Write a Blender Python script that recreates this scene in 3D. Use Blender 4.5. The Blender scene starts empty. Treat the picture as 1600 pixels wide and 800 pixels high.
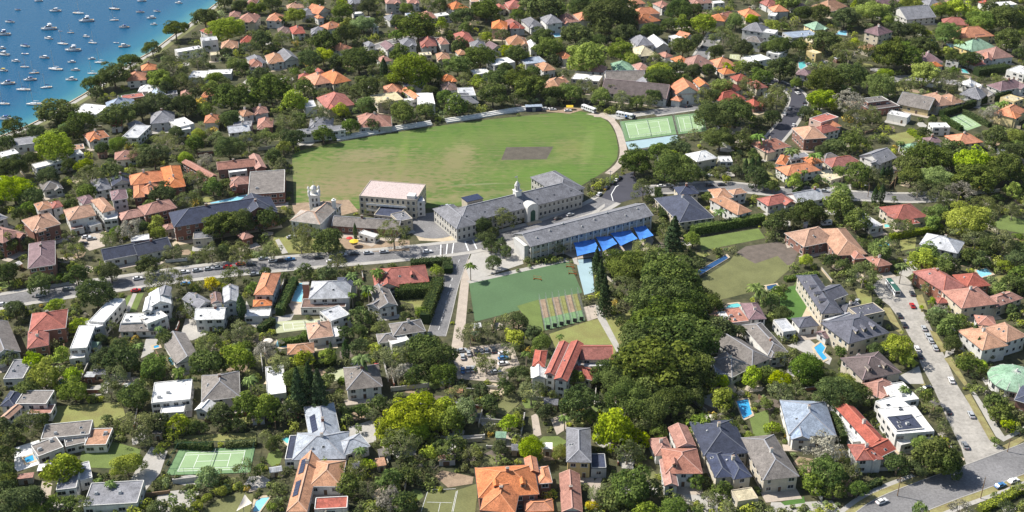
import bpy, bmesh, math, random
import numpy as np
from mathutils import Vector, Matrix
R = math.radians
rnd = random.Random(11)
scn = bpy.context.scene
col = scn.collection

# ------------------------------------------------------------------ camera
PITCH, FPX, CAM_H = R(27.5), 1806.0, 253.5          # focal length in pixels of a 1600 px wide frame
cam_data = bpy.data.cameras.new('camera')
cam = bpy.data.objects.new('camera', cam_data); col.objects.link(cam)
cam.location = (0, 0, CAM_H)
cam.rotation_euler = (math.pi / 2 - PITCH, 0, 0)
cam_data.sensor_width = 36.0
cam_data.lens = FPX / 1600 * 36
cam_data.clip_start = 1.0
cam_data.clip_end = 20000
scn.camera = cam

# ------------------------------------------------------------------ sky and sun
SUN_EL = R(46)
SH = R(-20)                                           # direction the shadows fall, seen from above (0 = to the right)
sdir = Vector((math.cos(SH) * math.cos(SUN_EL), math.sin(SH) * math.cos(SUN_EL), -math.sin(SUN_EL)))
world = bpy.data.worlds.new('World'); scn.world = world; world.use_nodes = True
wn = world.node_tree.nodes; bg = wn['Background']
sky = wn.new('ShaderNodeTexSky'); sky.sky_type = 'NISHITA'; sky.sun_disc = False
sky.sun_elevation = SUN_EL
sky.sun_rotation = math.atan2(-sdir.x, -sdir.y)       # azimuth measured clockwise from +Y
sky.altitude = 60; sky.air_density = 1.0; sky.dust_density = 1.2
world.node_tree.links.new(sky.outputs[0], bg.inputs[0]); bg.inputs[1].default_value = 0.093
sun_data = bpy.data.lights.new('sun', 'SUN'); sun_data.energy = 4.8; sun_data.angle = R(0.55)
sun_data.color = (1.0, 0.955, 0.88)
sun = bpy.data.objects.new('sun', sun_data); col.objects.link(sun)
sun.rotation_euler = sdir.to_track_quat('-Z', 'Y').to_euler()
sun.location = (-300, 500, 600)
scn.view_settings.view_transform = 'Standard'; scn.view_settings.look = 'None'
scn.view_settings.gamma = 1.0; scn.view_settings.exposure = 0.52
scn.view_settings.use_curve_mapping = False
scn.render.engine = 'CYCLES'
scn.cycles.max_bounces = 6; scn.cycles.diffuse_bounces = 3; scn.cycles.glossy_bounces = 2
scn.cycles.transmission_bounces = 3; scn.cycles.transparent_max_bounces = 4; scn.cycles.volume_bounces = 0
scn.cycles.use_denoising = True

# ------------------------------------------------------------------ photograph pixel <-> place on the ground
CT, ST = math.cos(PITCH), math.sin(PITCH)
def W(px, py, z=0.0):
    u, v = px - 800.0, py - 400.0
    dx, dy, dz = u, FPX * CT - v * ST, -FPX * ST - v * CT
    t = (z - CAM_H) / dz
    return Vector((dx * t, dy * t, z))
def PX(p):
    x, y, z = p[0], p[1], p[2] - CAM_H
    zc = y * CT - z * ST
    up = y * ST + z * CT
    return (800 + FPX * x / zc, 400 - FPX * up / zc)
def SC(py): return 0.0035 * (py + 540)                # pixels per metre, sideways, at row py
def tile(c, r, x, y): return (400 * c + x / 4.0, 200 * r + y / 4.0)

# ------------------------------------------------------------------ materials
MATS = {}
def mat(name, c, rough=0.8, var=0.12, scale=0.6, fine=0.0, fscale=4.0, bump=0.0, bscale=3.0, metal=0.0, spec=0.3, c2=None, orand=0.0, streak=0.0):
    if name in MATS: return MATS[name]
    m = bpy.data.materials.new(name); m.use_nodes = True
    nt = m.node_tree; N = nt.nodes; L = nt.links
    b = N['Principled BSDF']; b.inputs['Roughness'].default_value = rough; b.inputs['Metallic'].default_value = metal
    b.inputs['Specular IOR Level'].default_value = spec
    tc = N.new('ShaderNodeTexCoord')
    n1 = N.new('ShaderNodeTexNoise'); n1.inputs['Scale'].default_value = scale; n1.inputs['Detail'].default_value = 5
    n1.inputs['Roughness'].default_value = 0.6
    L.new(tc.outputs['Object'], n1.inputs['Vector'])
    cr = N.new('ShaderNodeValToRGB'); cr.color_ramp.elements[0].position = 0.3; cr.color_ramp.elements[1].position = 0.7
    d = tuple(x * (1 - var) for x in c); e = tuple(min(1, x * (1 + var)) for x in (c2 or c))
    cr.color_ramp.elements[0].color = (*d, 1); cr.color_ramp.elements[1].color = (*e, 1)
    L.new(n1.outputs[0], cr.inputs[0]); out = cr.outputs[0]
    if fine:
        n2 = N.new('ShaderNodeTexNoise'); n2.inputs['Scale'].default_value = fscale; n2.inputs['Detail'].default_value = 3
        L.new(tc.outputs['Object'], n2.inputs['Vector'])
        mr = N.new('ShaderNodeMapRange'); mr.inputs[1].default_value = 0.25; mr.inputs[2].default_value = 0.75
        mr.inputs[3].default_value = 1 - fine; mr.inputs[4].default_value = 1 + fine
        L.new(n2.outputs[0], mr.inputs[0])
        mx = N.new('ShaderNodeVectorMath'); mx.operation = 'SCALE'
        L.new(out, mx.inputs[0]); L.new(mr.outputs[0], mx.inputs['Scale']); out = mx.outputs[0]
    if streak:
        mp = N.new('ShaderNodeMapping'); mp.inputs['Scale'].default_value = (1.4, 1.4, .12); L.new(tc.outputs['Object'], mp.inputs[0])
        n4 = N.new('ShaderNodeTexNoise'); n4.inputs['Scale'].default_value = 1.0; n4.inputs['Detail'].default_value = 6; n4.inputs['Roughness'].default_value = .7; L.new(mp.outputs[0], n4.inputs['Vector'])
        r4 = N.new('ShaderNodeMapRange'); r4.inputs[1].default_value = .48; r4.inputs[2].default_value = .72; r4.inputs[3].default_value = 1.0; r4.inputs[4].default_value = 1 - streak; L.new(n4.outputs[0], r4.inputs[0])
        m4 = N.new('ShaderNodeVectorMath'); m4.operation = 'SCALE'; L.new(out, m4.inputs[0]); L.new(r4.outputs[0], m4.inputs['Scale']); out = m4.outputs[0]
    if orand:
        oi = N.new('ShaderNodeObjectInfo'); r5 = N.new('ShaderNodeMapRange'); r5.inputs[3].default_value = 1 - orand; r5.inputs[4].default_value = 1 + orand; L.new(oi.outputs['Random'], r5.inputs[0])
        hs = N.new('ShaderNodeHueSaturation'); L.new(out, hs.inputs['Color']); L.new(r5.outputs[0], hs.inputs['Value'])
        q5 = N.new('ShaderNodeMath'); q5.operation = 'MULTIPLY'; q5.inputs[1].default_value = 9.7; f5 = N.new('ShaderNodeMath'); f5.operation = 'FRACT'; L.new(oi.outputs['Random'], q5.inputs[0]); L.new(q5.outputs[0], f5.inputs[0])
        r6 = N.new('ShaderNodeMapRange'); r6.inputs[3].default_value = .80; r6.inputs[4].default_value = 1.06; L.new(f5.outputs[0], r6.inputs[0]); L.new(r6.outputs[0], hs.inputs['Saturation']); out = hs.outputs[0]
    L.new(out, b.inputs['Base Color'])
    if bump:
        n3 = N.new('ShaderNodeTexNoise'); n3.inputs['Scale'].default_value = bscale
        L.new(tc.outputs['Object'], n3.inputs['Vector'])
        bp = N.new('ShaderNodeBump'); bp.inputs['Strength'].default_value = bump; bp.inputs['Distance'].default_value = 0.1
        L.new(n3.outputs[0], bp.inputs['Height']); L.new(bp.outputs[0], b.inputs['Normal'])
    MATS[name] = m
    return m
def roofmat(key, c, v=0.27):
    return mat('roof_' + key, c, 0.82, v, 0.35, 0.34, 3.5, 0.4, 6.0, orand=0.15, streak=0.5)
RC = {'o': ((.58, .20, .075), 'orange'), 'r': ((.365, .105, .075), 'red'), 'p': ((.39, .185, .135), 'dusty pink'), 'b': ((.20, .12, .09), 'brown'),
      't': ((.44, .235, .14), 'tan terracotta'), 'g': ((.22, .22, .24), 'grey slate'), 'd': ((.05, .06, .10), 'dark slate'), 'w': ((.78, .77, .74), 'white'),
      's': ((.48, .49, .51), 'pale grey'), 'u': ((.29, .355, .45), 'blue grey'), 'n': ((.25, .40, .27), 'green'), 'm': ((.22, .14, .15), 'mauve brown'),
      'y': ((.58, .50, .32), 'sandy'), 'v': ((.36, .39, .435), 'blue grey'), 'z': ((.36, .31, .265), 'grey tan'), 'l': ((.115, .117, .145), 'slate'), 'x': ((.135, .105, .10), 'dark brown'), 'k': ((.21, .185, .165), 'weathered grey brown')}
for k, (c, n) in RC.items(): roofmat(k, c)
WC = {'w': ((.66, .645, .605), 'white'), 'c': ((.56, .49, .37), 'cream'), 'b': ((.26, .12, .085), 'brick'), 'g': ((.42, .42, .41), 'grey'),
      'y': ((.68, .53, .24), 'yellow'), 'p': ((.60, .42, .34), 'pink'), 't': ((.50, .38, .27), 'tan'), 'e': ((.47, .445, .39), 'grey stone')}
for k, (c, n) in WC.items(): mat('wall_' + k, c, 0.85, 0.10, 0.4, 0.08, 2.0, orand=0.12, streak=0.22)
mat('trim', (.60, .59, .56), 0.6, 0.06); mat('trim_dark', (.09, .09, .10), 0.6, 0.1)
mat('glass', (.025, .032, .04), 0.12, 0.3, 0.5, spec=0.6); mat('door', (.13, .08, .05), 0.6)
mat('brick', (.30, .13, .09), 0.85, 0.15, 1.0, 0.1)
mat('asphalt', (.205, .20, .20), 0.9, 0.26, 0.06, 0.18, 1.0, streak=.4); mat('asphalt_new', (.06, .06, .075), 0.85, 0.12, 0.1, 0.08)
mat('road_concrete', (.38, .355, .315), 0.9, 0.22, 0.12, 0.2, 0.7, streak=.45); mat('concrete', (.40, .38, .345), 0.9, 0.12, 0.2, 0.1, 1.2)
mat('paving', (.43, .365, .30), 0.9, 0.14, 0.25, 0.12, 1.5); mat('sandstone', (.50, .41, .29), 0.9, 0.14, 0.3, 0.1)
mat('white_paint', (.78, .78, .76), 0.7, 0.05); mat('verge', (.27, .21, .10), 0.95, 0.28, 0.3, 0.2, 2.0, c2=(.25, .24, .10))
mat('dirt', (.30, .22, .15), 0.95, 0.25, 0.3, 0.2, 2.0); mat('soil_dark', (.14, .115, .095), 0.95, 0.25, 0.3, 0.2)
mat('lawn', (.135, .18, .05), 0.95, 0.18, 0.15, 0.2, 2.0); mat('lawn_dry', (.26, .23, .085), 0.95, 0.25, 0.12, 0.2, 2.0, c2=(.20, .22, .07))
mat('lawn_rich', (.075, .155, .033), 0.95, 0.12, 0.2, 0.12, 2.0); mat('lawn_olive', (.155, .16, .065), 0.95, 0.2, 0.1, 0.15, 1.5)
mat('turf', (.085, .15, .068), 0.9, 0.12, 0.05, 0.08, 1.0); mat('court_green', (.155, .26, .12), 0.9, 0.14, 0.12, 0.08)
mat('court_light', (.28, .40, .21), 0.9, 0.12, 0.1, 0.06); mat('court_blue', (.32, .44, .47), 0.9, 0.08, 0.1, 0.05)
mat('court_pale', (.42, .44, .27), 0.9, 0.12, 0.1, 0.06)
mat('metal_grey', (.35, .36, .37), 0.5, 0.05, metal=0.4); mat('metal_dark', (.06, .065, .07), 0.5, 0.1); mat('fence_green', (.03, .09, .07), 0.8, 0.2)
mat('timber', (.24, .16, .10), 0.85, 0.2); mat('tyre', (.02, .02, .02), 0.9); mat('bark', (.16, .12, .085), 0.95, 0.25, 1.5); mat('bark_pale', (.34, .29, .23), 0.9, 0.2, 1.5)
mat('pool_blue', (.05, .34, .62), 0.08, 0.12, 0.4, 0.06, 1.0, 0.12, 2.5, spec=0.5); mat('pool_teal', (.14, .52, .52), 0.08, 0.12, 0.4, 0.06, 1.0, 0.12, 2.5, spec=0.5)
mat('pool_pale', (.26, .60, .74), 0.08, 0.1, 0.4, 0.06, 1.0, 0.12, 2.5, spec=0.5); mat('pool_navy', (.025, .08, .19), 0.08, 0.12, 0.4, 0.06, 1.0, 0.12, 2.5, spec=0.5)
mat('sail_blue', (.055, .20, .58), 0.85, 0.25, 0.4, 0.08); mat('sail_cream', (.70, .64, .55), 0.8, 0.05); mat('solar', (.03, .035, .07), 0.2, 0.1, spec=0.6)
mat('yellow', (.75, .52, .04), 0.7, 0.05); mat('red_fabric', (.55, .06, .05), 0.8, 0.1); mat('orange_cloth', (.65, .18, .04), 0.8, 0.1)

# ------------------------------------------------------------------ mesh helpers
def me(name, v, f, mats, mi=None, smooth=False):
    m = bpy.data.meshes.new(name); m.from_pydata([tuple(p) for p in v], [], f)
    for x in (mats if isinstance(mats, (list, tuple)) else [mats]): m.materials.append(MATS[x] if isinstance(x, str) else x)
    if mi: m.polygons.foreach_set('material_index', mi)
    if smooth: m.polygons.foreach_set('use_smooth', [True] * len(f))
    m.update(); return m
def ob(name, m, parent=None, loc=(0, 0, 0), rz=0.0, scale=None):
    o = bpy.data.objects.new(name, m); col.objects.link(o); o.parent = parent; o.location = loc
    if rz: o.rotation_euler = (0, 0, rz)
    if scale: o.scale = scale
    return o
LABELS = {}
def tag(o, label, cat, group=None, kind=None):
    if label: o['label'] = label
    if cat: o['category'] = cat
    if group: o['group'] = group
    if kind: o['kind'] = kind
    return o
def struct(o, label=None):
    o['kind'] = 'structure'
    if label: o['label'] = label
    return o
def empty(name, loc, rz=0):
    o = bpy.data.objects.new(name, None); col.objects.link(o); o.location = loc; o.rotation_euler = (0, 0, rz)
    o.empty_display_size = 0.5; return o
class B:
    """collects boxes, prisms and tubes that make one part"""
    def __init__(s): s.v = []; s.f = []; s.m = []
    def add(s, v, f, k=0):
        n = len(s.v); s.v += [tuple(p) for p in v]; s.f += [tuple(i + n for i in q) for q in f]; s.m += [k] * len(f); return s
    def box(s, x0, x1, y0, y1, z0, z1, k=0):
        return s.add([(x0, y0, z0), (x1, y0, z0), (x1, y1, z0), (x0, y1, z0), (x0, y0, z1), (x1, y0, z1), (x1, y1, z1), (x0, y1, z1)],
                     [(0, 3, 2, 1), (4, 5, 6, 7), (0, 1, 5, 4), (1, 2, 6, 5), (2, 3, 7, 6), (3, 0, 4, 7)], k)
    def bar(s, a, b, w, k=0, h=None):
        a, b = Vector(a), Vector(b); d = (b - a)
        if d.length < 1e-6: return s
        d.normalize(); side = d.cross(Vector((0, 0, 1)))
        if side.length < 1e-3: side = Vector((1, 0, 0))
        side.normalize(); up = side.cross(d); h = h or w; side *= w / 2; up *= h / 2
        v = [p + q for p in (a, b) for q in (-side - up, side - up, side + up, -side + up)]
        return s.add(v, [(0, 3, 2, 1), (4, 5, 6, 7), (0, 1, 5, 4), (1, 2, 6, 5), (2, 3, 7, 6), (3, 0, 4, 7)], k)
    def tube(s, pts, rad, n=6, k=0, cap=True):
        rings = []
        for i, p in enumerate(pts):
            p = Vector(p); d = Vector(pts[min(i + 1, len(pts) - 1)]) - Vector(pts[max(i - 1, 0)])
            d.normalize(); a = d.cross(Vector((0.3, 1, 0.1))); a.normalize(); b = d.cross(a); r = rad[i] if isinstance(rad, (list, tuple)) else rad
            rings.append([p + (a * math.cos(2 * math.pi * j / n) + b * math.sin(2 * math.pi * j / n)) * r for j in range(n)])
        v = [q for rg in rings for q in rg]; f = []
        for i in range(len(pts) - 1):
            for j in range(n): f.append((i * n + j, i * n + (j + 1) % n, (i + 1) * n + (j + 1) % n, (i + 1) * n + j))
        if cap: f.append(tuple(range((len(pts) - 1) * n, len(pts) * n))); f.append(tuple(range(n))[::-1])
        return s.add(v, f, k)
    def prism(s, poly, z0, z1, k=0):
        n = len(poly); v = [(p[0], p[1], z0) for p in poly] + [(p[0], p[1], z1) for p in poly]
        f = [tuple(range(n, 2 * n)), tuple(range(n))[::-1]] + [(i, (i + 1) % n, n + (i + 1) % n, n + i) for i in range(n)]
        return s.add(v, f, k)
    def xf(s, fn): s.v = [tuple(fn(p)) for p in s.v]; return s
    def build(s, name, mats, parent=None, loc=(0, 0, 0), rz=0, smooth=False):
        return ob(name, me(name, s.v, s.f, mats, s.m, smooth), parent, loc, rz)
def ccw(poly):
    a = sum(poly[i][0] * poly[(i + 1) % len(poly)][1] - poly[(i + 1) % len(poly)][0] * poly[i][1] for i in range(len(poly)))
    return poly if a > 0 else poly[::-1]
PROT = []                                            # photo outlines that garden planting must leave free
layer = [0.02]
def sheet(name, pts, m, z=None, raw=False, prot=True):
    """a flat patch of ground cover given by photograph pixels"""
    if prot and not raw: PROT.append([tuple(p) for p in pts])
    if z is None: layer[0] += 0.001; z = layer[0]
    w = [W(*p) for p in pts] if not raw else [Vector((p[0], p[1], 0)) for p in pts]
    w = ccw([(p.x, p.y) for p in w]); c = (sum(p[0] for p in w) / len(w), sum(p[1] for p in w) / len(w))
    o = ob(name, me(name, [(p[0] - c[0], p[1] - c[1], 0) for p in w], [tuple(range(len(w)))], m), None, (c[0], c[1], z))
    return struct(o)
def smooth_line(pts, n=6):
    out = []
    P = [Vector(p) for p in pts]
    for i in range(len(P) - 1):
        p0, p1, p2, p3 = P[max(i - 1, 0)], P[i], P[i + 1], P[min(i + 2, len(P) - 1)]
        for j in range(n):
            t = j / n
            out.append(0.5 * ((2 * p1) + (p2 - p0) * t + (2 * p0 - 5 * p1 + 4 * p2 - p3) * t * t + (3 * p1 - p0 - 3 * p2 + p3) * t ** 3))
    return out + [P[-1]]
def offset(line, d):
    out = []
    for i, p in enumerate(line):
        t = line[min(i + 1, len(line) - 1)] - line[max(i - 1, 0)]; t.normalize()
        out.append(Vector((p.x - t.y * d, p.y + t.x * d, p.z)))
    return out
def ribbon(name, line, d0, d1, m, z0, z1=None, prot=True):
    a, b = offset(line, d0), offset(line, d1); n = len(line)
    if z1 is None:
        v = [(p.x, p.y, z0) for p in a + b]; f = [(i, i + 1, n + i + 1, n + i) for i in range(n - 1)]
    else:
        v = [(p.x, p.y, z1) for p in a + b] + [(p.x, p.y, z0) for p in a + b]
        f = [(i, i + 1, n + i + 1, n + i) for i in range(n - 1)] + [(2 * n + i, 2 * n + i + 1, i + 1, i) for i in range(n - 1)] + \
            [(n + i, n + i + 1, 3 * n + i + 1, 3 * n + i) for i in range(n - 1)]
    if d0 > d1: pass
    else: f = [q[::-1] for q in f]
    o = ob(name, me(name, v, f, m))
    if prot: PROT.append([PX(p) for p in a] + [PX(p) for p in b[::-1]])
    return struct(o)
# ================================================================== the setting
# ------------------------------------------------------------------ land and water
shore_px = [(-60, 240), (0, 214), (37, 200), (67, 185), (110, 160), (142, 141), (180, 115), (217, 92), (240, 79), (265, 60), (298, 36), (335, 8), (362, -14)]
shore = [W(*p) for p in shore_px]
d0 = (shore[0] - shore[1]).normalized(); d1 = (shore[-1] - shore[-2]).normalized()
Lx = shore[0] + d0 * 4000; Fx = shore[-1] + d1 * 4000
land = [Lx] + shore + [Fx, Vector((9000, Fx.y, 0)), Vector((9000, -4000, 0)), Vector((Lx.x, -4000, 0))]
g = mat('garden_ground', (.040, .055, .022), 0.95, 0.35, 0.09, 0.35, 0.6, c2=(.085, .078, .040))
ground = struct(ob('ground', me('ground', land, [tuple(range(len(land)))], 'garden_ground')))
# water: shallow sand shows through near the shore
wm = bpy.data.materials.new('harbour_water'); wm.use_nodes = True; MATS['harbour_water'] = wm
N, L = wm.node_tree.nodes, wm.node_tree.links; b = N['Principled BSDF']
b.inputs['Roughness'].default_value = 0.25; b.inputs['Specular IOR Level'].default_value = 0.12
at = N.new('ShaderNodeAttribute'); at.attribute_name = 'depth'
tc = N.new('ShaderNodeTexCoord')
n1 = N.new('ShaderNodeTexNoise'); n1.inputs['Scale'].default_value = 0.012; n1.inputs['Detail'].default_value = 4; L.new(tc.outputs['Object'], n1.inputs['Vector'])
ad = N.new('ShaderNodeMath'); ad.operation = 'MULTIPLY_ADD'; ad.inputs[1].default_value = 0.5; L.new(n1.outputs[0], ad.inputs[0]); L.new(at.outputs['Fac'], ad.inputs[2])
cr = N.new('ShaderNodeValToRGB'); e = cr.color_ramp.elements
e[0].position = 0.22; e[0].color = (.17, .29, .25, 1); e[1].position = 0.95; e[1].color = (.006, .078, .165, 1)
for p, c in ((0.34, (.06, .22, .24, 1)), (0.52, (.016, .135, .215, 1))):
    x = e.new(p); x.color = c
L.new(ad.outputs[0], cr.inputs[0]); L.new(cr.outputs[0], b.inputs['Base Color'])
n2 = N.new('ShaderNodeTexNoise'); n2.inputs['Scale'].default_value = 0.35; n2.inputs['Detail'].default_value = 5
mp = N.new('ShaderNodeMapping'); mp.inputs['Scale'].default_value = (1, 2.2, 1); L.new(tc.outputs['Object'], mp.inputs[0]); L.new(mp.outputs[0], n2.inputs['Vector'])
bp = N.new('ShaderNodeBump'); bp.inputs['Strength'].default_value = 0.35; bp.inputs['Distance'].default_value = 0.6
L.new(n2.outputs[0], bp.inputs['Height']); L.new(bp.outputs[0], b.inputs['Normal'])
def seg_dist(p, line):
    best = 1e9
    for i in range(len(line) - 1):
        a, c = line[i], line[i + 1]; ab = c - a; t = max(0, min(1, (p - a).dot(ab) / ab.dot(ab))); best = min(best, (p - a - ab * t).length)
    return best
xs = list(np.linspace(-4000, -900, 8)) + list(np.linspace(-820, -100, 60)) + [0, 300, 900, 2500]
ys = list(np.linspace(300, 1400, 80)) + [1600, 2000, 3000, 5000]
shl = [Lx] + shore + [Fx]
wv = [(x, y, -1.3) for y in ys for x in xs]; nx = len(xs)
wf = [(j * nx + i, j * nx + i + 1, (j + 1) * nx + i + 1, (j + 1) * nx + i) for j in range(len(ys) - 1) for i in range(nx - 1)]
wme = me('water', wv, wf, 'harbour_water')
a_ = wme.attributes.new('depth', 'FLOAT', 'POINT')
a_.data.foreach_set('value', [min(1.0, seg_dist(Vector((v[0], v[1], 0)), shl) / 62.0) for v in wv])
struct(ob('water', wme))
# seawall: capped stone wall along the shore
sw = tag(empty('seawall', shore[3]), 'long low stone seawall along the harbour edge', 'seawall')
sl = smooth_line(shore, 4)
o = ribbon('wall_face', sl, 0.25, -0.25, 'concrete', -2.0, 0.28, prot=False); o.parent = sw; o.location = -shore[3]; del o['kind']
o = ribbon('capping', sl, 0.4, -0.45, 'sandstone', 0.28, 0.52, prot=False); o.parent = sw; o.location = -shore[3]; del o['kind']
struct(ribbon('promenade', sl, -0.5, -4.0, 'concrete', 0.05))
struct(ribbon('foreshore_lawn', sl[8:], -4.0, -8.0, 'lawn_olive', 0.04))

# ------------------------------------------------------------------ sports oval
oval_px = [(456, 243), (470, 235), (520, 224), (600, 210), (690, 196), (760, 187), (840, 179), (880, 175), (908, 174), (935, 180), (952, 192), (962, 210), (966, 232), (964, 248),
           (952, 262), (935, 274), (905, 292), (830, 306), (760, 318), (660, 326), (560, 326), (500, 326), (460, 322)]
om = bpy.data.materials.new('oval_grass'); om.use_nodes = True; MATS['oval_grass'] = om
N, L = om.node_tree.nodes, om.node_tree.links; b = N['Principled BSDF']; b.inputs['Roughness'].default_value = 0.95; b.inputs['Specular IOR Level'].default_value = 0.1
geo = N.new('ShaderNodeNewGeometry')
def noise(s, det=4, sx=1, sy=1, rz=0):
    mp = N.new('ShaderNodeMapping'); mp.inputs['Scale'].default_value = (sx, sy, 1); mp.inputs['Rotation'].default_value = (0, 0, rz)
    L.new(geo.outputs['Position'], mp.inputs[0])
    n = N.new('ShaderNodeTexNoise'); n.inputs['Scale'].default_value = s; n.inputs['Detail'].default_value = det; L.new(mp.outputs[0], n.inputs['Vector']); return n.outputs[0]
def ramp(inp, a, b_):
    r = N.new('ShaderNodeMapRange'); r.interpolation_type = 'SMOOTHSTEP'; r.inputs[1].default_value = a; r.inputs[2].default_value = b_; L.new(inp, r.inputs[0]); return r.outputs[0]
def mixc(f, c1, c2, k=1.0):
    m = N.new('ShaderNodeMix'); m.data_type = 'RGBA'
    if k != 1.0:
        q = N.new('ShaderNodeMath'); q.operation = 'MULTIPLY'; q.inputs[1].default_value = k; L.new(f, q.inputs[0]); f = q.outputs[0]
    L.new(f, m.inputs[0])
    for c, i in ((c1, 6), (c2, 7)):
        if isinstance(c, tuple): m.inputs[i].default_value = (*c, 1)
        else: L.new(c, m.inputs[i])
    return m.outputs[2]
gcol = mixc(ramp(noise(0.03), 0.3, 0.7), (.072, .140, .028), (.108, .162, .040))
gcol = mixc(ramp(noise(0.25, 5, 1, 3, 0.2), 0.42, 0.75), gcol, (.19, .185, .080), 0.7)
gcol = mixc(ramp(noise(0.5, 5, 0.08, 1.0, 0.22), 0.42, 0.62), gcol, (.07, .14, .03), 0.55)
gcol = mixc(ramp(noise(0.5, 6, 0.05, 1.6, 0.22), 0.5, 0.62), gcol, (.20, .19, .095), 0.45)
wv_ = N.new('ShaderNodeTexWave'); wv_.inputs['Scale'].default_value = 0.022; wv_.inputs['Distortion'].default_value = 0.6; mpw = N.new('ShaderNodeMapping'); mpw.inputs['Rotation'].default_value = (0, 0, -.25); L.new(geo.outputs['Position'], mpw.inputs[0]); L.new(mpw.outputs[0], wv_.inputs['Vector'])
gcol = mixc(ramp(wv_.outputs[1], .4, .6), gcol, (.115, .175, .042), .4)
nz = noise(0.22, 9, 1, 1.6, 0.2)
def patch(px, py, wm_, hm, rz, c, k=0.8, soft=0.7, brk=1.3):
    global gcol
    p = W(px, py)
    mp = N.new('ShaderNodeMapping'); mp.vector_type = 'TEXTURE'; mp.inputs['Location'].default_value = (p.x, p.y, 0); mp.inputs['Rotation'].default_value = (0, 0, R(rz)); mp.inputs['Scale'].default_value = (wm_, hm, 1000)
    L.new(geo.outputs['Position'], mp.inputs[0])
    ln = N.new('ShaderNodeVectorMath'); ln.operation = 'LENGTH'; L.new(mp.outputs[0], ln.inputs[0])
    ad = N.new('ShaderNodeMath'); ad.operation = 'MULTIPLY_ADD'; ad.inputs[1].default_value = brk * 2; L.new(nz, ad.inputs[0]); L.new(ln.outputs['Value'], ad.inputs[2])
    k = k * .58
    gcol = mixc(ramp(ad.outputs[0], 1.0 + brk + soft * 0.5, 1.0 + brk - soft), gcol, c, k)
TAN = (.33, .25, .15)
patch(715, 250, 9, 26, 0, TAN, 0.75); patch(728, 232, 6, 10, 20, (.30, .25, .13), 0.6)
patch(565, 243, 16, 10, 10, (.34, .25, .17), 0.75); patch(605, 236, 10, 8, 10, TAN, 0.5)
patch(560, 285, 34, 14, 8, (.25, .20, .12), 0.65); patch(520, 300, 16, 14, 0, (.27, .21, .12), 0.7); patch(640, 292, 16, 9, 5, (.24, .21, .11), 0.5)
patch(628, 250, 3.0, 42, 0, (.22, .27, .07), 0.6, 0.5, 0.15); patch(575, 263, 26, 1.3, 14, (.27, .27, .12), 0.75, 0.5, 0.15)
patch(892, 232, 12, 16, 0, (.27, .24, .10), 0.55); patch(868, 250, 16, 5, 35, (.24, .24, .10), 0.45)
patch(760, 302, 30, 4, 8, TAN, 0.5); patch(700, 312, 22, 4, 5, TAN, 0.65); patch(480, 275, 12, 40, 0, (.17, .24, .05), 0.6)
patch(760, 215, 45, 12, 14, (.20, .20, .08), 0.45); patch(840, 200, 60, 18, 10, (.12, .20, .04), 0.5); patch(940, 225, 12, 40, 0, (.15, .24, .05), 0.6)
patch(780, 272, 40, 10, 5, (.10, .19, .035), 0.6); patch(860, 270, 40, 12, 5, (.12, .21, .04), 0.6); patch(660, 222, 30, 20, 10, (.11, .20, .04), 0.5)
patch(745, 288, 16, 1.0, 6, (.34, .34, .22), 0.6, 0.5, 0.15); patch(918, 232, 4, 30, -8, (.22, .26, .09), 0.5, 0.5, 0.2)
patch(545, 270, 55, 30, 8, (.23, .195, .10), 1.0, 0.9, 1.8); patch(600, 290, 40, 16, 6, (.25, .20, .11), 1.0, 0.8, 1.6); patch(700, 265, 40, 22, 4, (.20, .19, .085), .8, 0.9, 1.8)
L.new(gcol, b.inputs['Base Color'])
oval = sheet('oval_field', oval_px, 'oval_grass'); oval['label'] = 'large mown school cricket oval with dry worn patches'
sheet('cricket_square', [(791, 230), (865, 229), (854, 249), (783, 250)], mat('pitch', (.105, .092, .072), 0.95, 0.2, 0.2, 0.15, 1.5), prot=False)['label'] = 'bare brown cricket square on the oval'
# dirt margin and path round the right end of the oval
def road(name, px, width, m, z=0.03, kerb=True, path=2.0, pathm='concrete', closed=False, n=6):
    ln = smooth_line([W(*p) for p in px], n)
    struct(ribbon(name, ln, width / 2, -width / 2, m, z))
    if kerb:
        for sgn in (1, -1):
            struct(ribbon('kerb', ln, sgn * width / 2, sgn * (width / 2 + 0.3), 'concrete', 0.0, 0.14, prot=False))
            if path: struct(ribbon('footpath', ln, sgn * (width / 2 + 0.3), sgn * (width / 2 + 0.3 + path), pathm, 0.0, 0.12))
    return ln
road('path', [(928, 181), (948, 183), (962, 196), (970, 215), (974, 238), (968, 256), (950, 272)], 4.2, 'paving', 0.10, False)
sheet('path', [(915, 178), (945, 176), (962, 184), (960, 192), (938, 183)], 'paving')
# pale terrace steps along the far side of the oval
for pts in ([(527, 221), (600, 208), (676, 196)], [(698, 193), (745, 186), (800, 177), (850, 170)]):
    ln = smooth_line([W(*p) for p in pts], 5); c = ln[len(ln) // 2]
    t = tag(empty('terrace_wall', c), 'pale stepped concrete terrace %s the far edge of the oval' % ('along the left half of' if pts[0][0] < 600 else 'with rail posts along the right half of'), 'terrace')
    for k in range(3):
        o = ribbon('step', ln, 0.2 + k * 1.3, 1.5 + k * 1.3, 'wall_w', 0.0, 0.3 + 0.55 * (k + 1), prot=False); o.parent = t; o.location = -c; del o['kind']
    PROT.append([PX(p) for p in offset(ln, -1)] + [PX(p) for p in offset(ln, 6)[::-1]])
    for p in offset(ln, 4.4)[::2]:
        bb = B().box(-0.08, 0.08, -0.08, 0.08, 1.3, 2.6).build('post', 'metal_grey', t, p - c)

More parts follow.
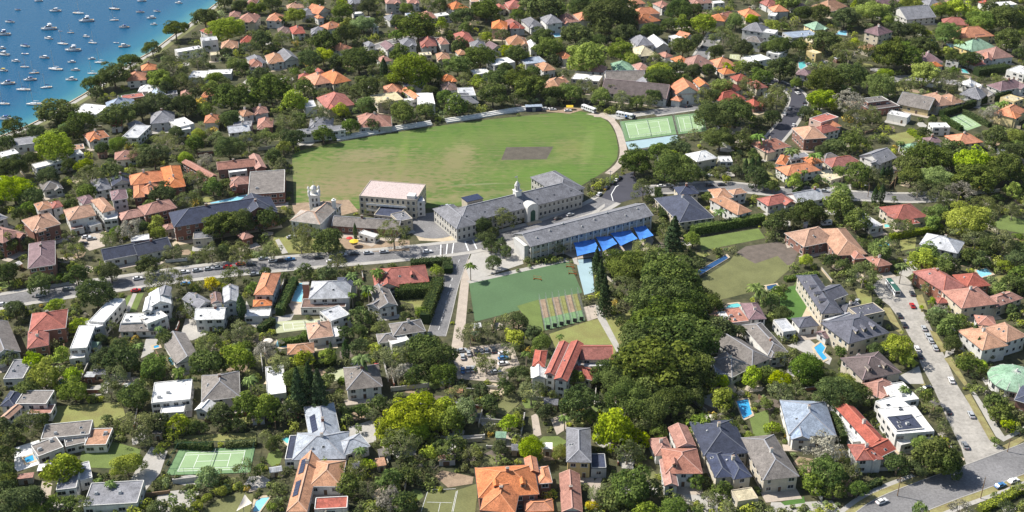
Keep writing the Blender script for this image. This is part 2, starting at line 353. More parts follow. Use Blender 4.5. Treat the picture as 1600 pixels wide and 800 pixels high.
# ------------------------------------------------------------------ streets
main = road('road', [(-60, 482), (0, 471), (60, 461), (120, 452), (200, 441), (300, 427), (400, 416), (500, 407), (600, 399), (690, 390), (740, 383), (800, 367), (860, 350), (920, 328), (950, 312)], 10.5, 'asphalt', path=2.6)
road('road', [(1012, 298), (1060, 294), (1130, 291), (1200, 298), (1270, 303), (1340, 306), (1420, 309), (1480, 305)], 9.0, 'asphalt', z=0.035, path=2.0)
side = road('road', [(722, 395), (712, 420), (702, 450), (692, 490), (682, 525)], 7.5, 'asphalt', z=0.04, path=0)
sheet('plaza', [(724, 408), (742, 402), (733, 440), (728, 500), (722, 552), (703, 556), (712, 500)], 'paving')
sheet('junction_paving', [(742, 382), (805, 368), (812, 392), (818, 412), (735, 440), (728, 420)], 'concrete')
sheet('car_park', [(705, 545), (800, 535), (812, 570), (790, 598), (715, 592)], 'paving')
dark_road = sheet('asphalt_bay', [(918, 334), (932, 318), (946, 300), (962, 284), (976, 272), (990, 268), (996, 285), (1015, 292), (1015, 303), (985, 312), (955, 321), (930, 332)], 'asphalt_new')
culdesac = sheet('road_culdesac', [(1362, 448), (1372, 437), (1412, 430), (1424, 441), (1434, 470), (1449, 500), (1463, 530), (1480, 565), (1496, 602), (1520, 640), (1548, 690), (1576, 703), (1600, 699), (1600, 706), (1560, 722), (1513, 737),
                 (1502, 700), (1480, 655), (1458, 605), (1440, 572), (1428, 540), (1410, 505), (1390, 478), (1374, 466)], 'road_concrete')
sheet('verge', [(1379, 480), (1391, 481), (1412, 520), (1408, 523), (1398, 515)], 'verge'); sheet('verge', [(1452, 515), (1463, 520), (1480, 548), (1468, 551)], 'verge')
sheet('verge', [(1475, 560), (1487, 558), (1512, 600), (1507, 603)], 'verge'); sheet('verge', [(1507, 618), (1516, 615), (1555, 683), (1546, 688)], 'verge')
sheet('verge', [(1430, 462), (1441, 460), (1450, 484), (1440, 488)], 'verge'); sheet('verge', [(1424, 572), (1434, 575), (1448, 605), (1436, 600)], 'verge')
sheet('footpath', [(1517, 613), (1523, 612), (1570, 682), (1604, 664), (1604, 672), (1568, 690), (1556, 682)], 'concrete')
sheet('verge', [(1566, 697), (1604, 678), (1604, 686), (1570, 707)], 'verge')
avenue = road('road_avenue', [(1330, 845), (1385, 800), (1460, 768), (1530, 743), (1600, 716), (1690, 682)], 12.5, 'asphalt', z=0.05, path=0)
struct(ribbon('verge', avenue, -6.6, -9.2, 'verge', 0.06)); struct(ribbon('footpath', avenue, -9.2, -11.0, 'concrete', 0.07))
struct(ribbon('verge', avenue[:14], 6.6, 9.0, 'verge', 0.06)); struct(ribbon('footpath', avenue[:13], 9.0, 10.8, 'concrete', 0.07))
road('road_curve', [(1196, 232), (1214, 212), (1232, 190), (1244, 168), (1247, 152), (1236, 140), (1212, 129), (1180, 121), (1150, 118)], 9.5, 'asphalt_new', z=0.045, path=1.6)
road('road_rise', [(1090, 98), (1098, 84), (1108, 68), (1118, 52)], 9, 'asphalt', path=1.6)
road('road_court', [(1020, 177), (1060, 171), (1110, 164), (1160, 154)], 8, 'asphalt', z=0.042, path=1.5)
road('road_upper', [(560, 88), (590, 72), (640, 60), (690, 62)], 7, 'asphalt', path=1.5)
road('road_ridge', [(1380, 128), (1410, 122), (1450, 124), (1500, 130)], 7, 'asphalt', path=1.2)
road('lane', [(1410, 430), (1425, 418), (1420, 405)], 5, 'concrete', kerb=False)
# lane markings
def dashes(line, d, gap, ln, w, z, parent_name='road_marking', skip=0):
    acc = 0; bb = B(); k = 0
    for i in range(len(line) - 1):
        a, c = line[i], line[i + 1]; t = (c - a); Lg = t.length; t.normalize(); s = acc
        while s + ln <= Lg:
            p = a + t * s; q = a + t * (s + ln); nrm = Vector((-t.y, t.x, 0))
            v = [p + nrm * (d - w), q + nrm * (d - w), q + nrm * (d + w), p + nrm * (d + w)]
            bb.add([(x.x, x.y, z) for x in v], [(0, 1, 2, 3)]); s += ln + gap
        acc = max(0, s - Lg)
    return struct(bb.build(parent_name, 'white_paint'))
dashes(main, 0, 6, 3, 0.06, 0.044)
dashes(side, 0.1, 3, 3, 0.08, 0.052)
for (x0, y0, x1, y1, w) in ((688, 401, 689, 381, .25), (697, 400, 699, 380, .25), (706, 399, 709, 379, .25), (732, 392, 726, 376, .3), (745, 389, 738, 374, .3), (958, 314, 955, 304, .2), (955, 304, 962, 292, .2), (962, 292, 967, 289, .3)):
    a, c = W(x0, y0), W(x1, y1); t = (c - a).normalized(); nn = Vector((-t.y, t.x, 0)) * w
    struct(ob('road_marking', me('road_marking', [(p.x, p.y, 0.062) for p in (a - nn, c - nn, c + nn, a + nn)], [(0, 1, 2, 3)], 'white_paint')))

# ------------------------------------------------------------------ school grounds, lawns, yards
sheet('forecourt', [(648, 345), (664, 335), (690, 332), (712, 340), (722, 372), (700, 378), (655, 376), (645, 360)], 'sandstone')
cc = W(680, 352)
struct(ob('turning_circle', me('turning_circle', [(14 * math.cos(a * math.pi / 20), 15 * math.sin(a * math.pi / 20), 0) for a in range(40)], [tuple(range(40))], 'asphalt'), None, (cc.x, cc.y, 0.09)))
sheet('school_lawn', [(430, 365), (465, 345), (520, 372), (540, 392), (470, 396), (420, 394)], 'lawn_dry')
sheet('school_yard', [(520, 366), (640, 376), (640, 392), (545, 394)], 'dirt'); sheet('path', [(430, 375), (436, 373), (450, 395), (441, 397)], 'concrete')
sheet('yard', [(456, 318), (545, 312), (560, 330), (500, 345), (460, 335)], 'dirt')
turf = sheet('hockey_turf', [(733, 443), (888, 408), (910, 457), (838, 478), (742, 503)], 'turf'); turf['label'] = 'dark green synthetic hockey turf'
sheet('turf_margin', [(729, 439), (887, 403), (890, 408), (734, 443)], 'concrete', prot=False)
sheet('turf_apron', [(808, 478), (842, 468), (850, 518), (830, 512)], 'lawn')
sheet('court_strip', [(900, 406), (924, 404), (929, 456), (913, 461), (905, 430)], 'court_blue')['label'] = 'pale blue grey paved strip beside the turf'
sheet('path', [(893, 400), (902, 400), (905, 415), (897, 412)], 'concrete')
sheet('dry_lawn', [(858, 522), (925, 500), (940, 498), (965, 545), (955, 560), (870, 548)], 'lawn_dry')
sheet('dry_lawn', [(940, 498), (985, 488), (995, 530), (968, 548)], 'lawn_dry')
sheet('path', [(912, 480), (930, 476), (936, 496), (918, 502)], 'paving'); sheet('path', [(930, 476), (936, 478), (974, 552), (967, 556), (934, 498)], 'concrete')
sheet('building_yard', [(1090, 440), (1140, 408), (1150, 395), (1200, 382), (1240, 390), (1235, 420), (1200, 450), (1120, 470), (1088, 468)], 'lawn_olive')
sheet('excavation', [(1150, 395), (1165, 385), (1215, 378), (1250, 388), (1236, 420), (1215, 400), (1180, 412)], 'soil_dark')
sheet('lawn_strip', [(1092, 372), (1185, 357), (1196, 372), (1096, 392)], 'lawn')
sheet('formal_lawn', [(1218, 466), (1232, 448), (1270, 441), (1274, 497), (1222, 500)], 'lawn_rich')['label'] = 'rich green striped lawn beside the slate mansion'
sheet('terrace_paving', [(1268, 465), (1276, 440), (1285, 440), (1282, 500), (1300, 506), (1310, 515), (1256, 524), (1248, 505)], 'sandstone')
sheet('paving', [(1230, 540), (1262, 528), (1300, 560), (1296, 570), (1250, 548)], 'concrete')
sheet('lawn', [(1245, 438), (1275, 430), (1278, 440), (1240, 447)], 'lawn'); sheet('lawn', [(1335, 450), (1362, 455), (1362, 475), (1345, 478)], 'lawn_dry')
sheet('paving', [(1400, 590), (1436, 572), (1444, 600), (1420, 600)], 'concrete')
sheet('driveway', [(1475, 560), (1490, 552), (1492, 545), (1478, 548)], 'concrete'); sheet('driveway', [(1534, 592), (1562, 575), (1568, 590), (1540, 602)], 'concrete')
sheet('lawn', [(1406, 375), (1432, 370), (1430, 388), (1408, 392)], 'lawn_dry'); sheet('lawn', [(1552, 350), (1570, 335), (1604, 345), (1604, 366), (1560, 358)], 'lawn')
sheet('lawn', [(1385, 212), (1420, 205), (1437, 216), (1412, 230)], 'lawn_dry')
sheet('lawn', [(80, 660), (90, 635), (190, 628), (196, 650), (150, 668), (90, 664)], 'lawn_dry')['label'] = 'dry lawn above the flat-roofed modern house'
sheet('lawn', [(122, 730), (128, 705), (175, 690), (220, 702), (215, 725), (172, 732)], 'lawn')
sheet('driveway', [(215, 730), (236, 698), (262, 705), (250, 740), (228, 766), (196, 764)], 'concrete')
sheet('lawn', [(312, 805), (340, 780), (378, 768), (396, 772), (390, 805)], 'lawn_olive'); sheet('lawn', [(270, 682), (400, 676), (400, 688), (345, 690)], 'lawn_dry')
sheet('paving', [(240, 800), (248, 770), (280, 766), (312, 768), (300, 800)], 'concrete', prot=False); sheet('driveway', [(58, 790), (66, 752), (82, 756), (76, 790)], 'paving')
sheet('driveway', [(545, 668), (585, 655), (588, 690), (560, 696), (546, 682)], 'concrete')
sheet('grass_court', [(655, 805), (668, 770), (718, 765), (748, 755), (742, 805)], 'lawn_olive')['label'] = 'faded grass tennis court beside the orange mansion'
sheet('yard', [(680, 745), (690, 735), (740, 745), (738, 756), (700, 762)], 'dirt'); sheet('driveway', [(860, 655), (885, 645), (885, 670), (870, 680)], 'paving')
sheet('driveway', [(920, 760), (935, 745), (942, 742), (936, 770), (925, 790)], 'paving'); sheet('front_garden', [(1050, 775), (1120, 768), (1160, 775), (1150, 805), (1050, 805)], 'concrete', prot=False)
sheet('front_garden', [(1205, 785), (1250, 785), (1300, 782), (1320, 805), (1200, 805)], 'concrete', prot=False); sheet('lawn', [(1220, 785), (1256, 776), (1258, 786), (1226, 790)], 'lawn_rich')
sheet('lawn', [(1305, 655), (1328, 652), (1335, 680), (1318, 684)], 'lawn'); sheet('lawn', [(1170, 650), (1200, 640), (1205, 690), (1180, 690)], 'lawn')
sheet('driveway', [(122, 378), (135, 362), (162, 366), (164, 385), (140, 392)], 'paving'); sheet('lawn', [(622, 470), (668, 466), (672, 480), (650, 488), (645, 475)], 'lawn_dry')
sheet('patio', [(280, 530), (290, 498), (330, 500), (325, 522), (300, 532)], 'concrete'); sheet('patio', [(220, 560), (228, 530), (250, 522), (240, 550)], 'concrete')
sheet('lawn', [(182, 486), (200, 462), (225, 458), (212, 488)], 'lawn'); sheet('driveway', [(195, 486), (208, 458), (214, 459), (202, 488)], 'concrete')
sheet('patio', [(385, 470), (400, 500), (460, 490), (455, 500), (400, 512), (380, 500)], 'concrete'); sheet('patio', [(450, 475), (470, 470), (545, 478), (540, 490), (460, 492)], 'paving')
sheet('lawn', [(500, 590), (535, 575), (545, 592), (520, 596)], 'court_pale'); sheet('lawn', [(182, 148), (212, 140), (217, 146), (188, 152)], 'lawn')
sheet('driveway', [(1290, 293), (1330, 288), (1330, 297), (1300, 300)], 'concrete'); sheet('driveway', [(1238, 292), (1262, 284), (1264, 296), (1240, 300)], 'concrete')
sheet('lawn', [(765, 640), (800, 610), (812, 630), (790, 650)], 'lawn_olive'); sheet('driveway', [(830, 650), (840, 645), (846, 680), (834, 684)], 'paving')
sheet('yard', [(475, 214), (520, 200), (545, 205), (500, 216)], 'concrete'); sheet('play_yard', [(880, 396), (1010, 360), (1022, 376), (1012, 392), (900, 405)], 'paving')
sheet('driveway', [(1225, 375), (1248, 370), (1252, 382), (1230, 388)], 'paving'); sheet('yard', [(890, 178), (830, 172), (860, 166), (918, 170)], 'dirt')
sheet('lawn', [(810, 600), (830, 590), (840, 610), (815, 620)], 'lawn_dry'); sheet('school_path', [(800, 372), (925, 332), (945, 318), (945, 323), (925, 340), (806, 379)], 'concrete', prot=False)
sheet('bus_turning', [(948, 180), (1020, 172), (1024, 178), (965, 187)], 'concrete')
# ================================================================== houses
def unit_window():
    b = B()
    b.box(-0.5, 0.5, -0.02, 0.06, -0.5, 0.5, 1)
    b.box(-0.42, -0.02, -0.05, -0.02, -0.43, 0.43, 0); b.box(0.02, 0.42, -0.05, -0.02, -0.43, 0.43, 0)
    b.box(-0.56, 0.56, -0.12, 0.0, -0.58, -0.5, 1)
    return me('window', b.v, b.f, ['glass', 'trim'], b.m)
WIN = unit_window()
def unit_door():
    b = B(); b.box(-0.5, 0.5, -0.06, 0.05, 0, 1, 1); b.box(-0.42, 0.42, -0.1, -0.06, 0.0, 0.92, 0)
    return me('door', b.v, b.f, ['door', 'trim'], b.m)
DOOR = unit_door()
def unit_sky():
    b = B(); b.box(-0.5, 0.5, -0.5, 0.5, 0, 0.12, 1); b.box(-0.4, 0.4, -0.4, 0.4, 0.12, 0.16, 0); return me('skylight', b.v, b.f, ['glass', 'trim'], b.m)
SKYL = unit_sky()
def unit_light():
    b = B(); b.box(-0.5, 0.5, -0.5, 0.5, 0, 0.3, 0); b.box(-0.42, 0.42, -0.42, 0.42, 0.3, 0.42, 1); return me('roof_vent', b.v, b.f, ['trim', 'metal_grey'], b.m)
VENT = unit_light()
HOUSES = []
class Wing: pass
def make_wing(A, Bp, dep, e, typ, rc, wc):
    w = Wing(); a, b = W(A[0], A[1], e), W(Bp[0], Bp[1], e)
    w.ux = (b - a); w.ux.z = 0; w.w = max(3.5, w.ux.length); w.ux.normalize(); w.uy = Vector((-w.ux.y, w.ux.x, 0))
    m = (a + b) / 2; w.o = Vector((m.x, m.y, 0)); w.d = dep; w.e = e; w.t = typ; w.rc = rc; w.wc = wc
    w.P = lambda x, y, z: w.o + w.ux * x + w.uy * y + Vector((0, 0, z))
    w.rz = math.atan2(w.ux.y, w.ux.x)
    return w
def inside(w, p, tol=0.2):
    r = p - w.o; x = r.dot(w.ux); y = r.dot(w.uy); return abs(x) < w.w / 2 - 0.4 + tol and 0.4 - tol < y < w.d - 0.4 + tol and p.z < w.e
def house(wings, name='house', label=None, opts='', cat='house', group=None, pitch=0.52, far=False, seed=0):
    rg = random.Random(seed * 7 + 3)
    root = wings[0].o + wings[0].uy * wings[0].d / 2
    H = empty(name, root)
    if cat: H['category'] = cat
    for k, w in enumerate(wings):
        hw, d, e = w.w / 2, w.d, w.e + 0.03 * k
        P = lambda x, y, z: w.P(x, y, z) - root
        ov = 0.0 if w.t == 'f' else 0.45
        x0, x1, y0, y1 = -hw + ov, hw - ov, ov, d - ov
        b = B(); b.add([P(x0, y0, -0.5), P(x1, y0, -0.5), P(x1, y1, -0.5), P(x0, y1, -0.5), P(x0, y0, e), P(x1, y0, e), P(x1, y1, e), P(x0, y1, e)],
                       [(0, 1, 5, 4), (1, 2, 6, 5), (2, 3, 7, 6), (3, 0, 4, 7), (4, 5, 6, 7)])
        roofm = 'roof_' + w.rc; rb, cb = B(), B()
        if w.t == 'f':
            rb.add([P(-hw, 0, e), P(hw, 0, e), P(hw, d, e), P(-hw, d, e), P(-hw, 0, e + .22), P(hw, 0, e + .22), P(hw, d, e + .22), P(-hw, d, e + .22)],
                   [(0, 1, 5, 4), (1, 2, 6, 5), (2, 3, 7, 6), (3, 0, 4, 7), (4, 5, 6, 7), (3, 2, 1, 0)])
            for (p, q) in ((P(-hw + .13, .13, e + .36), P(hw - .13, .13, e + .36)), (P(hw - .13, .27, e + .36), P(hw - .13, d - .27, e + .36)), (P(hw - .13, d - .13, e + .36), P(-hw + .13, d - .13, e + .36)), (P(-hw + .13, d - .27, e + .36), P(-hw + .13, .27, e + .36))):
                cb.bar(p, q, 0.26, 0, 0.26)
            capm = 'wall_' + (w.wc if w.wc in 'wcyge' else 'w'); capn = 'parapet'; rise = 0
            ridge = [(0, d / 2)]
        else:
            along_x = (2 * hw >= d); s = (d if along_x else 2 * hw) / 2; rise = min(s * pitch, 6.5)
            zt = e + rise; capm = roofm; capn = 'ridge_cap'
            if along_x: r0, r1 = ((-hw + s) if w.t == 'h' else -hw, d / 2), ((hw - s) if w.t == 'h' else hw, d / 2)
            else: r0, r1 = (0, s if w.t == 'h' else 0), (0, d - s if w.t == 'h' else d)
            if abs(r0[0] - r1[0]) + abs(r0[1] - r1[1]) < 0.4: r1 = (r1[0] + (0.3 if along_x else 0), r1[1] + (0 if along_x else 0.3))
            ridge = [r0, r1]
            c = [P(-hw, 0, e - .12), P(hw, 0, e - .12), P(hw, d, e - .12), P(-hw, d, e - .12), P(-hw, 0, e + .1), P(hw, 0, e + .1), P(hw, d, e + .1), P(-hw, d, e + .1), P(*r0, zt), P(*r1, zt)]
            f = [(3, 2, 1, 0), (0, 1, 5, 4), (1, 2, 6, 5), (2, 3, 7, 6), (3, 0, 4, 7)]
            if along_x: f += [(4, 5, 9, 8), (6, 7, 8, 9), (5, 6, 9), (7, 4, 8)]
            else: f += [(4, 5, 8), (5, 6, 9, 8), (6, 7, 9), (7, 4, 8, 9)]
            gm = w.t == 'g'
            rb.add(c, f)
            if gm:                                    # gable ends belong to the wall
                rb.f = rb.f[:5] + [q for q in rb.f[5:] if len(q) == 4]; rb.m = [0] * len(rb.f)
                if along_x: b.add([P(x0, y0, e), P(x0, y1, e), P(x0, d / 2, zt - .3), P(x1, y0, e), P(x1, y1, e), P(x1, d / 2, zt - .3)], [(1, 0, 2), (3, 4, 5)])
                else: b.add([P(x0, y0, e), P(x1, y0, e), P(0, y0, zt - .3), P(x0, y1, e), P(x1, y1, e), P(0, y1, zt - .3)], [(0, 1, 2), (4, 3, 5)])
                if along_x: q0 = [(4, 8), (7, 8), (5, 9), (6, 9)]
                else: q0 = [(4, 8), (5, 8), (6, 9), (7, 9)]
            else: q0 = [(4, 8), (7, 8), (5, 9), (6, 9)] if along_x else [(4, 8), (5, 8), (6, 9), (7, 9)]
            up = Vector((0, 0, .06))
            cb.bar(c[8] + up, c[9] + up, 0.42, 0, 0.16)
            for i, j in q0: cb.bar(Vector(c[i]) + up * .7, Vector(c[j]) + up * .7, 0.32, 0, 0.12)
        b.build('wall', 'wall_' + w.wc, H)
        rf = rb.build('roof', roofm, H)
        lit = {'o': 'cap_o', 'r': 'cap_r', 'p': 'cap_p', 't': 'cap_t', 'm': 'cap_m', 'b': 'cap_m', 'g': 'cap_g', 'l': 'cap_d', 'z': 'cap_t', 'x': 'cap_m', 'v': 'cap_g', 'd': 'cap_d', 'k': 'cap_g', 's': 'cap_g', 'u': 'cap_g'}.get(w.rc)
        cb.build(capn, lit if (lit and capn == 'ridge_cap') else capm, rf)
        if w.t != 'f':
            gb = B(); q = [P(-hw - .08, -.08, e), P(hw + .08, -.08, e), P(hw + .08, d + .08, e), P(-hw - .08, d + .08, e)]
            for i in range(4):
                if w.t == 'g' and ((along_x and i in (1, 3)) or (not along_x and i in (0, 2))): continue
                gb.bar(q[i], q[(i + 1) % 4], 0.12, 0, 0.16)
            gb.build('gutter', 'trim' if rg.random() < .3 else ('trim_dark' if rg.random() < .5 else roofm), rf)
        # windows and door on the walls the air can see
        others = [o for o in wings if o is not w]
        ns = max(1, int(round(e / 3.1)))
        ww = w
        sides = [((x0, y0), (x1, y0), 0)]
        camdir = (Vector((0, 0, 0)) - ww.o); camdir.z = 0; camdir.normalize()
        if (-ww.ux).dot(camdir) > 0.12: sides.append(((x0, y1), (x0, y0), -math.pi / 2))
        if (ww.ux).dot(camdir) > 0.12: sides.append(((x1, y0), (x1, y1), math.pi / 2))
        if e < 2.6: sides = []
        for si, (a, c2, rr) in enumerate(sides):
            Lw = math.hypot(c2[0] - a[0], c2[1] - a[1]); step = 2.6 if 'x' in opts else 4.6 if far else 3.6
            n = int((Lw - 0.8) / step + 0.5)
            if Lw < 2.6: continue
            n = max(1, min(n, 12 if 'x' not in opts else 30))
            for st in range(ns):
                zc = e / ns * st + e / ns * 0.56
                for i in range(n):
                    t = (i + 0.5) / n; x = a[0] + (c2[0] - a[0]) * t; y = a[1] + (c2[1] - a[1]) * t
                    p = ww.P(x, y, zc)
                    if any(inside(o, p, 0.8) for o in others): continue
                    if st == 0 and si == 0 and k == 0 and i == n // 2 and e > 2.8:
                        ob('door', DOOR, H, ww.P(x, y - .03, 0.05) - root, ww.rz + rr, (1.3, 1, 2.3)); continue
                    if rg.random() < (0.3 if far else 0.0 if 'x' in opts else 0.12): continue
                    wide = rg.choice((1.2, 1.4)) if 'x' in opts else rg.choice((1.2, 1.5, 1.9, 2.4)) if w.t != 'f' else rg.choice((1.8, 2.6, 3.0))
                    ob('window', WIN, H, p - root, ww.rz + rr, (wide, 1.0, min(1.5 if 'x' not in opts else 2.0, e / ns * 0.6)))
        # things on the roof
        if w.t != 'f' and 'x' not in opts:
            zt = e + rise
            if rg.random() < (0.35 if far else 0.55) and 2 * hw > 6 and d > 6:
                t = rg.uniform(0.15, 0.85); rx = ridge[0][0] + (ridge[-1][0] - ridge[0][0]) * t; ry = ridge[0][1] + (ridge[-1][1] - ridge[0][1]) * t
                p = P(rx, ry, 0); cbx = B(); z1 = zt + rg.uniform(0.8, 1.5)
                cbx.box(-.5, .5, -.4, .4, zt - 1.2, z1, 0); cbx.box(-.6, .6, -.5, .5, z1, z1 + .15, 1)
                for q in (-.25, .25): cbx.box(q - .12, q + .12, -.12, .12, z1 + .15, z1 + .5, 2)
                cm = rg.choice(('wall_w', 'brick', 'wall_' + w.wc))
                cbx.build('chimney', [cm, 'concrete', 'cap_t'], rf, (p.x, p.y, 0), w.rz)
            for q in range(rg.choice((0, 0, 0, 1, 1, 2)) if not far else rg.choice((0, 0, 1))):
                along_x = (2 * hw >= d); s = (d if along_x else 2 * hw) / 2
                if along_x: x, y, tl = rg.uniform(-hw + s * .8, hw - s * .8) if w.t == 'h' else rg.uniform(-hw + 1, hw - 1), s * rg.uniform(.35, .6), 0
                else: x, y, tl = -hw + s * rg.uniform(.3, .6), rg.uniform(s * .8, d - s * .8) if w.t == 'h' else rg.uniform(1, d - 1), 1
                rr = (y if along_x else x + hw) / s * rise
                kx = rg.random()
                so = ob('skylight' if kx < .7 else 'roof_vent', SKYL if kx < .7 else VENT, rf, P(x, y, e + .1 + rr * (rise - .1) / max(rise, .1)), 0, (1.1, .9, 1) if kx < .7 else (.6, .6, 1.3))
                ang = math.atan2(rise, s)
                so.rotation_euler = ((Matrix.Rotation(w.rz, 3, 'Z') @ (Matrix.Rotation(ang, 3, 'X') if not tl else Matrix.Rotation(-ang, 3, 'Y')))).to_euler()
        elif w.t == 'f' and 2 * hw > 7 and d > 6 and 'x' not in opts:
            for q in range(rg.choice((1, 2, 2, 3))):
                x, y = rg.uniform(-hw + 1.5, hw - 1.5), rg.uniform(1.5, d - 1.5)
                if rg.random() < .5: ob('skylight', SKYL, rf, P(x, y, e + .22), w.rz, (rg.uniform(1, 2.2), rg.uniform(1, 1.6), 1.4))
                else: ob('air_conditioner', VENT, rf, P(x, y, e + .22), w.rz, (rg.uniform(.8, 1.6), rg.uniform(.8, 1.2), 2.2))
    # terrace and garden paving
    w = wings[0]
    if 'x' not in opts and rg.random() < (.45 if far else .75):
        ext = rg.uniform(2, 4.5); sx = rg.uniform(0, 3)
        q = [w.P(-w.w / 2 - sx, -ext, 0) - root, w.P(w.w / 2 + sx * .5, -ext, 0) - root, w.P(w.w / 2 + sx * .5, 1, 0) - root, w.P(-w.w / 2 - sx, 1, 0) - root]
        tb = B(); tb.prism([(p.x, p.y) for p in q], -.3, .11); tb.build('terrace', rg.choice(('concrete', 'paving', 'sandstone', 'paving')), H)
        PROT.append([PX(p + root) for p in q])
    for w in wings:
        pts = [w.P(-w.w / 2, 0, w.e * .55), w.P(w.w / 2, 0, w.e * .55), w.P(w.w / 2, 0, w.e), w.P(w.w / 2, w.d, w.e), w.P(0, w.d / 2, w.e + (0 if w.t == 'f' else min(w.w, w.d) * .26)), w.P(-w.w / 2, w.d, w.e), w.P(-w.w / 2, 0, w.e)]
        PROT.append([PX(p) for p in pts])
    wlen = sum(PX(wings[0].P(0, wings[0].d / 2, wings[0].e))[0] for _ in (0,))
    H['_px'] = PX(wings[0].P(0, wings[0].d / 2, wings[0].e))
    for w in wings: w.root = root
    HOUSES.append((H, wings, label, group)); return H
for k, c in (('o', (.68, .30, .15)), ('r', (.50, .17, .12)), ('p', (.52, .31, .25)), ('t', (.58, .38, .27)), ('m', (.33, .24, .24)), ('g', (.34, .34, .36)), ('d', (.14, .15, .18))):
    mat('cap_' + k, c, 0.8, 0.08)
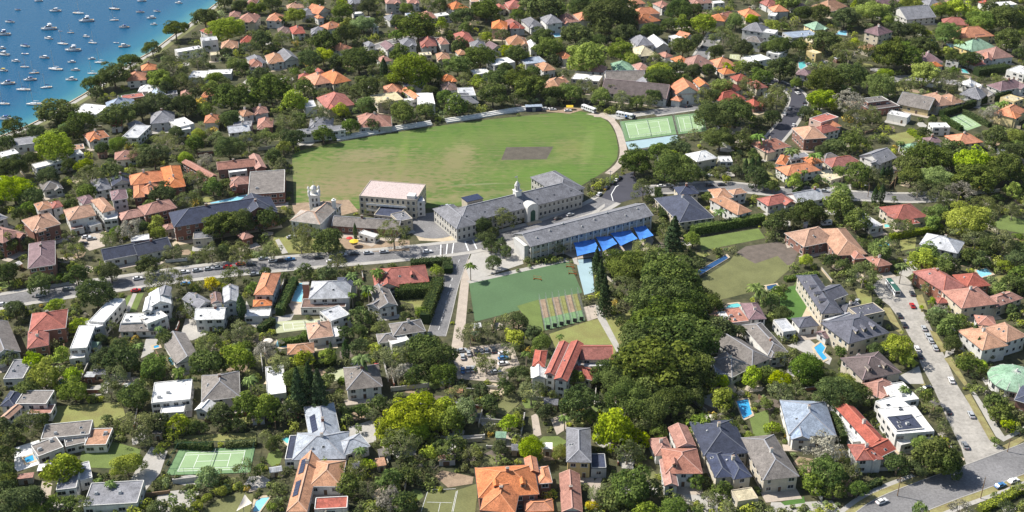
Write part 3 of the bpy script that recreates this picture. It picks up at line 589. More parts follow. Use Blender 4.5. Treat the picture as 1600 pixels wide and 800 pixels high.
HOUSE_TXT = """
T 0 0
440 705 600 720 16 4 f w w # white flat-roofed villa on the harbour edge
672 690 850 668 12 5 h u w # blue-roofed white house close to the seawall
855 665 930 650 6 5 f y y
770 625 905 605 8 4 f r b # low brick building below the small seaside lawn
860 575 985 570 8 4 h w w
965 600 1035 590 8 5 g u w
790 510 915 500 12 5 h o w | 885 445 985 435 9 6 h o w # pair of joined orange hip roofs behind the foreshore figs
1175 488 1290 488 14 4 f w w | 1290 470 1445 465 10 4 f w w # long white flat-roofed modern house among harbour trees
1112 330 1265 305 8 5 f w w | 1262 262 1362 252 10 8 f s w # white stepped flat-roofed house nearest the promenade
1382 305 1490 298 12 5 h t w
1500 270 1600 265 10 5 h r w
1295 215 1345 205 10 5 h r w
1478 140 1600 140 14 8 h p c
1430 108 1500 105 10 6 h p c
1535 28 1600 28 12 6 h p w
1258 600 1345 600 10 5 h o w
1128 605 1195 600 8 5 h p c
1035 598 1110 590 7 4 f g w
940 775 1090 762 14 5 h g g
1112 800 1215 775 14 5 f w w
1275 770 1365 765 10 5 h o w
1455 800 1570 795 10 5 f g g
1555 420 1640 415 12 5 h p w
1520 730 1590 715 8 5 h t w
690 792 760 788 7 4 h r w
835 805 915 785 8 4 h g w
1315 350 1375 345 8 4 f y c
T 1 0
-20 120 30 115 10 5 h p w
62 130 160 130 12 6 h o w
282 95 370 92 12 5 h g w
386 92 476 68 12 6 g o w | 386 118 425 112 6 5 h o w
228 215 310 208 14 5 h r w
138 205 215 200 9 4 h b w
450 185 548 162 9 6 h o w
342 212 442 208 10 5 h g w
525 322 606 300 10 5 h o w | 465 318 520 315 6 4 h r w
-20 405 68 392 14 5 h g c
75 395 180 385 14 5 h t w
178 385 270 372 16 5 g g w
367 535 478 515 16 5 h o c | 482 528 598 505 18 5 h o c | 384 458 426 452 5 6 g r w # broad twin orange hip roofs amid dense trees
262 498 346 495 8 4 h r w
442 682 618 655 18 5 h r c # wide red hip-roofed house above the oval's left end
312 675 378 668 12 6 f s w
-10 715 80 705 9 4 h p w
5 800 105 795 12 4 h p b
330 800 480 795 12 4 h g g
640 800 850 790 14 4 h p g | 660 760 760 745 8 4 h p g
762 650 925 625 16 6 f y c # cream flat-roofed building behind the oval terrace
800 580 915 575 10 5 h o c
990 620 1042 610 16 5 g o w
930 548 1062 540 12 6 g d w # dark gabled house under the dome-shaped giant tree
868 648 1012 625 5 4 f w w | 1015 660 1120 655 22 6 f w w # white flat-roofed block with long side wing behind the terrace
1205 655 1392 645 12 5 h g w | 1275 605 1375 600 16 8 f s w | 1218 615 1278 612 6 6 f w w # grey and white building with raised pale block behind the terrace
1170 510 1252 500 8 5 h o y
1172 568 1265 560 10 4 h b w
1025 350 1100 345 7 5 f y c
1132 372 1215 368 10 5 h t c
1375 470 1470 455 10 4 f w w
1490 412 1620 390 12 7 f w w # white cubic house with dark strip windows above the oval trees
1265 345 1320 340 8 5 h t w
1350 305 1445 300 12 5 h g w
1265 262 1365 255 16 5 h r b
1028 292 1132 288 15 5 h r w # steep red hip roof beyond the dome-shaped giant tree
1152 280 1210 275 12 6 h p w
908 290 1005 285 12 6 h g w
818 315 890 305 12 5 g m w
700 292 748 285 8 5 h g w
1472 180 1570 180 14 8 h o p # tall orange-roofed block with pink walls
1590 180 1650 178 12 6 h r w
1345 15 1400 12 8 14 f t t # narrow tan apartment tower at the top edge
1232 62 1328 48 12 5 h o w
1512 60 1565 55 10 5 h r c
1580 60 1640 55 12 5 h r c
948 105 1025 98 9 4 f u w
1138 105 1210 95 8 5 f w w
1035 120 1130 112 12 5 h p w
812 25 905 20 10 8 h p g
948 22 1022 18 9 6 h p w
580 25 675 20 10 5 h g c
195 55 300 48 8 4 h t w
828 128 905 118 9 5 h g w
612 92 675 85 6 4 f w w
780 390 850 380 8 5 h p w
1480 310 1540 300 10 5 g m w
730 175 770 170 8 5 h w w
T 2 0
-20 48 78 42 12 6 h r w
-10 182 82 172 16 5 h r w
105 170 195 162 16 5 h g w
212 150 318 142 14 8 h g w # two-storey grey hip-roofed house above a small blue pool
318 145 425 135 14 5 h p w
420 125 505 118 12 6 h o w
735 30 835 22 12 8 h o c | 772 95 928 85 10 7 h o p | 795 150 930 130 12 7 h o c # stepped orange-roofed apartment block beside the dark grove
1018 245 1090 232 8 5 f w w | 1088 240 1135 225 8 5 g o w
782 290 892 282 16 7 h g w
895 305 995 298 18 4 g w w # plain white gable-roofed house
795 355 912 342 14 5 h y c
958 362 1010 352 8 5 h p w
1040 400 1122 390 10 5 h o w
1122 425 1275 405 14 5 h p c
1282 425 1412 410 12 5 h o w | 1322 468 1400 458 8 4 h o c # orange-roofed house with lower orange garage on a terrace
1435 185 1565 205 12 9 h g w | 1450 255 1555 270 8 7 h k w | 1565 205 1640 215 10 9 f w w # tall white gabled villa with stacked grey roofs
1500 392 1620 370 12 5 f w w
1225 125 1330 135 10 6 h o c | 1312 115 1410 95 7 4 h p c
1450 105 1555 100 12 5 h o c
1015 140 1095 130 8 4 f n w
925 45 995 35 9 6 h p w
1130 25 1260 18 9 5 h p w
1260 25 1330 18 7 5 f w w
88 405 215 390 14 5 f u g
318 370 384 362 10 5 h o w
-20 285 108 278 14 5 h t c
115 300 160 298 12 7 g w w
195 445 275 435 12 5 h t w
180 545 300 560 14 5 h t c | 300 520 360 515 8 5 h t c
368 495 542 512 12 5 f w c # cream flat-roofed house with rooftop plant
390 440 578 455 10 5 h p w
632 440 760 438 12 4 h n c # green hip-roofed house behind the brown school hall
788 442 868 435 10 5 h p w
556 580 965 620 16 5 g x w | 590 510 835 505 12 6 g k w | 800 540 885 535 8 6 g g w # long brown-roofed school hall beyond the oval
1025 590 1180 585 14 7 g o w | 1170 545 1240 540 10 7 g o w | 990 625 1050 635 6 4 h o w # orange gabled villa with white chimneys beside the tennis courts
1308 640 1455 610 10 5 h r c
1375 580 1450 550 12 5 h r w | 1405 510 1495 500 8 6 h r c
1512 670 1580 650 8 4 h r b
1530 555 1600 545 10 5 h r c
T 3 0
-10 38 75 30 10 5 h r w
38 75 132 70 10 6 h o w | 0 100 45 105 10 5 f w w
188 62 268 52 9 5 h m w
378 70 500 40 14 5 h t c
665 35 850 25 12 6 h m w
1005 35 1090 28 10 5 h g w | 1060 45 1118 38 6 5 h o w
868 125 1052 108 20 5 g g w # broad grey gabled house beyond the cream mansion
1420 40 1560 30 10 8 f w w
1355 30 1405 25 7 5 h r w
1090 148 1255 160 10 6 h r y | 1215 240 1415 225 14 5 h o y | 1270 325 1430 298 14 4 h n y # sprawling orange villa with a green lower roof
1400 370 1535 355 14 5 h p w | 1345 375 1400 380 12 6 g p w | 1290 415 1380 400 8 3 h r w # pink-roofed white villa with red porch above a dark hedge
600 200 690 225 14 9 h m c | 690 215 765 195 10 9 h m c | 630 320 690 300 8 4 h t c # tall cream mansion with mauve roof
960 395 1095 390 14 5 h m w | 1020 420 1095 415 6 4 h o w
1112 380 1190 395 8 4 f w w
1490 440 1600 470 16 5 f w w # white stone terrace house at the right edge
185 235 290 280 9 6 f y y | 240 320 300 340 6 6 f y y # bright yellow stepped house
90 205 150 240 22 7 f u g | -10 330 70 345 16 6 f w w | 0 240 90 260 10 5 f w w # long steel-roofed glass house with white wings
290 190 380 180 12 5 h n y
168 465 260 478 8 3 h m w
640 690 825 665 10 4 f x b | 625 645 755 630 8 6 f k b # brown stepped flat-roofed modern house
805 650 1005 690 14 4 g k y
745 715 870 740 8 4 f w w
945 600 1060 665 10 5 h t c | 1040 610 1145 655 9 5 h t w
1195 590 1330 620 12 5 h g w
1265 545 1330 530 8 5 h w w
1310 600 1420 590 10 5 h k w
1455 570 1620 540 10 5 h m w
1540 640 1600 620 10 6 f y y
1535 740 1620 690 10 6 h o y
332 770 442 735 9 7 f r p | 345 805 460 790 8 4 h o w # boxy pink house with flat red roof
1030 800 1140 800 8 5 f w w
T 0 1
553 82 685 55 12 5 h o w # orange-brown hip-roofed house among harbour-side trees
760 62 862 66 20 5 f s w # pale grey flat-roofed house facing the harbour trees
1105 22 1195 8 8 4 f w w
1430 35 1565 20 10 5 g s w
60 120 280 90 12 4 f g w
15 185 120 160 8 4 f w w
225 255 430 205 7 5 f w w # long narrow white-roofed house below the lime tree
435 185 525 165 8 5 f w w
440 145 530 132 8 4 f t t
715 205 860 190 12 4 h p w
818 360 1030 330 14 6 h o b | 835 440 905 432 16 6 h o b | 935 418 1028 360 9 6 h o b # U-shaped bright orange roof with three hipped arms
1035 382 1160 365 30 6 h o b # long rectangular orange hip roof
590 400 700 380 16 5 h g w
700 365 835 345 12 5 g d w
640 530 720 510 18 9 h t w | 700 455 800 440 12 9 h m w | 650 580 735 570 8 6 f w w # tall white stepped villa with tan roof
430 580 600 545 14 7 h t w | 520 480 600 460 10 7 h m w # white two-storey house with tan hip roof above garages
445 640 525 625 6 3 f p w
565 620 635 600 6 3 f w w
240 520 330 500 10 7 h t w | 330 505 395 490 8 7 h r w
205 648 380 600 16 8 h t b # brick house with pale pyramid hip roof
20 722 150 655 18 8 h p b # pink-roofed brick house at the left edge
175 880 345 855 26 9 h m b # big mauve-roofed brick house by the main road
760 578 915 545 9 6 h p b | 905 548 1108 500 12 8 h p b # long pink-roofed brick flats in two steps
1087 622 1735 515 18 8 h d b # long dark blue slate school wing with brick walls
1312 315 1360 300 30 5 g p b | 1360 265 1600 240 10 5 g p b | 1432 285 1545 270 5 4 f w w # pink-roofed school range around a court
1435 360 1555 350 10 5 h p b
650 830 860 790 12 4 g d w | 860 800 1075 750 12 4 g d w | 820 715 935 700 6 5 f w b # dark slate low house with white gable facets
1030 640 1090 628 6 4 h p c
1205 700 1330 690 8 4 f g c
270 395 390 370 10 4 h k w
-30 590 50 560 10 5 h g w
1518 700 1585 680 7 4 h p b
T 1 1
265 45 560 15 8 5 f g w # long low pale-roofed shed at the oval's far left
-50 420 178 405 30 6 f k b # large flat-roofed gymnasium beside the oval
0 260 66 250 20 5 g p b
470 612 890 640 11 4 g k b # long weathered brown school range with verandah
890 590 980 570 10 6 f g c
640 660 740 690 4 3 f w w
T 2 1
1045 592 1265 560 30 5 h d c | 1045 420 1170 410 10 6 h d c # large dark slate house with cream walls
1155 212 1285 188 12 7 h w c | 1300 215 1380 215 8 5 f w w # white-roofed cream house behind the figs
1275 445 1385 435 12 6 h t w | 1410 545 1500 520 22 6 h t w | 1385 420 1470 405 6 6 h t w # white villa with terracotta L-shaped roof
T 3 1
0 490 160 455 10 4 h r w # low red-roofed house with white fascia
-20 150 145 115 14 5 h p c
225 72 370 62 18 7 h t b | 330 40 450 10 10 5 h r w # brick house with broad tan hip roof
120 300 330 265 12 5 h o w | 45 225 110 235 14 5 h o w | 270 230 350 215 10 6 h o w | 145 205 270 180 6 5 f g w # bright orange villa with white walls and chimneys
400 250 595 222 12 4 h r c | 350 215 470 195 10 4 h k c # low red and grey roofed house
640 220 700 232 14 6 g g w | 700 225 805 185 14 6 g g w # grey slate house with twin front gables
870 148 1060 130 10 4 h n w # pale green hip-roofed house
1000 95 1095 90 8 4 h m w
1190 105 1345 88 14 5 h o c # orange hip-roofed house beside tennis hedge
395 330 470 310 12 3 f y c
190 470 360 440 12 4 g s w # pale grey low gabled house by the road
800 580 1000 555 16 5 h r c | 740 545 810 575 12 5 h r c | 880 605 950 595 5 4 h r c # red hip-roofed house with chimney beside lime dome tree
640 628 720 612 22 3 f s w
225 745 440 700 16 5 h t b | 430 800 620 790 28 5 h t b # large L-shaped brown tiled house
945 728 1185 785 14 6 h s w # white house with wide pale grey hip roof
T 0 2
-60 650 130 600 28 5 g k w # wide weathered roof at the left edge
180 480 410 450 16 7 h r b | 170 582 305 560 14 6 h r b # red-roofed brick house with two hipped arms
555 412 650 420 20 6 f w w | 437 585 545 578 18 6 f w w | 575 465 650 440 8 5 f w g | 435 650 530 640 6 3 f w w # twin white flat-roofed blocks joined by a link
755 425 890 420 8 5 f w w | 890 350 950 345 12 8 g w w | 940 320 1070 300 12 8 g w w | 920 430 1050 380 8 6 f w w | 745 475 990 470 8 3 g k w | 980 260 1060 255 8 9 g g w # white many-gabled house below the main road
1215 400 1400 395 10 6 g w w | 1240 330 1330 290 12 8 g g w | 1390 300 1490 290 14 8 g s w | 1320 300 1390 290 8 9 g b w # white house with steep grey and brown gables
1100 680 1250 640 22 4 g k w # long low grey-brown roof beside a blue pool
20 775 145 770 14 4 f g w
T 1 2
-15 245 105 245 20 7 h o w | -20 320 100 310 6 4 h o w | -70 385 85 380 6 3 f w w # white house with stepped orange roof
330 270 585 262 16 6 h s w | 505 190 630 185 8 6 h d w | 280 330 560 325 8 3 f b w # white modern house with pale hip roof and brick chimney
742 190 1082 160 16 5 h r c # long red hip-roofed bungalow by the junction
770 330 885 310 18 5 g k w | 690 310 770 340 10 4 g k w # grey-brown gabled cottage below the red bungalow
765 545 890 530 7 4 h k w | 860 500 1060 470 10 5 h k w | 850 560 960 530 6 4 f w w # low white house with grey hips by the side street
330 522 485 502 13 4 h t w | 195 620 365 605 8 4 h t w # peach terracotta L-shaped roof beside a pool
470 412 590 370 10 5 f s w | 480 515 555 500 8 3 f w w
565 840 790 815 16 5 h k w # grey-brown hip roof below the palms
T 2 2
125 690 205 695 12 7 h r c | 203 738 268 748 24 8 g r w | 262 772 345 785 28 8.5 g r w | 430 650 632 650 11 6 g r c | 415 700 630 690 5 4 f s w | 330 740 500 780 8 4 h r c | 120 770 215 770 8 6 g w w # red-roofed gabled mansion below the cricket nets
1365 425 1490 410 12 4 f p g | 1480 400 1590 395 14 5 h m w | 1310 400 1360 395 6 4 f w w | 1230 400 1310 400 12 4 f t w # low modern house beside an oval teal pool
1500 690 1620 640 26 5 h k w | 1375 760 1510 690 14 4 h k w | 1275 745 1370 745 12 4 f g w # weathered brown house with long lap pool
T 3 2
335 362 470 355 34 7 h l c | 400 280 500 240 10 7 g l c # long slate-roofed mansion beside the formal lawn
195 450 320 435 8 4 h l w | 95 480 175 470 10 4 f s w # small slate pavilion below the formal lawn
505 550 760 480 18 7 h l c | 570 385 730 350 8 7 f l c | 480 370 620 340 8 3 h l w | 360 520 450 490 6 3 g m w # slate-roofed cream mansion with dormers by the cul-de-sac
410 450 545 400 7 5 g s w # pale glass conservatory joined to the slate mansion
590 775 835 730 16 6 h x c | 480 690 560 720 12 5 h x c # brown hip-roofed house with dormers by the cul-de-sac
0 620 125 600 24 5 h k w
1015 140 1100 130 8 6 h r b | 1095 225 1240 190 20 6 h r b | 1240 200 1390 185 12 5 h r b | 1105 250 1200 235 6 4 f g w | 1060 300 1140 295 5 3 h r b # red-roofed brick house across from the bus
1210 330 1440 300 16 6 h p c | 1430 320 1595 265 8 5 h p c # pink terracotta house below the red brick house
1310 430 1430 440 8 6 h p w | 1340 590 1500 560 16 7 h t w | 1490 540 1620 500 12 7 h t w # white house with three tan terracotta hips
540 20 610 15 8 5 h p b
680 70 775 55 10 4 h p b # small pink hip-roofed lodge behind the bus
T 0 3
255 350 560 320 9 4 f k w | 410 400 540 370 8 3 f k w | 525 390 665 385 10 3 f t w | 240 460 400 400 8 4 f k w # long flat-roofed modern house with white roof deck
350 670 478 655 14 5 f g w | 500 610 580 590 10 4 f s w | 520 770 860 750 12 4 f g w # grey flat-roofed modern house with courtyard
95 130 290 130 9 5 f k w | 170 195 320 190 6 3 f p w | 0 140 90 140 10 5 h d w # flat-roofed house beside the dry lawn
0 210 55 220 8 5 g t w
945 125 1190 100 14 5 f w w | 1000 190 1150 180 7 3 f w w # bright white flat-roofed house among trees
1260 110 1500 80 18 5 h k w | 1215 165 1300 180 6 4 g w w # grey-brown hip roof with white front gable
T 1 3
345 400 540 370 26 4 h v w | 225 478 560 468 16 4 h v w | 545 450 715 390 9 4 h v w | 180 478 250 476 14 3.4 f d w # L-shaped blue-grey metal-roofed house
330 640 530 640 14 4 h t w | 190 800 320 800 34 4 h t w | 365 790 570 780 6 3 f r w # terracotta L-shaped house with solar panels
70 75 190 60 20 4 f w w # white flat-roofed studio beside a blue pool
T 2 3
340 488 495 492 20 7 h g y | 495 530 590 530 8 4 f d g # cream house with grey slate hip roof above a round-ended pool
310 800 440 800 20 3 g p w
960 560 1190 560 14 6 h p w | 1030 400 1150 390 12 6 g p w | 895 450 1010 440 10 4 h p w | 950 640 1040 640 14 5 g p w # pink-roofed white house with many wings
1200 450 1480 430 20 6 h d c | 1270 588 1385 580 14 6 h d c | 1385 600 1500 580 14 6 h d c # dark slate double-hipped house with cream front
1410 740 1540 720 6 4 f y c
-210 715 170 690 16 7 h o b | -200 790 20 810 16 7 h o b | 165 625 252 618 9 6 h o b | 80 800 260 795 6 4 h o b | 90 560 170 555 8 7 g o b # bright orange tiled mansion at the bottom edge
T 3 3
130 320 430 330 22 5 h u w # white house with wide blue-grey metal roof
552 478 720 470 9 6 h r w | 660 480 800 410 8 6 g r w | 635 385 745 365 34 6 g r w | 530 370 620 360 22 3 f s w # white house with long red tiled cross-gable
800 320 1040 300 16 6 f w w | 805 300 975 282 9 6.3 f d w | 830 240 960 200 14 6 f w w | 810 120 945 100 12 5 f w w | 830 390 920 370 6 3 f w w # white cubic flat-roofed house by the cul-de-sac mouth
680 85 830 30 10 4 h p c # low pink hip roof beside the cul-de-sac
1540 100 1640 130 12 6 h d b
-30 602 195 578 24 6 h k c # brown weathered hip-roofed house with orange balcony
"""
# ------------------------------------------------------------------ read the house list
RC['q'] = ((.50, .405, .375), 'pale pink'); roofmat('q', RC['q'][0], 0.05)
hid = 0
for ln in HOUSE_TXT.strip().splitlines():
    if ln.startswith('T '): _, tc_, tr_ = ln.split(); tc_, tr_ = int(tc_), int(tr_); continue
    lab = None
    if '#' in ln: ln, lab = ln.split('#'); lab = lab.strip()
    ws = []
    for part in ln.split('|'):
        t = part.split(); v = [float(x) for x in t[:6]]
        k = 1.25 if tr_ == 0 and t[6] != 'f' else 1.0
        ws.append(make_wing(tile(tc_, tr_, v[0], v[1]), tile(tc_, tr_, v[2], v[3]), v[4] * k, v[5], t[6], t[7], t[8]))
    hid += 1
    w_ = ws[0]; arg = random.Random(hid * 13 + 1)
    if len(ws) == 1 and w_.t == 'h' and w_.w > 8.5 and w_.d > 7.5 and arg.random() < .8:      # a projecting cross wing
        x_ = Wing(); x_.ux, x_.uy, x_.rz, x_.t, x_.rc, x_.wc = w_.ux, w_.uy, w_.rz, arg.choice('hgg'), w_.rc, w_.wc
        x_.w = max(3.8, w_.w * arg.uniform(.32, .45)); pr_ = arg.uniform(1.2, 2.8); x_.d = pr_ + w_.d * .62; x_.d = max(x_.d, x_.w + .3); x_.e = w_.e - .25
        x_.o = w_.o + w_.ux * (arg.choice((-1, 1)) * (w_.w / 2 - x_.w / 2 - arg.uniform(0, .8))) - w_.uy * pr_
        x_.P = (lambda q: lambda x, y, z: q.o + q.ux * x + q.uy * y + Vector((0, 0, z)))(x_); ws.append(x_)
    house(ws, 'house', lab, '', 'house', None, 0.62 if tr_ == 0 else 0.52, tr_ == 0, hid)
BYLAB = {h[2]: h for h in HOUSES if h[2]}
def roof_panel(h, wi, side, u0, u1, v0, v1, name='solar_panel', m='solar'):
    """rows of panels lying on a roof slope of wing wi: side 'l' left, 'f' front, 'r' right"""
    H, wings = h[0], h[1]; w = wings[wi]; hw, d = w.w / 2, w.d; ax = 2 * hw >= d; s = (d if ax else 2 * hw) / 2; rise = min(s * 0.52, 6.5)
    nu = max(1, int(round((u1 - u0) / 1.7)))
    for i in range(nu):
        a, b_ = u0 + (u1 - u0) * i / nu + .06, u0 + (u1 - u0) * (i + 1) / nu - .06
        pts = []
        for (u, v) in ((a, v0), (b_, v0), (b_, v1), (a, v1)):
            z = w.e + .22 + v / s * rise
            x, y = (-hw + v, u) if side == 'l' else (hw - v, u) if side == 'r' else (u, v)
            pts.append(w.P(x, y, z) - w.root)
        bb = B(); bb.add(pts + [p + Vector((0, 0, .08)) for p in pts], [(3, 2, 1, 0), (4, 5, 6, 7), (0, 1, 5, 4), (1, 2, 6, 5), (2, 3, 7, 6), (3, 0, 4, 7)]); bb.build(name, m, H)
h = BYLAB['terracotta L-shaped house with solar panels']; w = h[1][1]; roof_panel(h, 1, 'l', w.d * .2, w.d * .2 + 8, .8, 2.6); roof_panel(h, 1, 'l', w.d * .55, w.d * .55 + 8, .8, 2.6)
h = BYLAB['L-shaped blue-grey metal-roofed house']; w = h[1][0]; roof_panel(h, 0, 'l', w.d * .3, w.d * .3 + 10, 1.2, 3.2)
h = BYLAB['sprawling orange villa with a green lower roof']; w = h[1][1]; roof_panel(h, 1, 'f', -2, 6, 1.5, 4.5)

def dormer(h, wi, u, side='f', m='wall_c', rm=None):
    H, wings = h[0], h[1]; w = wings[wi]; hw, d = w.w / 2, w.d; ax = 2 * hw >= d; s = (d if ax else 2 * hw) / 2; rise = min(s * 0.52, 6.5)
    v = s * .32; z = w.e + v / s * rise
    rz = w.rz if side == 'f' else w.rz - math.pi / 2 if side == 'l' else w.rz + math.pi / 2
    p = w.P(u, v, 0) if side == 'f' else w.P(-hw + v, u, 0) if side == 'l' else w.P(hw - v, u, 0)
    bb = B(); bb.box(-.8, .8, 0, 2.6, z - .3, z + 1.3, 0)
    bb.add([(-1, -.2, z + 1.3), (1, -.2, z + 1.3), (1, 3.2, z + 1.3), (-1, 3.2, z + 1.3), (0, -.2, z + 2.1), (0, 3.2, z + 2.1)], [(0, 1, 4), (1, 2, 5, 4), (3, 0, 4, 5), (2, 3, 5)], 1)
    bb.box(-.5, .5, -.05, 0, z + .2, z + 1.15, 2)
    q = p - w.root; bb.build('dormer', [m, rm or 'roof_' + w.rc, 'glass'], H, (q.x, q.y, 0), rz)
for lab, spec in (('slate-roofed cream mansion with dormers by the cul-de-sac', ((0, -4), (0, 0), (0, 4.5))), ('brown hip-roofed house with dormers by the cul-de-sac', ((0, -4), (0, 3))),
                  ('bright orange tiled mansion at the bottom edge', ((0, -4), (0, 5))), ('pink-roofed white house with many wings', ((0, -3),)), ('long red hip-roofed bungalow by the junction', ((0, 5),))):
    for wi, u in spec: dormer(BYLAB[lab], wi, u)
for u in (8, 14, 20): dormer(BYLAB['long slate-roofed mansion beside the formal lawn'], 0, u, 'l')
hm = BYLAB['white modern house with pale hip roof and brick chimney']; q = W(480, 470) - hm[0].location
B().box(-1.3, 1.3, -1, 1, 0, 8.6, 0).box(-1.45, 1.45, -1.15, 1.15, 8.6, 8.9, 1).build('brick_chimney_stack', ['brick', 'concrete'], hm[0], (q.x, q.y, 0))

# ------------------------------------------------------------------ school buildings
def px_wing(ax, ay, bx, by, d, e, t, rc, wc): return make_wing((ax, ay), (bx, by), d, e, t, rc, wc)
ms = house([px_wing(718, 351, 912, 303, 17, 7.6, 'h', 'g', 'e'), px_wing(713, 358, 746, 350, 26, 7.2, 'h', 'g', 'e'), px_wing(874, 305, 914, 294, 27, 7.0, 'h', 'g', 'e')],
           'school_building', 'long grey slate school building with white cupola facing the oval', 'x', 'school building', None, 0.55, False, 501)
def local(h, p): q = p - h.location; return (q.x, q.y, 0)
w0 = HOUSES[-1][1][0]; rzm = w0.rz
cz = w0.e + w0.d / 2 * 0.55
cp = w0.P(0.02 * w0.w, w0.d / 2, 0)
cu = B().box(-1.6, 1.6, -1.6, 1.6, cz - 1.5, cz + 1.8).box(-1.9, 1.9, -1.9, 1.9, cz + 1.8, cz + 2.05).build('cupola', 'wall_w', ms, local(ms, cp), rzm)
b = B()
for i in range(8):
    a = math.pi / 8 + i * math.pi / 4; b.box(1.15 * math.cos(a) - .16, 1.15 * math.cos(a) + .16, 1.15 * math.sin(a) - .16, 1.15 * math.sin(a) + .16, cz + 2.05, cz + 4.6)
b.build('lantern_column', 'wall_w', cu)
oct8 = [(1.5 * math.cos(math.pi / 8 + i * math.pi / 4), 1.5 * math.sin(math.pi / 8 + i * math.pi / 4)) for i in range(8)]
B().prism([(x * .5, y * .5) for x, y in oct8], cz + 2.05, cz + 4.6).build('louvre', 'wall_g', cu)
b = B().prism(oct8, cz + 4.6, cz + 4.85); b.tube([(0, 0, cz + 4.85), (0, 0, cz + 5.6), (0, 0, cz + 6.5), (0, 0, cz + 7.0)], [1.3, 1.1, .6, .1], 10); b.build('dome', 'wall_w', cu)
b = B().tube([(0, 0, cz + 7.0), (0, 0, cz + 9.8)], .09); b.build('flagpole', 'trim', cu)
B().add([(0, 0, cz + 9.7), (-1.3, .1, cz + 9.6), (-1.25, .12, cz + 8.9), (0, 0, cz + 8.9), (0, .05, cz + 9.7), (-1.3, .15, cz + 9.6), (-1.25, .17, cz + 8.9), (0, .05, cz + 8.9)], [(0, 1, 2, 3), (7, 6, 5, 4), (0, 4, 5, 1), (2, 6, 7, 3)]).build('flag', 'wall_w', cu)
# arched portico
pp = w0.P(0.06 * w0.w, 0, 0)
b = B(); arc = [(-3.2, 0), (-3.2, 8.2)] + [(3.2 * math.cos(math.pi - t * math.pi / 8), 8.2 + 2.0 * math.sin(t * math.pi / 8)) for t in range(1, 8)] + [(3.2, 8.2), (3.2, 0)]
n = len(arc); b.add([(x, -2.2, z) for x, z in arc] + [(x, 3, z) for x, z in arc], [tuple(range(n))] + [(i, n + i, n + i + 1, i + 1) for i in range(n - 1)])
po = b.build('portico', 'wall_w', ms, local(ms, pp), rzm)
arc2 = [(-1.4, 0.1), (-1.4, 5.4)] + [(1.4 * math.cos(math.pi - t * math.pi / 8), 5.4 + 1.4 * math.sin(t * math.pi / 8)) for t in range(1, 8)] + [(1.4, 5.4), (1.4, 0.1)]
b = B(); b.add([(x, -2.26, z) for x, z in arc2], [tuple(range(len(arc2)))]); b.build('arched_door', mat('door_green', (.02, .07, .05), .5), po)
b = B(); b.box(-4, 4, -4.5, -2.2, 0, .35).box(-3.6, 3.6, -3.6, -2.2, .35, .7); b.build('steps', 'sandstone', po)
for i in range(7):
    t = -0.42 + i * 0.14
    q = w0.P(t * w0.w, 3.2, w0.e + 3.0 * .55)
    so = ob('skylight', SKYL, ms, q - ms.location, 0, (1.3, .9, 1)); so.rotation_euler = (Matrix.Rotation(rzm, 3, 'Z') @ Matrix.Rotation(math.atan(.55), 3, 'X')).to_euler()
q = W(738, 314, 8); B().box(-4.5, 4.5, -3, 3, 0, 9.5, 0).box(-4.7, 4.7, -3.2, 3.2, 9.5, 9.8, 1).build('stair_tower', ['wall_c', 'solar'], ms, local(ms, q), rzm)

cl = house([px_wing(829, 386, 1021, 337, 16, 8.2, 'g', 'g', 'e')], 'school_building', 'long grey-roofed classroom block behind the blue shade sails', 'x', 'school building', None, 0.42, False, 502)
w1 = HOUSES[-1][1][0]
for i in range(17):
    t = -0.48 + i * 0.06; q = w1.P(t * w1.w, .3, 0); B().box(-.22, .22, -.35, .3, 0, 8.0).build('pier', 'wall_w', cl, local(cl, q), w1.rz)
for zf in (.3, 4.0):
    q = w1.P(0, .42, 0); B().box(-w1.w / 2 + .6, w1.w / 2 - .6, -.12, 0, zf + .1, zf + 1.1).build('spandrel', 'sandstone', cl, local(cl, q), w1.rz)
q = w1.P(-w1.w / 2, w1.d / 2, 0); B().box(-1.6, .4, -5, 5, 0, 7.6, 0).box(-1.8, .5, -5.2, 5.2, 7.6, 7.9, 1).build('end_porch', ['wall_w', 'trim'], cl, local(cl, q), w1.rz)
for i in range(8):
    q = w1.P((-0.42 + .12 * i) * w1.w, 4 + (i % 3) * 2, w1.e + (4 + (i % 3) * 2) * .42 + .1); ob('roof_vent', VENT, cl, q - cl.location, w1.rz, (.7, .7, 1.2))

cr_ = house([px_wing(561, 307, 650, 314, 20, 10, 'f', 'q', 'c'), px_wing(584, 337, 622, 341, 15, 5, 'f', 'd', 'c'), px_wing(650, 317, 664, 315, 9, 8, 'f', 's', 'w')], 'school_building',
            'cream three-storey school block with flat pink roof', 'x', 'school building', None, 0.5, False, 503)
w2 = HOUSES[-1][1][0]
for zf in (3.2, 6.4):
    q = w2.P(0, 0, 0); B().box(-w2.w / 2 + 4, w2.w / 2 - 5, -1.4, 0, zf - .25, zf).box(-w2.w / 2 + 4, w2.w / 2 - 5, -1.4, -1.25, zf, zf + .9).build('balcony', 'wall_w', cr_, local(cr_, q), w2.rz)
q = w2.P(w2.w / 2 - 3, 3, 0); B().box(-2, 2, -2, 2, 10, 12).build('lift_house', 'wall_w', cr_, local(cr_, q), w2.rz)
vl = house([px_wing(453, 345, 500, 351, 13, 7.5, 'h', 'z', 'w'), px_wing(500, 350, 534, 319, 11, 7.5, 'h', 'z', 'w')], 'villa', 'white Italianate villa with ornate square tower beside the oval', 'x', 'villa', None, 0.5, False, 504)
q = W(494, 341, 0)
tw = B().box(-2.7, 2.7, -2.7, 2.7, 0, 13.5).box(-3.1, 3.1, -3.1, 3.1, 13.5, 14).build('tower', 'wall_w', vl, local(vl, q), .2)
b = B()
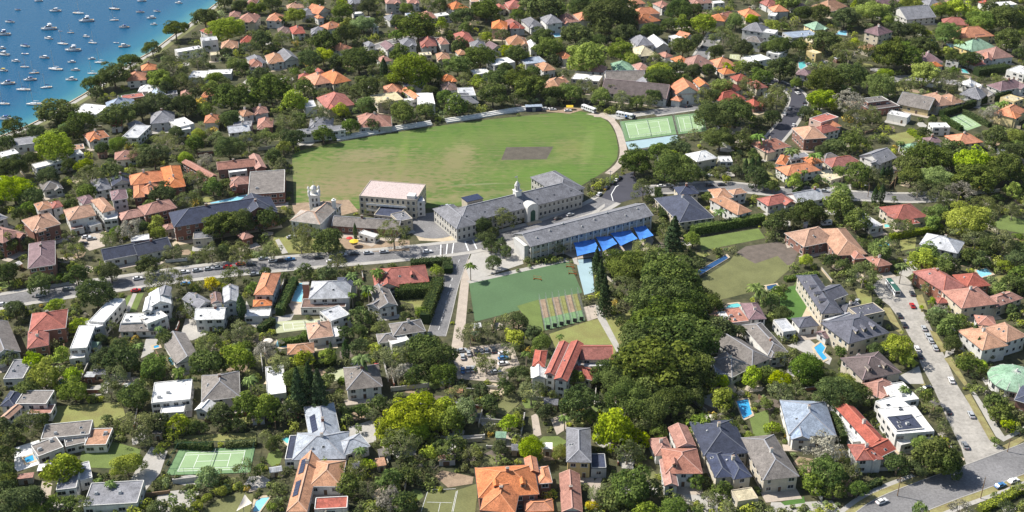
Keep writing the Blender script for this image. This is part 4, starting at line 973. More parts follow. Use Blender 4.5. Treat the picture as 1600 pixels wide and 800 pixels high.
for sx in (-1, 1):
    for sy in (-1, 1):
        b.tube([(sx * 2.5, sy * 2.5, 14), (sx * 2.5, sy * 2.5, 15.6)], .55, 8); b.tube([(sx * 2.5, sy * 2.5, 15.6), (sx * 2.5, sy * 2.5, 15.9), (sx * 2.5, sy * 2.5, 16.5), (sx * 2.5, sy * 2.5, 16.9)], [.75, .75, .45, .08], 8)
b.build('pinnacle', 'wall_w', tw)
b = B().tube([(0, 0, 14), (0, 0, 16.5)], 1.5, 8); b.tube([(0, 0, 16.5), (0, 0, 16.9), (0, 0, 17.9), (0, 0, 18.4)], [1.8, 1.7, .9, .1], 8); b.tube([(0, 0, 18.4), (0, 0, 20.6)], .08); b.build('lantern', 'wall_w', tw)
for sx in (-1, 1):
    for z in (8.6, 11.4): ob('window', WIN, tw, (sx * .95, -2.72, z), 0, (1.0, 1, 1.9))
    for z in (8.6, 11.4): ob('window', WIN, tw, (-2.72, sx * .95, z), -math.pi / 2, (1.0, 1, 1.9))
q = W(522, 322, 9); b = B().box(-.9, .9, -.9, .9, 5, 12).box(-1.1, 1.1, -1.1, 1.1, 12, 12.4); b.tube([(0, 0, 12.4), (0, 0, 13.2)], .5, 8); b.build('turret', 'wall_w', vl, local(vl, q))
PROT += [[(482, 330), (505, 330), (505, 272), (482, 272)], [(640, 376), (724, 376), (724, 330), (648, 340)]]

# ------------------------------------------------------------------ blue shade sails
def hypar(name, cx, cz_, label, m, cat='shade sail', group=None, zs=(4.6, 3.6, 4.4, 3.4), posts=True):
    c = [W(p[0], p[1], z) for p, z in zip(cx, zs)]; ctr = sum(c, Vector()) / 4; base = Vector((ctr.x, ctr.y, 0)); root = tag(empty(name, base), label, cat, group)
    n = 8; v = []
    for j in range(n + 1):
        for i in range(n + 1):
            s, t = i / n, j / n; p = (c[0] * (1 - s) + c[1] * s) * (1 - t) + (c[3] * (1 - s) + c[2] * s) * t
            pull = 1.06 - 0.07 * (4 * s * (1 - s)) * (abs(2 * t - 1)) - 0.07 * (4 * t * (1 - t)) * (abs(2 * s - 1)); q = ctr + (p - ctr) * pull; q.z = p.z - .8 * (16 * s * (1 - s) * t * (1 - t)); v.append(q - base)
    k = len(v); v += [p - Vector((0, 0, .03)) for p in v]
    f = [(j * (n + 1) + i, j * (n + 1) + i + 1, (j + 1) * (n + 1) + i + 1, (j + 1) * (n + 1) + i) for j in range(n) for i in range(n)]; f += [tuple(k + x for x in q[::-1]) for q in f]
    ob('membrane', me('membrane', v, f, m, smooth=True), root)
    for p in c:
        q = p - base; B().tube([(q.x, q.y, 0), (q.x, q.y, q.z + .15)], .1).build('post', 'metal_grey', root)
    PROT.append(list(cx)); return root
for i, (pts, lab) in enumerate((([(385, 710), (515, 697), (550, 765), (410, 798)], 'bright blue shade sail, the one nearest the hockey turf'), ([(525, 680), (620, 675), (655, 722), (570, 768)], 'small bright blue shade sail, second from the hockey turf end'),
                   ([(615, 655), (740, 640), (782, 690), (680, 735)], 'wide bright blue shade sail, third from the hockey turf end'), ([(752, 610), (835, 612), (882, 670), (800, 700)], 'bright blue shade sail at the end beside the tall pine'))):
    hypar('shade_sail', [tile(2, 1, *p) for p in pts], 4, lab, 'sail_blue', group='blue shade sails over the school yard')
hypar('shade_sail', [tile(0, 3, *p) for p in ((1530, 690), (1575, 745), (1520, 770), (1478, 795))], 4, 'cream pointed shade sail on the lawn beside a pool', 'sail_cream', zs=(4, 2.6, 3.6, 2.4))

# ------------------------------------------------------------------ courts
def quad_fn(q):
    c = [W(*p) for p in q]
    return lambda s, t: (c[0] * (1 - s) + c[1] * s) * (1 - t) + (c[3] * (1 - s) + c[2] * s) * t
def court(q, label, m, inner=None, margin=(.14, .16), lines=True, fence=True, net=True, fm='fence_green', group=None, across=False):
    F = quad_fn(q); ctr = F(.5, .5); root = tag(empty('tennis_court', ctr), label, 'tennis court', group); PROT.append(list(q))
    c = [F(0, 0), F(1, 0), F(1, 1), F(0, 1)]
    B().prism(ccw([(p.x - ctr.x, p.y - ctr.y) for p in c]), -.2, .09).build('surface', m, root)
    a, b_ = margin
    if inner: B().prism(ccw([((F(s, t) - ctr).x, (F(s, t) - ctr).y) for s, t in ((a, b_), (1 - a, b_), (1 - a, 1 - b_), (a, 1 - b_))]), -.2, .097).build('playing_surface', inner, root)
    def L_(s0, t0, s1, t1): p, r = F(s0, t0) - ctr, F(s1, t1) - ctr; B().bar((p.x, p.y, .103), (r.x, r.y, .103), .16, 0, .012).build('line', 'white_paint', root)
    if lines:
        i0, i1 = b_ + .125 * (1 - 2 * b_), 1 - b_ - .125 * (1 - 2 * b_); sa, sb = a + (1 - 2 * a) * .23, a + (1 - 2 * a) * .77
        for s in (a, 1 - a): L_(s, b_, s, 1 - b_)
        for t in (b_, i0, i1, 1 - b_): L_(a, t, 1 - a, t)
        for s in (sa, sb): L_(s, i0, s, i1)
        L_(sa, .5, sb, .5)
    if net:
        p, r = F(.5, b_ - .04) - ctr, F(.5, 1 - b_ + .04) - ctr; B().bar((p.x, p.y, .85), (r.x, r.y, .85), .03, 0, .25).bar((p.x, p.y, 1.03), (r.x, r.y, 1.03), .05, 1, .06).build('net', ['fence_green', 'white_paint'], root)
        for z in (p, r): B().tube([(z.x, z.y, 0), (z.x, z.y, 1.2)], .07).build('net_post', 'metal_dark', root)
    if fence:
        for i in range(4):
            p, r = c[i] - ctr, c[(i + 1) % 4] - ctr; n = max(2, int((r - p).length / 3.2)); bb = B()
            for z in (.15, 3.0): bb.bar((p.x, p.y, z), (r.x, r.y, z), .07)
            for k in range(n): x = p + (r - p) * k / n; bb.tube([(x.x, x.y, 0), (x.x, x.y, 3.05)], .045, 4)
            bb.build('fence', fm, root)
    return root
court([tile(0, 3, *p) for p in ((1118, 412), (1595, 392), (1562, 556), (1035, 572))], 'green tennis court with white lines enclosed by a dark fence', 'court_green', 'court_light', (.12, .14))
court([tile(1, 2, *p) for p in ((118, 412), (468, 388), (482, 440), (128, 484))], 'pale green court above the peach terracotta roof', 'court_pale', None, (.14, .16), fence=False)
court([tile(3, 0, *p) for p in ((1108, 748), (1215, 708), (1335, 785), (1230, 822))], 'pale green tennis court closed in by tall hedges', 'court_light', None, fence=False)
court([tile(3, 0, *p) for p in ((1312, 672), (1440, 640), (1502, 656), (1370, 702))], 'grassy court between the hedges behind the cream block', 'lawn', None, fence=False, lines=False)
court([tile(2, 0, *p) for p in ((1362, 340), (1492, 344), (1475, 388), (1358, 366))], 'sandy yellow court beside a white flat-roofed house', 'court_pale', None, fence=False)
court([(968, 190), (1050, 181), (1057, 210), (977, 221)], 'pale green school tennis court nearest the oval', 'court_green', 'court_light', (.10, .12), fm='metal_grey')
court([(1053, 180.5), (1098, 176), (1104, 205), (1060, 210)], 'pale green school tennis court partly hidden by the big figs', 'court_green', 'court_light', (.10, .12), fm='metal_grey')
sheet('court_apron', [(977, 222), (1058, 211), (1062, 222), (983, 235)], 'court_blue')
def lines_px(name, segs, z=.075, w=.2):
    for s in segs:
        a, c = W(s[0], s[1]), W(s[2], s[3]); t = (c - a).normalized() * 1; nn = Vector((-t.y, t.x, 0)) * w / 2
        struct(ob(name, me(name, [(p.x, p.y, z) for p in (a - nn, c - nn, c + nn, a + nn)], [(0, 1, 2, 3)], 'white_paint')))
lines_px('court_line', [(658, 800, 668, 769), (667, 785, 706, 786), (706, 800, 713, 768), (708, 800, 715, 767), (685, 800, 688, 786), (671, 766, 712, 764)], .135, .13)

# ------------------------------------------------------------------ cricket nets
q = [tile(2, 2, *p) for p in ((168, 275), (408, 236), (456, 404), (206, 466))]; F = quad_fn(q); ctr = F(.5, .5); PROT.append(q)
root = tag(empty('cricket_nets', ctr), 'row of fenced cricket practice nets at the end of the turf', 'cricket nets')
for k in range(6):
    for (t0, t1, m) in ((0, .62, 'dirt'), (.62, 1, 'turf')):
        P4 = [F((k + .03) / 6, t0), F((k + .97) / 6, t0), F((k + .97) / 6, t1), F((k + .03) / 6, t1)]
        B().prism(ccw([(p.x - ctr.x, p.y - ctr.y) for p in P4]), -.1, .1).build('pitch_strip', 'lawn_dry' if m == 'dirt' and k % 2 else 'dirt' if m == 'dirt' else 'court_green', root)
for k in range(7):
    p, r = F(k / 6, 0) - ctr, F(k / 6, 1) - ctr; bb = B()
    for z in (.3, 1.5, 3.2): bb.bar((p.x, p.y, z), (r.x, r.y, z), .06)
    for j in range(8): x = p + (r - p) * j / 7; bb.tube([(x.x, x.y, 0), (x.x, x.y, 3.25)], .05, 4)
    bb.build('divider', 'metal_grey', root)
for k in range(6):
    p = F((k + .5) / 6, .97) - ctr; B().box(-.9, .9, -.15, .15, .1, 1.9).build('back_screen', 'metal_dark', root, (p.x, p.y, 0))

# ------------------------------------------------------------------ pools
POOLS = [('T', 0, 1), ([(1308, 470), (1545, 415), (1552, 445), (1320, 475)], 'pool_pale', 'long pale blue school lap pool behind the slate wing'),
 ('T', 2, 0), ([(250, 205), (292, 190), (303, 228), (268, 232)], 'pool_pale', 'small bright blue pool below the two-storey grey house'),
 ('T', 3, 0), ([(250, 178), (262, 170), (280, 175), (278, 195), (258, 196)], 'pool_blue', 'small blue pool beside the green hip roof'), ([(425, 215), (445, 195), (492, 192), (490, 222)], 'pool_pale', 'blue pool left of the cream mansion'),
 ([(985, 258), (1030, 248), (1045, 262), (1000, 275)], 'pool_pale', 'thin blue pool right of the cream mansion'), ([(1110, 275), (1150, 275), (1185, 298), (1150, 305)], 'pool_pale', 'bright blue pool below the orange villa'),
 ([(190, 388), (228, 385), (238, 415), (205, 435), (192, 420)], 'pool_teal', 'teal pool beside a car court above the curved road'), ([(1490, 690), (1540, 675), (1550, 690), (1505, 700)], 'pool_blue', 'blue pool among palms at the right edge'),
 ([(1205, 425), (1240, 440), (1255, 460), (1215, 455)], 'pool_teal', 'teal pool beside the dark hedge'),
 ('T', 2, 2), ([(1140, 105), (1335, -5), (1352, 15), (1180, 118)], 'pool_navy', 'long angled dark blue lap pool at the excavated yard'), ([(1335, 325), (1360, 305), (1410, 297), (1432, 310), (1405, 335), (1350, 342)], 'pool_teal', 'oval teal pool beside the low modern house'),
 ([(1250, 582), (1415, 545), (1422, 572), (1260, 612)], 'pool_navy', 'long dark blue lap pool above the weathered brown house'), ([(760, 480), (790, 462), (800, 480), (770, 505)], 'pool_navy', 'small dark pool at the foot of the giant fig'),
 ('T', 3, 2), ([(288, 575), (330, 542), (358, 575), (340, 605), (370, 640), (345, 655), (305, 605)], 'pool_blue', 'irregular blue pool below the slate mansion'), ([(-10, 190), (50, 178), (62, 200), (0, 225)], 'pool_navy', 'dark pool beside the formal lawn'),
 ([(1300, 92), (1365, 78), (1400, 115), (1330, 135)], 'pool_pale', 'pale blue pool behind the red-roofed brick house'),
 ('T', 3, 1), ([(680, 725), (745, 712), (762, 735), (710, 745)], 'pool_blue', 'blue pool on a tiled terrace by the pale grey hip roof'), ([(725, 605), (760, 600), (770, 618), (730, 625)], 'pool_teal', 'teal pool beside the red hip-roofed house'),
 ('T', 0, 2), ([(1052, 640), (1110, 605), (1118, 625), (1085, 690), (1062, 670)], 'pool_blue', 'curved blue pool at the end of the grey-brown roof'), ([(360, 790), (385, 765), (410, 780), (390, 810)], 'pool_navy', 'small dark blue pool below the twin white blocks'), ([(960, 565), (990, 558), (995, 572), (965, 580)], 'pool_blue', 'small blue pool on a white terrace'),
 ('T', 1, 2), ([(222, 285), (262, 172), (330, 165), (325, 185), (300, 200), (285, 290)], 'pool_pale', 'long pale blue pool beside the white modern house'), ([(118, 568), (135, 530), (295, 522), (282, 555), (170, 575)], 'pool_pale', 'bright pool beside the peach terracotta roof'), ([(65, 795), (95, 755), (155, 755), (120, 790)], 'pool_blue', 'blue pool beside the white studio'),
 ('T', 0, 3), ([(150, 465), (205, 445), (215, 480), (165, 495)], 'pool_blue', 'small blue pool on the white roof deck'),
 ('T', 1, 3), ([(0, 735), (35, 715), (85, 710), (20, 800), (-20, 800)], 'pool_pale', 'pale blue pool at the bottom left of the terracotta roof'), ([(160, 345), (200, 330), (235, 345), (195, 375)], 'pool_teal', 'dark green pond beside the blue-grey roof'),
 ('T', 2, 3), ([(325, 570), (345, 556), (440, 552), (448, 580), (400, 592), (345, 585)], 'pool_pale', 'round-ended pool in front of the cream slate-roofed house'), ([(1402, 110), (1475, 95), (1500, 190), (1445, 222)], 'pool_blue', 'bright blue pool above the dark slate double-hipped house'),
 ('T', 3, 3), ([(745, 250), (770, 235), (785, 265), (760, 300)], 'pool_teal', 'small teal pool beside the white cubic house')]
for it in POOLS:
    if it[0] == 'T': pc, pr = it[1], it[2]; continue
    pts = [tile(pc, pr, *p) for p in it[0]]; PROT.append(pts); w = ccw([(W(*p).x, W(*p).y) for p in pts]); cx = sum(p[0] for p in w) / len(w); cy = sum(p[1] for p in w) / len(w)
    root = tag(empty('swimming_pool', (cx, cy, 0)), it[2], 'swimming pool')
    loc = [Vector((p[0] - cx, p[1] - cy, 0)) for p in w]; out = [p * (1 + 1.3 / max(p.length, 1)) for p in loc]
    n = len(w); v = [(p.x, p.y, .18) for p in out] + [(p.x, p.y, .18) for p in loc] + [(p.x, p.y, -.3) for p in out] + [(p.x, p.y, -.3) for p in loc]
    f = [(i, (i + 1) % n, n + (i + 1) % n, n + i) for i in range(n)] + [(2 * n + i, 2 * n + (i + 1) % n, (i + 1) % n, i) for i in range(n)] + [(n + i, n + (i + 1) % n, 3 * n + (i + 1) % n, 3 * n + i) for i in range(n)]
    zz = 4.6 if 'roof deck' in it[2] else 0.0
    ob('coping', me('coping', v, f, 'sandstone' if pr else 'concrete'), root, (0, 0, .06))
    ob('pool_water', me('pool_water', [(p.x, p.y, .14) for p in loc], [tuple(range(n))], it[1]), root)
sheet('roof_deck', [tile(0, 3, *p) for p in ((88, 400), (245, 350), (262, 440), (250, 500), (110, 548), (92, 530))], 'white_paint')

# ------------------------------------------------------------------ round-roofed house at the right edge
c0 = W(1586, 592, 4.5); rh = tag(empty('round_house', (c0.x, c0.y, 0)), 'white round house with a pale green segmented roof at the right edge', 'house', 'houses among the trees'); n = 14
ring = lambda r, k=0: [(r * math.cos(2 * math.pi * i / n + k), r * math.sin(2 * math.pi * i / n + k)) for i in range(n)]
B().prism(ring(9.2), -.3, 4.6).build('wall', 'wall_w', rh)
for i in range(n):
    a0, a1 = 2 * math.pi * i / n, 2 * math.pi * (i + 1) / n; v = []
    for r_, z_ in ((10.2, 4.6), (8.0, 6.2), (4.5, 7.4), (.3, 8.0)): v += [(r_ * math.cos(a0), r_ * math.sin(a0), z_), (r_ * math.cos(a1), r_ * math.sin(a1), z_)]
    v += [(10.2 * math.cos(a0), 10.2 * math.sin(a0), 4.35), (10.2 * math.cos(a1), 10.2 * math.sin(a1), 4.35)]
    B().add(v, [(0, 1, 3, 2), (2, 3, 5, 4), (4, 5, 7, 6), (8, 9, 1, 0)]).bar((10.25 * math.cos(a0), 10.25 * math.sin(a0), 4.68), (8 * math.cos(a0), 8 * math.sin(a0), 6.28), .14, 1).bar((8 * math.cos(a0), 8 * math.sin(a0), 6.28), (.5 * math.cos(a0), .5 * math.sin(a0), 8.05), .12, 1).build('roof_segment', ['roof_n', 'trim'], rh)
for i in range(n):
    a0 = 2 * math.pi * (i + .5) / n
    if math.sin(a0) < .5: ob('window', WIN, rh, (9.02 * math.cos(a0), 9.02 * math.sin(a0), 2.4), a0 + math.pi / 2, (2.2, 1, 2.2))
B().tube([(0, 0, 7.9), (0, 0, 9.2)], [.5, .35], 8).build('finial', 'trim', rh)
PROT.append([(1545, 580), (1560, 562), (1590, 552), (1640, 560), (1640, 600), (1556, 600)])
TREE_TXT = """
T 0 0
1095 180 150 F 1280 110 160 F 950 300 110 F 810 380 130 F 710 470 190 F 565 520 120 F 345 700 220 F 500 760 160 F 1415 180 210 L 80 790 140 F 1080 420 200 O 1230 360 170 O 1340 490 120 G 1000 500 160 G 950 480 90 D 730 720 200 D 880 680 160 D 1000 650 190 D 1150 650 170 D 1280 680 110 G 1440 610 230 F 1580 500 90 G 1500 30 90 D 1580 50 80 G 1410 330 90 D 1560 300 130 O 1470 400 100 G 1400 10 110 F 1520 420 80 D 1400 520 90 O 1580 620 120 G 1430 740 140 D 1230 520 120 O 640 500 120 F 1030 560 100 D 1130 500 110 O 600 580 90 D 1330 570 120 G 1220 580 90 D 380 770 70 D
T 1 0
240 100 130 L 540 70 130 G 670 150 140 E 370 10 120 G 100 20 100 D 30 250 130 D 160 240 110 O 430 260 180 D 560 210 170 D 340 370 160 D 420 350 140 L 640 370 230 F 500 390 110 D 330 450 90 G 300 540 120 G 90 560 240 F 240 640 150 L 220 500 100 O 530 690 100 L 690 540 190 F 560 560 110 O 440 590 110 O 975 440 290 Y 1090 460 140 F 900 340 130 G 890 130 110 D 1010 170 230 F 880 220 80 G 760 440 120 O 800 470 60 C 1090 570 110 D 960 580 80 G 1180 600 110 G 1060 685 120 G 920 700 170 G 830 660 120 O 680 660 150 G 400 720 160 O 200 750 180 O 60 640 100 O 1260 410 150 G 1400 360 190 G 1290 100 150 D 1440 70 170 F 1540 220 110 O 1270 290 110 D 1440 230 80 Y 1580 320 110 L 1390 510 90 L 1530 490 170 F 1480 590 180 F 1250 660 150 G 1330 680 90 O 1150 30 110 D 940 50 90 G 700 40 120 D 760 20 100 O 1160 150 80 L 1560 430 110 D 1300 490 100 O 1150 480 90 G 650 590 120 O 20 50 80 G 150 130 70 D 20 480 150 D
T 2 0
190 50 230 F 620 90 290 F 280 60 120 G 450 30 180 D 560 180 130 F 700 210 160 D 870 190 140 D 400 220 190 D 190 240 150 D 230 300 170 G 470 370 240 Y 680 320 170 G 740 370 110 L 890 370 100 O 920 440 130 L 940 490 190 F 1070 290 160 F 1200 150 150 Y 1320 230 180 O 1270 320 110 D 1040 60 170 D 1060 150 120 G 980 150 110 D 1140 60 120 D 1400 130 120 G 1500 120 90 L 1440 300 140 D 1590 290 90 D 1230 430 90 D 1340 420 80 L 1440 420 100 Y 1510 440 130 D 1130 440 110 D 1050 420 100 D 30 340 140 D 40 500 190 F 110 550 190 F 250 585 130 D 130 460 130 D 330 570 130 G 450 560 170 O 380 580 130 G 560 605 140 G 690 622 130 O 780 635 100 G 850 640 100 O 880 600 110 D 620 570 90 O 1190 600 120 O 1310 540 140 G 1260 600 110 D 1260 720 230 F 1400 700 250 F 1480 540 140 O 1560 480 130 G 1590 640 120 O 540 260 130 D 450 290 110 D 40 90 100 G 1160 250 100 D 1000 420 100 D 620 40 200 F 720 100 150 F
T 3 0
130 10 150 G 210 80 120 D 330 80 130 F 480 110 170 D 660 70 180 Y 745 120 90 Y 880 30 150 L 800 60 120 D 1090 60 130 G 1180 50 140 L 1330 130 170 G 1500 110 220 F 1390 50 110 D 1290 90 110 Y 810 190 140 D 920 190 130 D 760 340 230 F 870 360 200 F 510 330 230 O 360 260 180 D 1120 200 170 G 990 210 70 L 1120 320 70 Y 1170 360 110 D 1500 250 170 F 1260 370 140 D 980 460 170 Y 1130 510 200 O 350 500 230 F 520 480 210 F 700 540 210 G 860 540 140 O 70 280 170 D 200 280 110 D 80 430 170 D 60 600 190 O 330 620 160 L 510 640 210 J 660 720 130 O 560 740 150 O 180 520 80 G 1190 630 90 O 1400 710 130 J 1590 90 80 Y 620 20 120 D 950 290 140 D 1010 300 110 D 30 160 100 L 730 470 110 L 1450 520 110 O 1570 330 80 D 30 730 120 D 240 700 100 D 1450 650 70 P 1480 640 70 P 1200 260 80 P 1100 240 70 P
T 0 1
340 130 250 Y 200 190 110 D 70 240 180 D 80 380 230 L 190 420 170 D 520 240 110 L 430 230 100 D 740 100 130 G 640 130 100 D 850 170 110 O 960 180 180 D 1030 80 170 O 1160 190 110 L 1240 40 110 L 1220 100 120 G 1430 120 180 D 1290 200 110 J 1550 80 140 O 1350 70 100 O 560 310 190 O 700 270 160 D 540 400 140 G 760 330 110 D 800 420 80 G 1230 320 140 O 1330 370 120 G 1410 350 90 D 1020 410 170 D 930 480 80 G 1180 450 160 O 810 640 170 J 730 650 90 G 980 600 100 Y 890 620 90 D 680 700 120 O 1380 600 200 F 1500 590 190 D 1080 780 120 O 1320 780 140 O 1500 780 170 O 440 480 90 D 120 540 100 D 60 720 130 G 170 720 100 D 440 680 100 O 480 760 110 O 300 300 150 D 220 20 120 D 40 90 120 D 450 20 140 D 380 480 90 O 1100 30 110 D
T 1 1
420 40 120 G 590 -15 120 G 110 180 120 D 230 60 140 D 60 60 150 O 60 560 160 D 450 700 190 G 320 660 150 O 860 660 220 O 620 650 30 C 280 730 130 O 90 770 150 O 520 770 90 O 1420 610 130 D 1540 560 160 O 1430 690 120 D 1470 735 100 D 1560 765 90 D 1480 650 90 D 1530 720 90 D 730 -20 90 D 250 640 90 O
T 2 1
770 210 200 F 1020 250 270 F 920 140 140 G 1040 120 150 D 820 380 150 O 1010 690 190 N 290 750 90 O 1300 60 180 F 1440 70 150 F 1460 240 40 C 1500 240 45 C 1540 240 45 C 1400 260 90 D 1540 50 110 P 1300 520 90 P 1340 320 50 Y 1290 260 40 Y 1230 430 80 G 820 780 190 O 1130 700 110 G 1530 300 150 D 1400 190 80 O 1580 350 90 G 1190 300 70 D
T 3 1
420 120 150 D 340 150 120 D 520 80 150 F 550 140 60 D 150 140 100 P 300 170 110 P 440 270 90 G 230 270 60 P 560 280 170 G 640 300 140 O 715 290 34 C 742 290 34 C 768 290 34 C 870 230 170 F 1000 190 260 F 1160 160 200 F 900 300 180 F 1060 310 190 E 1290 220 240 L 1290 320 240 F 1480 260 250 F 1530 150 160 D 1420 60 150 D 1550 50 130 Y 1530 390 110 Y 1530 520 120 O 1360 470 130 O 1080 420 190 O 1200 390 150 J 1110 450 130 O 1060 530 140 G 1250 570 280 Y 940 380 120 O 668 430 46 C 710 420 50 C 460 400 140 G 440 480 190 G 560 580 170 G 240 520 200 D 100 560 150 D 40 600 120 D 330 550 100 D 500 530 130 D 30 360 90 D 170 330 100 L 320 330 60 D 790 450 40 G 700 760 170 G 600 720 90 D 840 620 150 O 1030 590 110 G 1300 700 170 O 1370 720 150 G 1480 720 190 O 1560 760 130 D 1000 790 150 G 830 90 60 P 980 30 80 D
T 0 2
690 100 140 D 480 120 130 D 920 60 140 D 250 170 150 G 600 240 230 D 340 310 110 L 1020 150 240 O 1160 160 110 O 1320 170 100 A 1450 130 150 O 1200 340 130 O 1220 220 80 D 1510 340 70 C 1500 470 150 O 90 330 150 D 40 100 160 D 490 430 120 L 420 380 60 G 620 520 90 D 700 440 90 O 210 650 140 L 270 740 190 Y 380 620 110 L 450 750 120 L 650 640 170 D 760 640 220 D 860 560 90 P 960 690 180 G 720 760 190 O 990 450 70 P 1040 510 130 D 1300 560 180 O 1300 670 220 F 1470 640 200 L 1120 720 110 P 1560 770 120 P 1540 560 70 G 60 640 120 O 1580 200 80 G 980 740 100 D
T 1 2
60 100 80 D 300 100 110 D 440 110 130 D 510 40 120 O 190 130 70 D 600 120 100 P 760 100 110 P 700 200 110 P 1130 90 90 Y 600 240 80 P 650 380 140 D 640 470 110 D 930 380 90 D 1040 350 90 G 780 450 120 O 640 560 130 D 560 480 120 D 740 580 90 L 660 640 150 P 450 620 120 L 300 640 120 L 60 600 170 J 160 680 150 O 470 600 34 C 560 600 60 C 850 640 210 O 1050 570 220 F 1120 640 230 F 1180 740 170 G 1000 740 150 D 1400 655 110 O 1590 590 120 O 1340 60 90 P 1340 490 170 O 1450 470 150 O 1560 420 130 O 1440 680 130 O 1560 740 110 O 260 760 190 D 100 730 90 D 440 780 110 G 690 770 100 O 890 740 130 J 1480 35 110 D 640 160 90 P 720 240 80 L
T 2 2
40 400 130 D 130 480 110 D 180 540 130 G 90 610 80 P 300 500 60 P 40 740 130 D 530 40 90 N 555 140 110 N 580 260 130 N 720 60 280 F 720 210 220 O 900 80 260 F 1000 150 370 F 920 270 380 F 1060 330 360 F 950 430 420 F 830 560 380 F 1040 540 430 F 650 730 260 F 870 690 420 F 1080 700 370 F 1180 420 160 D 1310 460 200 D 1100 60 130 D 1220 300 170 F 690 430 80 D 730 450 90 D 1530 200 140 P 1420 470 110 D 1500 750 150 L 1310 780 110 L 1170 560 190 F 760 770 200 O 1590 740 120 G 390 760 130 Y 530 750 120 D 1100 180 200 F 1150 240 160 F
T 3 2
600 110 200 O 470 60 110 D 400 30 100 D 840 60 110 P 970 40 180 L 1080 60 170 G 1150 50 120 D 640 200 60 G 600 170 40 L 240 30 90 L 60 240 100 G 20 290 110 G 100 360 110 D 820 570 190 L 990 200 80 O 1020 290 50 L 960 320 30 L 990 395 30 G 1080 340 90 J 1140 450 170 G 1200 400 100 G 1150 540 120 D 1290 500 60 C 1310 570 50 C 1260 680 130 G 1520 330 90 D 1400 310 100 J 1450 210 120 G 1520 170 130 D 1490 60 100 Y 1560 20 140 D 1330 20 110 D 1390 620 60 D 240 690 220 G 130 640 150 O 460 600 70 G 680 590 110 D 80 770 130 L 480 780 120 L 1180 660 60 G 1340 690 80 L 690 330 50 G 560 370 40 G 1590 110 130 G
T 0 3
170 30 150 G 180 240 200 O 260 230 110 D 40 290 150 D 40 440 130 D 390 540 230 Y 790 500 180 L 460 40 170 G 690 40 130 O 830 70 200 D 850 260 230 O 1000 240 150 D 1110 250 130 Y 900 340 130 O 1380 190 170 D 1540 140 190 G 1480 250 110 D 990 420 60 G 1300 580 150 E 1530 540 150 O 1380 670 80 Y 1290 710 60 Y 1230 760 60 L 1080 730 80 G 140 720 240 D 40 660 150 D 320 740 120 G 430 740 110 G 530 750 130 O 690 620 90 P 610 600 60 P 670 250 90 D 1240 270 100 D
T 1 3
60 150 190 G 200 170 150 D 265 60 160 N 395 70 180 N 335 25 160 N 640 170 110 D 730 200 100 O 770 120 120 D 940 200 280 L 850 270 210 L 1030 140 240 L 990 280 200 L 850 350 150 L 1180 150 160 L 1110 220 180 Y 1220 230 180 Y 1310 170 180 E 920 380 240 O 1080 430 100 L 1350 460 140 O 1450 120 120 D 1580 240 130 L 620 540 180 O 580 620 170 G 690 660 130 O 830 610 150 G 950 570 130 D 840 720 170 J 930 740 170 D 650 410 100 P 440 480 90 Y 100 770 80 G 640 280 60 G 160 570 60 O 1230 400 170 D 1270 60 140 O 1400 40 110 D 1560 20 110 D 500 280 60 P 20 540 80 G 1110 520 90 O 1530 400 110 D
T 2 3
120 50 190 O 420 110 230 D 120 400 190 L 300 420 110 Y 210 170 110 D 30 220 100 L 640 290 260 L 780 340 140 L 720 430 170 O 740 640 280 F 860 660 150 D 1310 90 160 Y 1180 260 160 G 1350 270 140 G 1150 600 110 G 1480 330 80 Y 1590 120 90 G 530 690 140 O 510 760 80 A 330 210 90 P 720 90 300 F 900 160 260 F 980 70 260 F 850 60 240 F 1120 60 180 F 1230 720 110 O 1080 740 90 J 430 650 70 O
T 3 3
430 60 260 D 550 60 190 D 80 50 160 O 30 270 90 Y 370 420 250 J 360 560 230 G 280 620 150 G 520 560 140 O 240 520 130 O 810 500 170 D 980 390 150 G 1040 450 260 F 1120 480 220 F 960 520 130 D 730 190 90 Y 700 130 100 D 860 30 90 P 1020 150 130 O 1100 270 100 O 1420 110 130 D 1450 180 140 G 1500 260 90 L 1580 290 70 D 1420 360 60 G 1410 690 40 G 1500 770 120 D 1580 650 90 O 1200 780 130 J 960 790 100 G 450 480 120 O 420 660 130 G 560 660 120 G
"""
